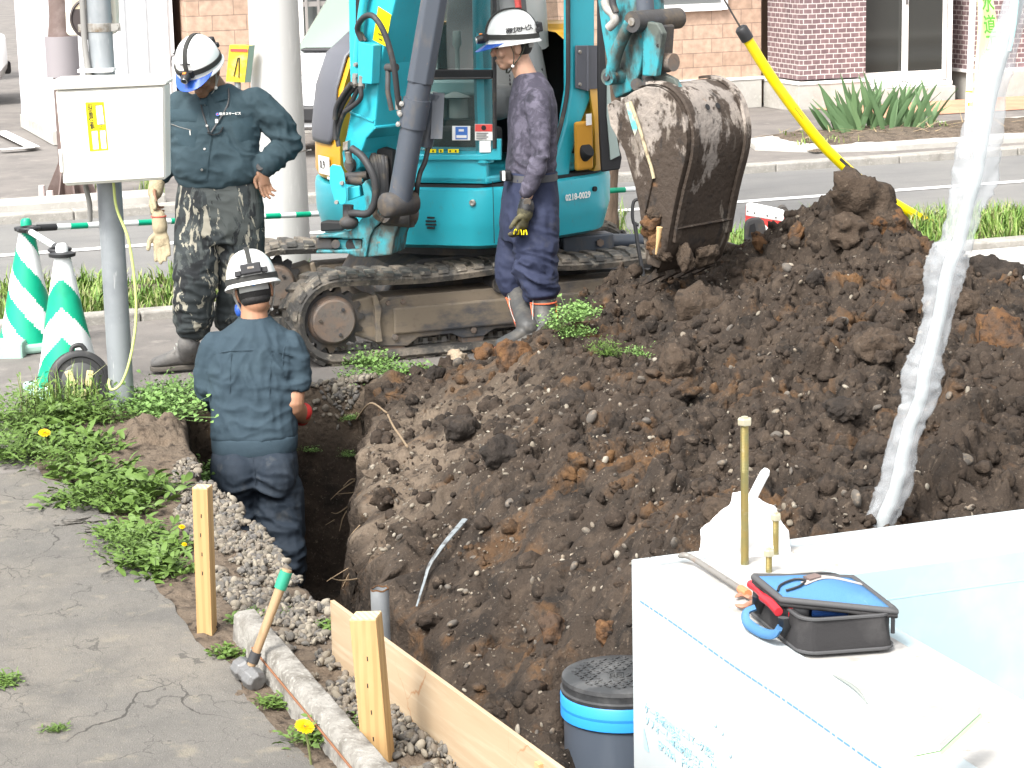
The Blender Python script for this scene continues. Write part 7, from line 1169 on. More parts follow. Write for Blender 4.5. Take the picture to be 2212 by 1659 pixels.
# stack of sheets at the bottom right
ps = thing('paper_stack', 'stack of pale sheets with a green one lying on the near foundation wall', 'paper stack', G(2005, 1640, .6)); fr4 = [(1976, 1612), (2027, 1606), (2031, 1622), (1972, 1634)]
for k in range(6): t0, t1 = k/6, (k+.7)/6; b = MB(); e = lambda s, t: D(fr4[0][0]*(1-s)*(1-t)+fr4[1][0]*s*(1-t)+fr4[2][0]*s*t+fr4[3][0]*(1-s)*t, fr4[0][1]*(1-s)*(1-t)+fr4[1][1]*s*(1-t)+fr4[2][1]*s*t+fr4[3][1]*(1-s)*t, 4.3); b.prism([e(0, t0), e(1, t0), e(1, t1), e(0, t1)], RIGHT*.12+FWD*.2); b.build('sheet', mat('sheet_grey', (.55, .54, .53), .8) if k == 0 else bpy.data.materials['sheet_grey'], ps)
b = MB(); b.prism([D(1972, 1636, 4.3), D(2031, 1624, 4.3), D(2034, 1632, 4.3), D(1970, 1644, 4.3)], RIGHT*.12+FWD*.2); b.build('green_sheet', mat('pale_green', (.42, .66, .36), .7), ps)
# ---- inspection pit beside the foundation
pit = thing('inspection_pit', 'round grey pit pipe with black lid and blue band beside the foundation', 'pit', (2.385, 5.7, -.5)); c = np.array([2.385, 5.7, 0]); M_pvc = mat('pit_wall', (.07, .085, .11), .35, spec=.5, layers=[((.12, .14, .17), 'noise', 3, .5, .75, (1, 1, .2))], coat=.3)
b = MB(); b.lathe([(.165, -.7), (.165, .06)], c, 48); b.build('pipe', M_pvc, pit, smooth=40); b = MB(); b.lathe([(.172, .02), (.174, .022), (.174, .085), (.17, .09)], c, 48); bb = b.build('blue_band', mat('band_blue', (.03, .27, .68), .4), pit, smooth=40); b = MB(); b.lathe([(.1743, .05), (.1745, .054), (.1743, .058)], c, 48); b.build('band_groove', mat('band_dark', (.02, .2, .52), .5), bb)
M_lid = mat('black_lid', (.035, .036, .038), .5, layers=[((.1, .1, .1), 'noise', 9, .5, .7)]); b = MB(); b.lathe([(.165, .085), (.172, .09), (.174, .1), (.168, .104), (.168, .12), (.17, .124), (.168, .135), (.155, .139), (0, .139)], c, 48); ld = b.build('lid', M_lid, pit, smooth=35)
b = MB()
for i in range(-7, 8):
    for j in range(-7, 8):
        x, y = i*.02, j*.02
        if x*x+y*y < .0196 and not (abs(y+.02) < .03 and abs(x) < .07): b.box(c+np.array([x, y, .1405]), (.015, .0045, .004), rz=(i+j) % 2*math.pi/2+.5)
b.build('tread_pattern', M_lid, ld); text('雨水', .05, M_lid, ld, c+np.array([0, -.03, .14]), RIGHT, FWD, ext=.003)
# ---- formwork: stakes, plywood, pipe, hammer
M_pine = mat('pine', (.4, .255, .11), .7, layers=[((.31, .185, .075), 'wave', 16, .3, .8, (1, 1, .12), .6, 3.), ((.46, .32, .16), 'noise', 6, .5, .7, (1, 1, .2)), ((.12, .08, .05), 'noise', 9, .72, .8, (1, 1, .5))], bump=[(60, .2, .003, (1, 1, .1))]); M_pend = mat('pine_end', (.56, .42, .26), .8, layers=[((.36, .24, .13), 'wave', 22, .4, .8, (1, 1, 1), .6, 2.)])
M_mudf = mat('mud_smear', (.05, .038, .03), .95)
def stake(label, base, top, w_, ang):
    t = thing('wooden_stake', label, 'stake', base, 0, 'wooden stakes of the formwork'); base, top = np.array(base, float), np.array(top, float); z = (top-base)/np.linalg.norm(top-base); x = np.array([math.cos(ang), math.sin(ang), 0]); x -= z*(x @ z); x /= np.linalg.norm(x); y = np.cross(z, x); L = np.linalg.norm(top-base); b = MB(); b.box((base+top)/2, (w_, w_, L), R=np.stack([x, y, z], 1)); b.build('shaft', M_pine, t, bevel=.002); b = MB(); b.box(top+z*.001, (w_*.96, w_*.96, .004), R=np.stack([x, y, z], 1)); b.build('end_grain', M_pend, t)
    for k in range(4): b = MB(); c_ = base+z*L*(.55+.1*k)-y*(w_/2+.0005)+x*w_*(.12*math.sin(k*3)); b.tube([c_, c_+z*.012], .0016, 5); b.build('nail_mark', M_dark, t)
    return t, x, y, z
s1, x_, y_, z_ = stake('first wooden stake at the driveway edge, alone in the gravel', (1.462, 6.98, -.15), atY(437, 1052, 6.98), .052, -YAW*1+rad(-12)-.0)
b = MB(); bv, bf = CLb[2]; b.add(bv*np.array([.035, .02, .03])+G(447, 1360)+np.array([0, -.015, .01]), bf); o = b.build('mud_patch', M_mudf, s1, smooth=180)
tp2 = atY(790, 1331, 5.68); stake('second wooden stake against the plywood board, nearest the camera', (tp2[0]+.035, 5.66, -.35), tp2, .074, -YAW+rad(-10)-.0)
M_ply = mat('plywood', (.38, .285, .185), .75, layers=[((.32, .225, .135), 'noise', 2.5, .45, .7, (1, .3, 3)), ((.43, .34, .235), 'noise', 9, .5, .7, (1, .25, 4)), ((.3, .14, .055), 'crack', 1.6, .006, .0, (1, .9, .7), .75, 1.5)], bump=[(70, .12, .002, (1, .2, 2))])
pb = thing('plywood_board', 'long plywood formwork board standing on edge along the trench', 'board', (1.84, 5.7, -.07)); p0, p1 = G(717, 1296, .2), G(1205, 1652, .2); dv = (p1-p0)/np.linalg.norm(p1-p0); p1 = p1+dv*.5; b = MB(); b.box((p0+p1)/2-UP*.14, (np.linalg.norm(p1-p0), .014, .28), R=np.stack([dv, np.cross(UP, dv), UP], 1)); b.build('panel', M_ply, pb, bevel=.0015)
b = MB(); c = G(1178, 1645, .18); b.box(c-UP*.13+np.cross(UP, dv)*-.015, (.025, .02, .26), R=np.stack([dv, np.cross(UP, dv), UP], 1)); b.build('cleat', M_pine, pb)
M_galv = mat('galvanised', (.27, .285, .295), .5, metal=.4, layers=[((.21, .22, .23), 'noise', 6, .45, .65), ((.34, .35, .35), 'noise', 14, .55, .72), ((.25, .18, .12), 'noise', 9, .7, .8)])
sp_ = thing('steel_pipe', 'short cut grey steel pipe standing behind the plywood board', 'pipe', (1.93, 6.55, -.5)); c = atY(820, 1272, 6.55); b = MB(); b.lathe([(.027, -.75), (.029, -.75), (.029, -.004), (.0285, 0), (.025, 0), (.025, -.15)], c, 28); b.build('tube', M_galv, sp_, smooth=40); b = MB(); an = np.linspace(0, 2*np.pi, 41); b.tube(np.stack([c[0]+.027*np.cos(an), c[1]+.027*np.sin(an), c[2]+.002*np.sin(an*5)], 1), .003, 6); b.build('rusty_rim', M_rust, sp_)
hm_ = thing('sledgehammer', 'short sledgehammer with green taped handle end leaning on the kerb block', 'hammer', G(540, 1492)); hc = G(537, 1480)+UP*.036; ha = -FWD*.75+RIGHT*.55; ha[2] = -.22; ha /= np.linalg.norm(ha); b = MB(); b.lathe([(.024, -.062), (.034, -.052), (.036, -.02), (.03, -.012), (.03, .012), (.036, .02), (.034, .052), (.024, .062), (0, .062)], hc, 8, ha); b.build('head', mat('hammer_steel', (.2, .2, .2), .45, metal=.6, layers=[((.11, .1, .095), 'noise', 14, .5, .68), ((.3, .29, .28), 'noise', 40, .58, .72)]), hm_, bevel=.003)
ht = hc+RIGHT*.128+UP*.312+FWD*.06; hx = (ht-hc)/np.linalg.norm(ht-hc); b = MB(); P = [hc+hx*t for t in (-.02, .05, .12, .2, .26, .30, .338)]; b.tube(P, [.0145, .0155, .0155, .0165, .0175, .018, .0175], 14, flat=.85); b.build('handle', mat('ash_handle', (.3, .2, .11), .65, layers=[((.2, .12, .06), 'noise', 5, .48, .7, (4, 4, .5))]), hm_, smooth=50); b = MB(); b.tube([hc+hx*.275, hc+hx*.3, hc+hx*.331], [.0187, .0198, .0192], 14); b.build('green_tape', mat('green_tape', (.02, .24, .15), .5, layers=[((.01, .14, .09), 'noise', 14, .54, .66)]), hm_, smooth=50); b = MB(); b.tube([hc+hx*.036, hc+hx*.07], .0175, 12); b.build('collar', M_rub, hm_, smooth=50); b = MB(); b.ell(hc-ha*.0-UP*.036+RIGHT*.02, (.02, .02, .004)); b.build('red_paint', M_redh, hm_)
# ---- meter pole, white box, meter, cords
M_gpole = mat('galvanised_pole', (.25, .27, .285), .55, metal=.3, layers=[((.19, .205, .22), 'noise', 4, .45, .68), ((.33, .345, .35), 'noise', 9, .56, .72, (1, 1, .3)), ((.4, .41, .41), 'noise', 22, .64, .74, (2, 2, .3))])
mp = thing('meter_pole', 'grey galvanised pole carrying the white box and electricity meter at left', 'pole', (1.85, 10.5, 0)); c = np.array([1.855, 10.5, 0]); b = MB(); b.lathe([(.058, -.15), (.056, 3.2)], c, 28); b.build('pole', M_gpole, mp, smooth=40)
zc = lambda v: atY(230, v, 10.45)[2]; b = MB(); b.lathe([(.0585, zc(69)), (.061, zc(68)), (.061, zc(51)), (.0585, zc(50))], c, 28); cl = b.build('clamp', M_stl, mp, smooth=40)
for s in (-1, 1): b = MB(); b.box(c+RIGHT*.075*s+UP*zc(60)-FWD*.01, (.04, .03, .035), R=np.stack([RIGHT, FWD, UP], 1)); b.lathe([(.012, 0), (.012, .012), (0, .012)], c+RIGHT*.08*s+UP*zc(60)-FWD*.025, 6, -FWD); b.build('clamp_bolt', M_stl, cl)
b = MB(); b.box(c+UP*zc(151)-FWD*.03-RIGHT*.02, (.16, .1, .016), R=np.stack([RIGHT, FWD, UP], 1)); b.build('white_bracket', M_white, mp, bevel=.003)
b = MB(); b.tube(curve([c-RIGHT*.065-FWD*.03+UP*2.6, c-RIGHT*.066-FWD*.035+UP*zc(20), c-RIGHT*.066-FWD*.04+UP*zc(100), c-RIGHT*.05-FWD*.06+UP*zc(170)], 16), .014, 10); b.tube(curve([c-RIGHT*.1-FWD*.06+UP*zc(398), c-RIGHT*.085-FWD*.06+UP*zc(440), c-RIGHT*.09-FWD*.05+UP*zc(478)], 8), .012, 10); b.build('conduit', mat('grey_conduit', (.2, .195, .185), .6), mp, smooth=60)
mt = thing('electricity_meter', 'cream electricity meter with round dark window behind the grey pole', 'meter', c+UP*1.75+FWD*.1); M_crm = mat('cream_plastic', (.68, .65, .55), .5); pm = c+FWD*.09; fo = lambda u, v: onp(u, v, pm, FWD); b = MB(); b.prism([fo(143, 72), fo(150, 78), fo(243, 74), fo(252, 66), fo(248, -40), fo(138, -40)], FWD*.1); mo = b.build('case', M_crm, mt, bevel=.008)
b = MB(); pc = fo(197, 40); b.lathe([(.098, .0), (.098, .008), (.09, .012), (.085, .004), (0, .004)], pc, 36, -FWD); b.build('dial_window', mat('meter_glass', (.06, .05, .05), .15), mo, smooth=40); b = MB(); b.prism([fo(154, -30)-FWD*.003, fo(236, -30)-FWD*.003, fo(237, 16)-FWD*.003, fo(154, 20)-FWD*.003], -FWD*.002); b.build('faded_label', mat('faded_label', (.5, .42, .3), .7), mo)
wb = thing('switch_box', 'white switch box with a yellow sticker on the grey pole', 'electrical box', c-FWD*.1+UP*1.2); M_wbox = mat('box_white', (.74, .73, .68), .45, layers=[((.66, .64, .57), 'noise', 2.5, .5, .75)]); fp = c-FWD*.24; bo = lambda u, v, o=0.: onp(u, v, fp-FWD*o, FWD)
b = MB(); b.prism([bo(119, 196), bo(356, 184), bo(358, 388), bo(140, 402)], FWD*.175); b.build('box_body', M_wbox, wb, bevel=.01); b = MB(); b.prism([bo(129, 200, .012), bo(352, 188, .012), bo(354, 384, .012), bo(136, 397, .012)], FWD*.011); dr = b.build('door', M_wbox, wb, bevel=.008); b = MB(); b.prism([bo(112, 172, .025), bo(330, 166, .025), bo(360, 176, .025), bo(359, 184, .025), bo(114, 195, .025)], FWD*.21); b.build('lid', M_wbox, wb, bevel=.012)
b = MB(); b.prism([bo(127, 322, .014), bo(133, 322, .014), bo(137, 372, .014), bo(131, 372, .014)], -FWD*.012); b.build('latch', M_wbox, dr, bevel=.003)
sk = lambda u, v, o=.0135: bo(u, v, o); b = MB(); b.prism([sk(184, 221), sk(224, 220), sk(234, 324), sk(194, 327)], -FWD*.001); st = b.build('sticker', M_ylw, dr)
xd = sk(224, 220)-sk(184, 221); yd = sk(184, 221)-sk(194, 327)
for quad in (((206, 228), (221, 227), (226, 268), (210, 269)), ((197, 283), (211, 282), (214, 322), (201, 323)), ((215, 282), (228, 281), (231, 321), (219, 322))): b = MB(); b.prism([sk(u, v, .0148) for u, v in quad], -FWD*.0008); b.build('white_field', M_wht, st); b = MB(); P = [sk(u, v, .0155) for u, v in quad]; b.tube(P+P[:1], .0016, 4); b.build('field_border', M_ink, st)
for k, chh in enumerate('取扱責任者'): text(chh, .028, M_ink, st, sk(194.5+k*1.0, 230+k*10.2, .0152), xd, yd, sx=.85)
for chh, u, v in (('副', 200, 275), ('正', 218, 274)): text(chh, .022, M_ink, st, sk(u, v, .0152), xd, yd)
M_cord = mat('yellow_green_cord', (.5, .56, .2), .5)
cdt = thing('extension_cord', 'yellow green extension cord running from the white box down to the cable reel', 'cord', c); b = MB(); b.tube(curve([bo(245, 392, -.08), atY(252, 450, 10.38), atY(278, 520, 10.36), atY(292, 620, 10.36), atY(293, 700, 10.36), atY(280, 780, 10.36), atY(262, 828, 10.38), atY(242, 842, 10.4), atY(235, 832, 10.42), atY(236, 820, 10.5)], 60), .0065, 8); b.build('cable', M_cord, cdt, smooth=60)
rl = thing('cable_reel', 'black cable reel with cream sockets standing by the grey pole', 'cable reel', G(172, 878)); rc = atY(172, 823, 10.72); ax = -FWD*.93+RIGHT*.25+UP*.15; ax /= np.linalg.norm(ax); M_reel = mat('reel_black', (.025, .025, .026), .5, layers=[((.07, .068, .062), 'noise', 12, .54, .7)])
b = MB(); b.lathe([(.05, .045), (.115, .045), (.12, .052), (.135, .052), (.146, .045), (.148, .035), (.14, .03), (.05, .03)], rc, 40, ax); f1 = b.build('flange', M_reel, rl, smooth=40); b = MB(); b.lathe([(.05, -.05), (.14, -.05), (.147, -.06), (.12, -.07), (.05, -.07)], rc, 40, ax); b.build('flange', M_reel, rl, smooth=40); b = MB()
for k in range(9): b.lathe([(.115, -.048+k*.01-.004), (.12, -.048+k*.01), (.115, -.048+k*.01+.004)], rc, 30, ax)
b.build('wound_cable', M_cord, rl, smooth=60); Rr = frame(ax); b = MB(); b.lathe([(.0, .05), (.085, .05), (.09, .046)], rc, 32, ax); b.build('face_plate', mat('reel_plate', (.06, .062, .06), .5), f1, smooth=40); b = MB(); b.lathe([(.012, .05), (.02, .052), (.02, .062), (.0, .062)], rc, 16, ax); b.build('hub', M_rdisc, f1, smooth=40)
xh, yh = Rr[:, 0], Rr[:, 1]
if xh @ RIGHT < 0: xh = -xh
if yh @ UP < 0: yh = -yh
for px_, py_, an in ((.042, .012, 1.35), (-.005, -.058, .1), (-.045, .02, 1.9)): d1 = xh*math.cos(an)+yh*math.sin(an); d2 = np.cross(ax, d1); p = rc+xh*px_+yh*py_+ax*.055; b = MB(); b.box(p, (.075, .032, .012), R=np.stack([d1, d2, ax], 1)); so2 = b.build('socket', mat('socket_cream', (.6, .5, .25), .5) if px_ > .04 else bpy.data.materials['socket_cream'], f1, bevel=.004); b = MB(); [b.box(p+d1*e+d2*f_+ax*.0065, (.008, .0025, .001), R=np.stack([d1, d2, ax], 1)) for e in (-.018, .018) for f_ in (-.006, .006)]; b.build('slots', M_ink, so2)
b = MB(); b.tube(curve([rc+yh*.13-xh*.03, rc+yh*.165-xh*.02, rc+yh*.17+xh*.02, rc+yh*.14+xh*.04], 10), .012, 10); b.tube([rc-yh*.15-xh*.07-ax*.04, rc-yh*.15+xh*.07-ax*.04], .01, 8); b.build('stand', M_reel, rl, smooth=60)
# ---- cones and bars
M_cg = mat('cone_green', (.0, .30, .17), .45, layers=[((.0, .22, .12), 'noise', 7, .5, .7)]); M_cw = mat('cone_white', (.7, .72, .72), .45, layers=[((.55, .6, .6), 'noise', 6, .55, .75)]); M_cbase = mat('cone_base', (.32, .5, .42), .7, layers=[((.2, .36, .3), 'noise', 8, .5, .7)])
def cone(label, base, top, style, a0):
    base, top = np.array(base, float), np.array(top, float); t = thing('traffic_cone', label, 'cone', base, 0, 'green and white cones'); na, nz = 72, 60; V = []; F = []; MI = []
    for j in range(nz+1):
        s = j/nz; r_ = .158*(1-s)+.036*s; ctr = base*(1-s)+top*s
        for i in range(na): a = 2*math.pi*i/na; V.append(ctr+np.array([math.cos(a), math.sin(a), 0])*r_*(1+.02*math.sin(a*3+s*9)))
    for j in range(nz):
        for i in range(na):
            s = (j+.5)/nz; a = (2*math.pi*(i+.5)/na-a0+math.pi) % (2*math.pi)-math.pi; r_ = .158*(1-s)+.036*s; q = s*.7+(abs(a)*r_*1.0 if style == 0 else a*r_*1.2)+(.02 if style == 0 else .1); F.append((j*na+i, j*na+(i+1) % na, (j+1)*na+(i+1) % na, (j+1)*na+i)); MI.append(int(((q/.3) % 1) > .5))
    b = MB(); b.add(V, F); o = b.build('sleeve', M_cw, t, smooth=60); o.data.materials.append(M_cg); o.data.polygons.foreach_set('material_index', MI)
    b = MB(); b.box(base-UP*.01+np.array([0, 0, -.0]), (.36, .36, .05), rz=.5-YAW); b.build('base', M_cbase, t, bevel=.015); b = MB(); b.lathe([(.03, -.02), (.064, -.012), (.066, .004), (.03, .01)], top, 28); b.build('collar', M_black, t, smooth=40); b = MB(); b.lathe([(.03, 0), (.03, .035), (.02, .05), (0, .052)], top, 20); b.build('tip', M_cg if style else M_cw, t, smooth=40); return top
k1b = G(150, 850); k1 = cone('green and white striped cone nearer the grey pole, with chevron bands', k1b+UP*.035, atY(134, 548, k1b[1]+.02), 0, math.atan2(-FWD[1], -FWD[0])); k2b = G(62, 752); k2 = cone('farther green and white cone at the left edge with diagonal bands', k2b+UP*.035, atY(57, 492, k2b[1]), 1, math.atan2(-FWD[1], -FWD[0]))
b = MB(); b.box(k2b+np.array([-.2, -.12, .03]), (.34, .16, .1), rz=-YAW); o = b.build('cone_weight', M_cbase, bevel=.012); tag(o, 'pale green weight block at the foot of the farther cone', 'weight'); 
def cbar(label, a, b_, pieces, dark=True):
    t = thing('barrier_bar', label, 'bar', a, 0, 'green and white barrier bars'); a, b_ = np.array(a, float), np.array(b_, float)
    L = np.linalg.norm(b_-a); n = int(pieces)
    for k in range(n): m = MB(); m.tube([a+(b_-a)*k/n, a+(b_-a)*(k+1)/n], .0165, 14); m.build('white_band' if k % 2 == 0 else 'green_band', M_cw if k % 2 == 0 else M_cg, t, smooth=50)
    for e, s in ((a, -1), (b_, 1)): d = (b_-a)/L*s; m = MB(); m.tube([e-d*.02, e+d*.09], .019, 12); an = np.linspace(0, 6.283, 25); c_ = e+d*.135; m.tube(np.stack([c_[0]+.05*np.cos(an), c_[1]+.05*np.sin(an), c_[2]+an*0], 1), .01, 6); m.build('end_ring', M_black, t, smooth=60)
e1 = k2-UP*.0+RIGHT*.14; e2 = atY(700, 461, 12.72); cbar('long green and white bar from the farther cone to behind the excavator', e1, e1+(e2-e1)*1.12, 19); cbar('short white bar joining the two cones', k2*.86+k1*.14-UP*.005, k2*.16+k1*.84+UP*.01, 1)
f1_ = atY(1316, 412, 12.75); f2_ = atY(1366, 409, 12.75); cbar('green and white bar right of the excavator, behind the bucket', f1_-(f2_-f1_)*1., f1_+(f2_-f1_)*3.2, 5)
# ---- utility pole, guy wire, yellow board
M_upole = mat('concrete_pole', (.42, .42, .415), .85, layers=[((.36, .36, .355), 'noise', 3, .45, .7, (1, 1, .3)), ((.48, .48, .47), 'noise', 30, .56, .72, (1, 1, .2))], bump=[(60, .2, .003)])
up_ = thing('utility_pole', 'thick pale concrete utility pole behind the stout man', 'utility pole', (3.5, 13.75, 0)); c = np.array([3.5, 13.75, 0]); b = MB(); b.lathe([(.172, -.1), (.150, 2.2), (.11, 7.5)], c, 40); b.build('shaft', M_upole, up_, smooth=40); z0 = atY(600, 333, 13.6)[2]; b = MB(); b.lathe([(.1635, z0), (.166, z0+.006), (.1635, z0+.012)], c, 40); b.tube([c+RIGHT*.165+UP*z0, c+RIGHT*.2+UP*(z0+.005)], .006, 6); b.build('wire_tie', M_stl, up_)
gy = thing('guy_wire', 'yellow guard tube on the guy wire leaning down to the grass at right', 'guy wire', atY(2025, 495, 13.75)); gp_ = curve([atY(u, v, 13.75) for u, v in ((1601, 62), (1650, 142), (1700, 215), (1760, 293), (1800, 337), (1860, 390), (1930, 438), (2027, 494))], 50); b = MB(); b.tube(gp_, .036, 16); b.build('guard_tube', mat('guard_yellow', (.76, .58, .0), .4, layers=[((.62, .44, .02), 'noise', 3, .5, .75)]), gy, smooth=60)
ns_ = np.array([-.3, -.75, .6]); ns_ /= np.linalg.norm(ns_); b = MB(); b.tube(gp_[2:-1]+ns_*.036, .005, 5); b.build('seam', M_black, gy); b = MB(); b.tube([gp_[0]-(gp_[1]-gp_[0])*.3, gp_[0], gp_[1], gp_[2]], [.03, .043, .044, .043], 16); b.build('cap', M_black, gy, smooth=50)
for k in (17, 31, 41): T = gp_[k+1]-gp_[k-1]; T /= np.linalg.norm(T); b = MB(); b.box(gp_[k]+ns_*.04, (.1, .03, .012), R=np.stack([T, np.cross(ns_, T), ns_], 1)); b.build('clip', M_black, gy)
b = MB(); b.tube([gp_[0], atY(1562, -5, 13.75), c+UP*6.5], .0065, 6); b.build('wire', M_iron, gy)
yb = thing('yellow_board', 'yellow caution board with a red stripe fixed left of the utility pole', 'board', (3.15, 13.6, 1.2)); pY = lambda u, v: onp(u, v, (3.2, 13.62, 1), FWD); b = MB(); b.prism([pY(496, 97), pY(537, 99), pY(528, 178), pY(488, 176)], FWD*.05+RIGHT*.03); bd_ = b.build('panel', mat('board_yellow', (.72, .5, .03), .5, layers=[((.74, .66, .3), 'noise', 6, .52, .68)]), yb); b = MB(); b.prism([pY(498, 105)-FWD*.003, pY(535, 106)-FWD*.003, pY(534.5, 112)-FWD*.003, pY(497.5, 111)-FWD*.003], -FWD*.002); b.build('stripe', M_red, bd_); b = MB(); b.tube([pY(505, 165)-FWD*.004, pY(514, 125)-FWD*.004, pY(517, 124)-FWD*.004, pY(516, 168)-FWD*.004], .0035, 5); b.build('drawn_line', M_ink, bd_); b = MB(); b.prism([pY(537, 99)+RIGHT*.003, pY(549, 98)+FWD*.02, pY(540, 178)+FWD*.02, pY(528, 178)+RIGHT*.003], FWD*.02); b.build('board_edge', mat('edge_green', (.16, .24, .2), .7), yb); b = MB(); c3_ = pY(512, 178); b.tube([c3_+FWD*.03, np.array([c3_[0], c3_[1], .0])+FWD*.03], .02, 10); b.build('leg', M_galv, yb, smooth=50)
# ---- red sign, shovel grip behind the heap
rs = thing('road_sign', 'low red and white folding sign half hidden behind the heap, by the bucket', 'sign', D(1660, 560, 13.1)); pS = lambda u, v, o=0.: onp(u, v, D(1650, 500, 13.0)-FWD*o, FWD); b = MB(); b.prism([pS(1612, 444), pS(1700, 463), pS(1692, 570), pS(1606, 560)], FWD*.015); b.build('panel', mat('sign_red', (.55, .05, .045), .5, layers=[((.68, .4, .36), 'noise', 26, .64, .72)]), rs); b = MB(); b.prism([pS(1613, 441, .004), pS(1622, 438, .004), pS(1692, 453, .004), pS(1697, 458, .004), pS(1692, 479, .004), pS(1611, 466, .004)], FWD*.03); tb = b.build('top_band', M_wht, rs, bevel=.006)
for u, v in ((1615, 456), (1630, 460), (1657, 466), (1676, 470)): b = MB(); b.lathe([(.005, 0), (.005, .003), (0, .003)], pS(u, v, .006), 8, -FWD); b.build('rivet', M_iron, tb)
b = MB(); b.lathe([(.055, 0), (.055, .002)], pS(1640, 502, .003), 28, -FWD); b.build('white_disc', M_wht, rs); b = MB(); b.tube([pS(1692, 458), pS(1694, 458)+FWD*.1], .03, 14); b.tube([pS(1694, 466)+FWD*.04, pS(1690, 580)+FWD*.2], .02, 8); b.build('folding_frame', M_iron, rs)
sg_ = thing('grey_shield', 'grey rounded plastic shield standing before the red sign', 'shield', D(1632, 540, 12.6)); pG = lambda u, v: onp(u, v, D(1632, 500, 12.6), FWD-RIGHT*.2); b = MB(); b.prism([pG(u, v) for u, v in ((1608, 545), (1608, 490), (1612, 476), (1624, 471), (1640, 470), (1651, 478), (1655, 495), (1652, 548))], FWD*.03); b.build('shell', M_iron, sg_, bevel=.012); b = MB(); b.prism([pG(u, v)-FWD*.004 for u, v in ((1616, 510), (1620, 486), (1630, 482), (1633, 500), (1630, 515))], FWD*.003); b.build('opening', M_dark, sg_)
sv_ = thing('shovel', 'shovel with a black D grip standing behind the bucket', 'shovel', D(1385, 600, 11.9)); pV = lambda u, v: D(u, v, 11.9); b = MB(); b.tube(curve([pV(1392, 475), pV(1390, 440), pV(1380, 431), pV(1369, 436), pV(1366, 460), pV(1369, 482), pV(1380, 486)], 20), .009, 8); b.tube([pV(1371, 480), pV(1378, 530), pV(1392, 610)], .011, 8); b.build('grip', M_black, sv_, smooth=60); b = MB(); b.tube([pV(1392, 610), pV(1400, 680)], .014, 8); b.build('shaft', M_pine, sv_)
# ---- plastic sleeve on the service pipe
sl_ = thing('service_pipe', 'white service pipe in a crumpled clear plastic sleeve leaning at right', 'pipe', atY(1895, 1135, 5.65)); Y_ = 5.65; ctr_ = [(2205, -60), (2190, 20), (2160, 120), (2138, 200), (2118, 300), (2105, 380), (2085, 450), (2068, 520), (2048, 570), (2036, 620), (2024, 690), (2005, 760), (1992, 810), (1985, 860), (1962, 920), (1945, 990), (1930, 1060), (1905, 1115), (1892, 1160)]; wd_ = [24, 26, 40, 44, 50, 50, 42, 46, 46, 42, 40, 38, 44, 46, 40, 40, 36, 36, 42]
P = curve([atY(u, v, Y_) for u, v in ctr_], 150); W_ = np.interp(np.linspace(0, 1, len(P)), np.linspace(0, 1, len(wd_)), wd_)/4900*6.6*.92
T = np.gradient(P, axis=0); T /= np.linalg.norm(T, axis=1)[:, None]; an = np.linspace(0, 2*np.pi, 48, endpoint=False); rings = []
for i in range(len(P)):
    x = RIGHT-T[i]*(RIGHT @ T[i]); x /= np.linalg.norm(x); y = np.cross(T[i], x); q = np.stack([np.cos(an)*1.2, np.sin(an)*1.2, np.full(48, i*.11)], 1); n1 = perlin(q*np.array([1, 1, 2.]), 1., 2.); n2 = perlin(np.stack([np.cos(an)*.8, np.sin(an)*.8, np.full(48, i*.42)], 1), 1.3, 9.); r_ = W_[i]*(1+.28*n1+.34*(np.abs(n2)-.2)+.12*math.sin(i*.21)); rings.append(P[i]+np.outer(np.cos(an)*r_, x)+np.outer(np.sin(an)*r_*.75, y))
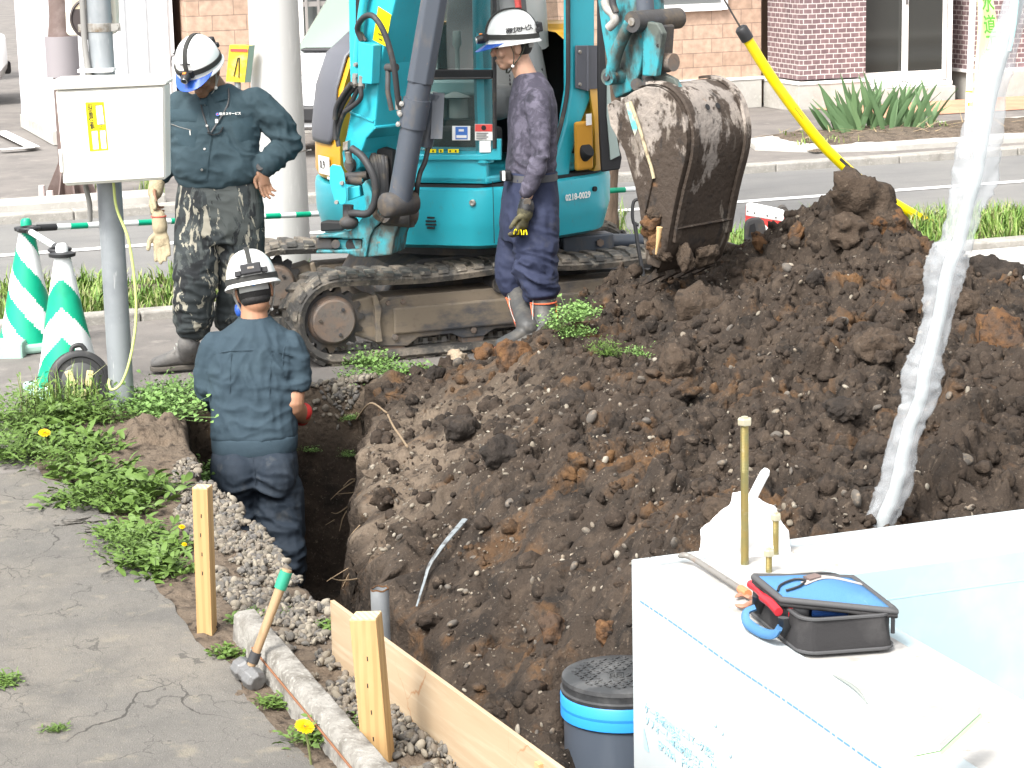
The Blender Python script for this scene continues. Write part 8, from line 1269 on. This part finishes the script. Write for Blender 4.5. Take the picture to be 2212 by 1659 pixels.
b = MB(); b.loft(rings, cap=False); M_film = mat('clear_film', (.42, .44, .46), .15, spec=.7, alpha=.36); b.build('plastic_sleeve', M_film, sl_, smooth=180); b = MB(); b.tube(curve([atY(u+4, v, Y_) for u, v in ctr_], 40), .019, 14); b.build('pipe', mat('white_pipe', (.34, .37, .37), .4), sl_, smooth=60)
b = MB(); b.tube(curve([atY(2200, -40, 5.62), atY(2190, 60, 5.6), atY(2180, 110, 5.6)], 8), .006, 6); b.build('teal_cord', mat('pale_teal', (.3, .55, .53), .5), sl_)
bn = thing('banner', 'narrow pale yellow banner with green letters on a white pole by the plastic sleeve', 'banner', atY(2090, 330, 6.0)); pB = lambda u, v: atY(u, v, 6.0); b = MB(); b.tube([pB(2110, -150), pB(2100, 40), pB(2088, 340)], .010, 10); po = b.build('pole', M_white, bn, smooth=60)
for v in (198, 223): b = MB(); b.tube([pB(2094.5-(v-198)*.04, v-2), pB(2094.3-(v-198)*.04, v+(1.5 if v < 200 else 6))], .0112, 10); b.build('yellow_ring', M_ylw, po)
rows = [(2112, 2143, -80), (2112, 2146, 0), (2111, 2153, 50), (2108, 2160, 100), (2104, 2158, 170), (2101, 2140, 230), (2098, 2118, 280)]; b = MB(); g_ = [pB(u0*(1-s)+u1*s, v)-FWD*(.012*math.sin(s*6+v*.02)) for u0, u1, v in rows for s in np.linspace(0, 1, 7)]; b.add(g_, [(i*7+j, i*7+j+1, (i+1)*7+j+1, (i+1)*7+j) for i in range(len(rows)-1) for j in range(6)]); cl_ = b.build('cloth', mat('pale_yellow_cloth', (.74, .76, .42), .7, layers=[((.76, .77, .62), 'noise', 4, .45, .7)]), bn, smooth=180); m_ = cl_.modifiers.new('solid', 'SOLIDIFY'); m_.thickness = .002
M_lgrn = mat('letter_green', (.08, .28, .03), .6)
for chh, u, v in (('水', 2131, 8), ('道', 2135, 55), ('工', 2139, 95)): text(chh, .06, M_lgrn, cl_, pB(u, v)-FWD*.022, RIGHT, UP+RIGHT*-.1, sx=.62, bold=.0012)
for s, v in ((0, 130), (1, 187)): b = MB(); b.tube([pB(2092, v), pB(2106, v-2)], .006, 6); b.build('banner_clip', M_white, po)
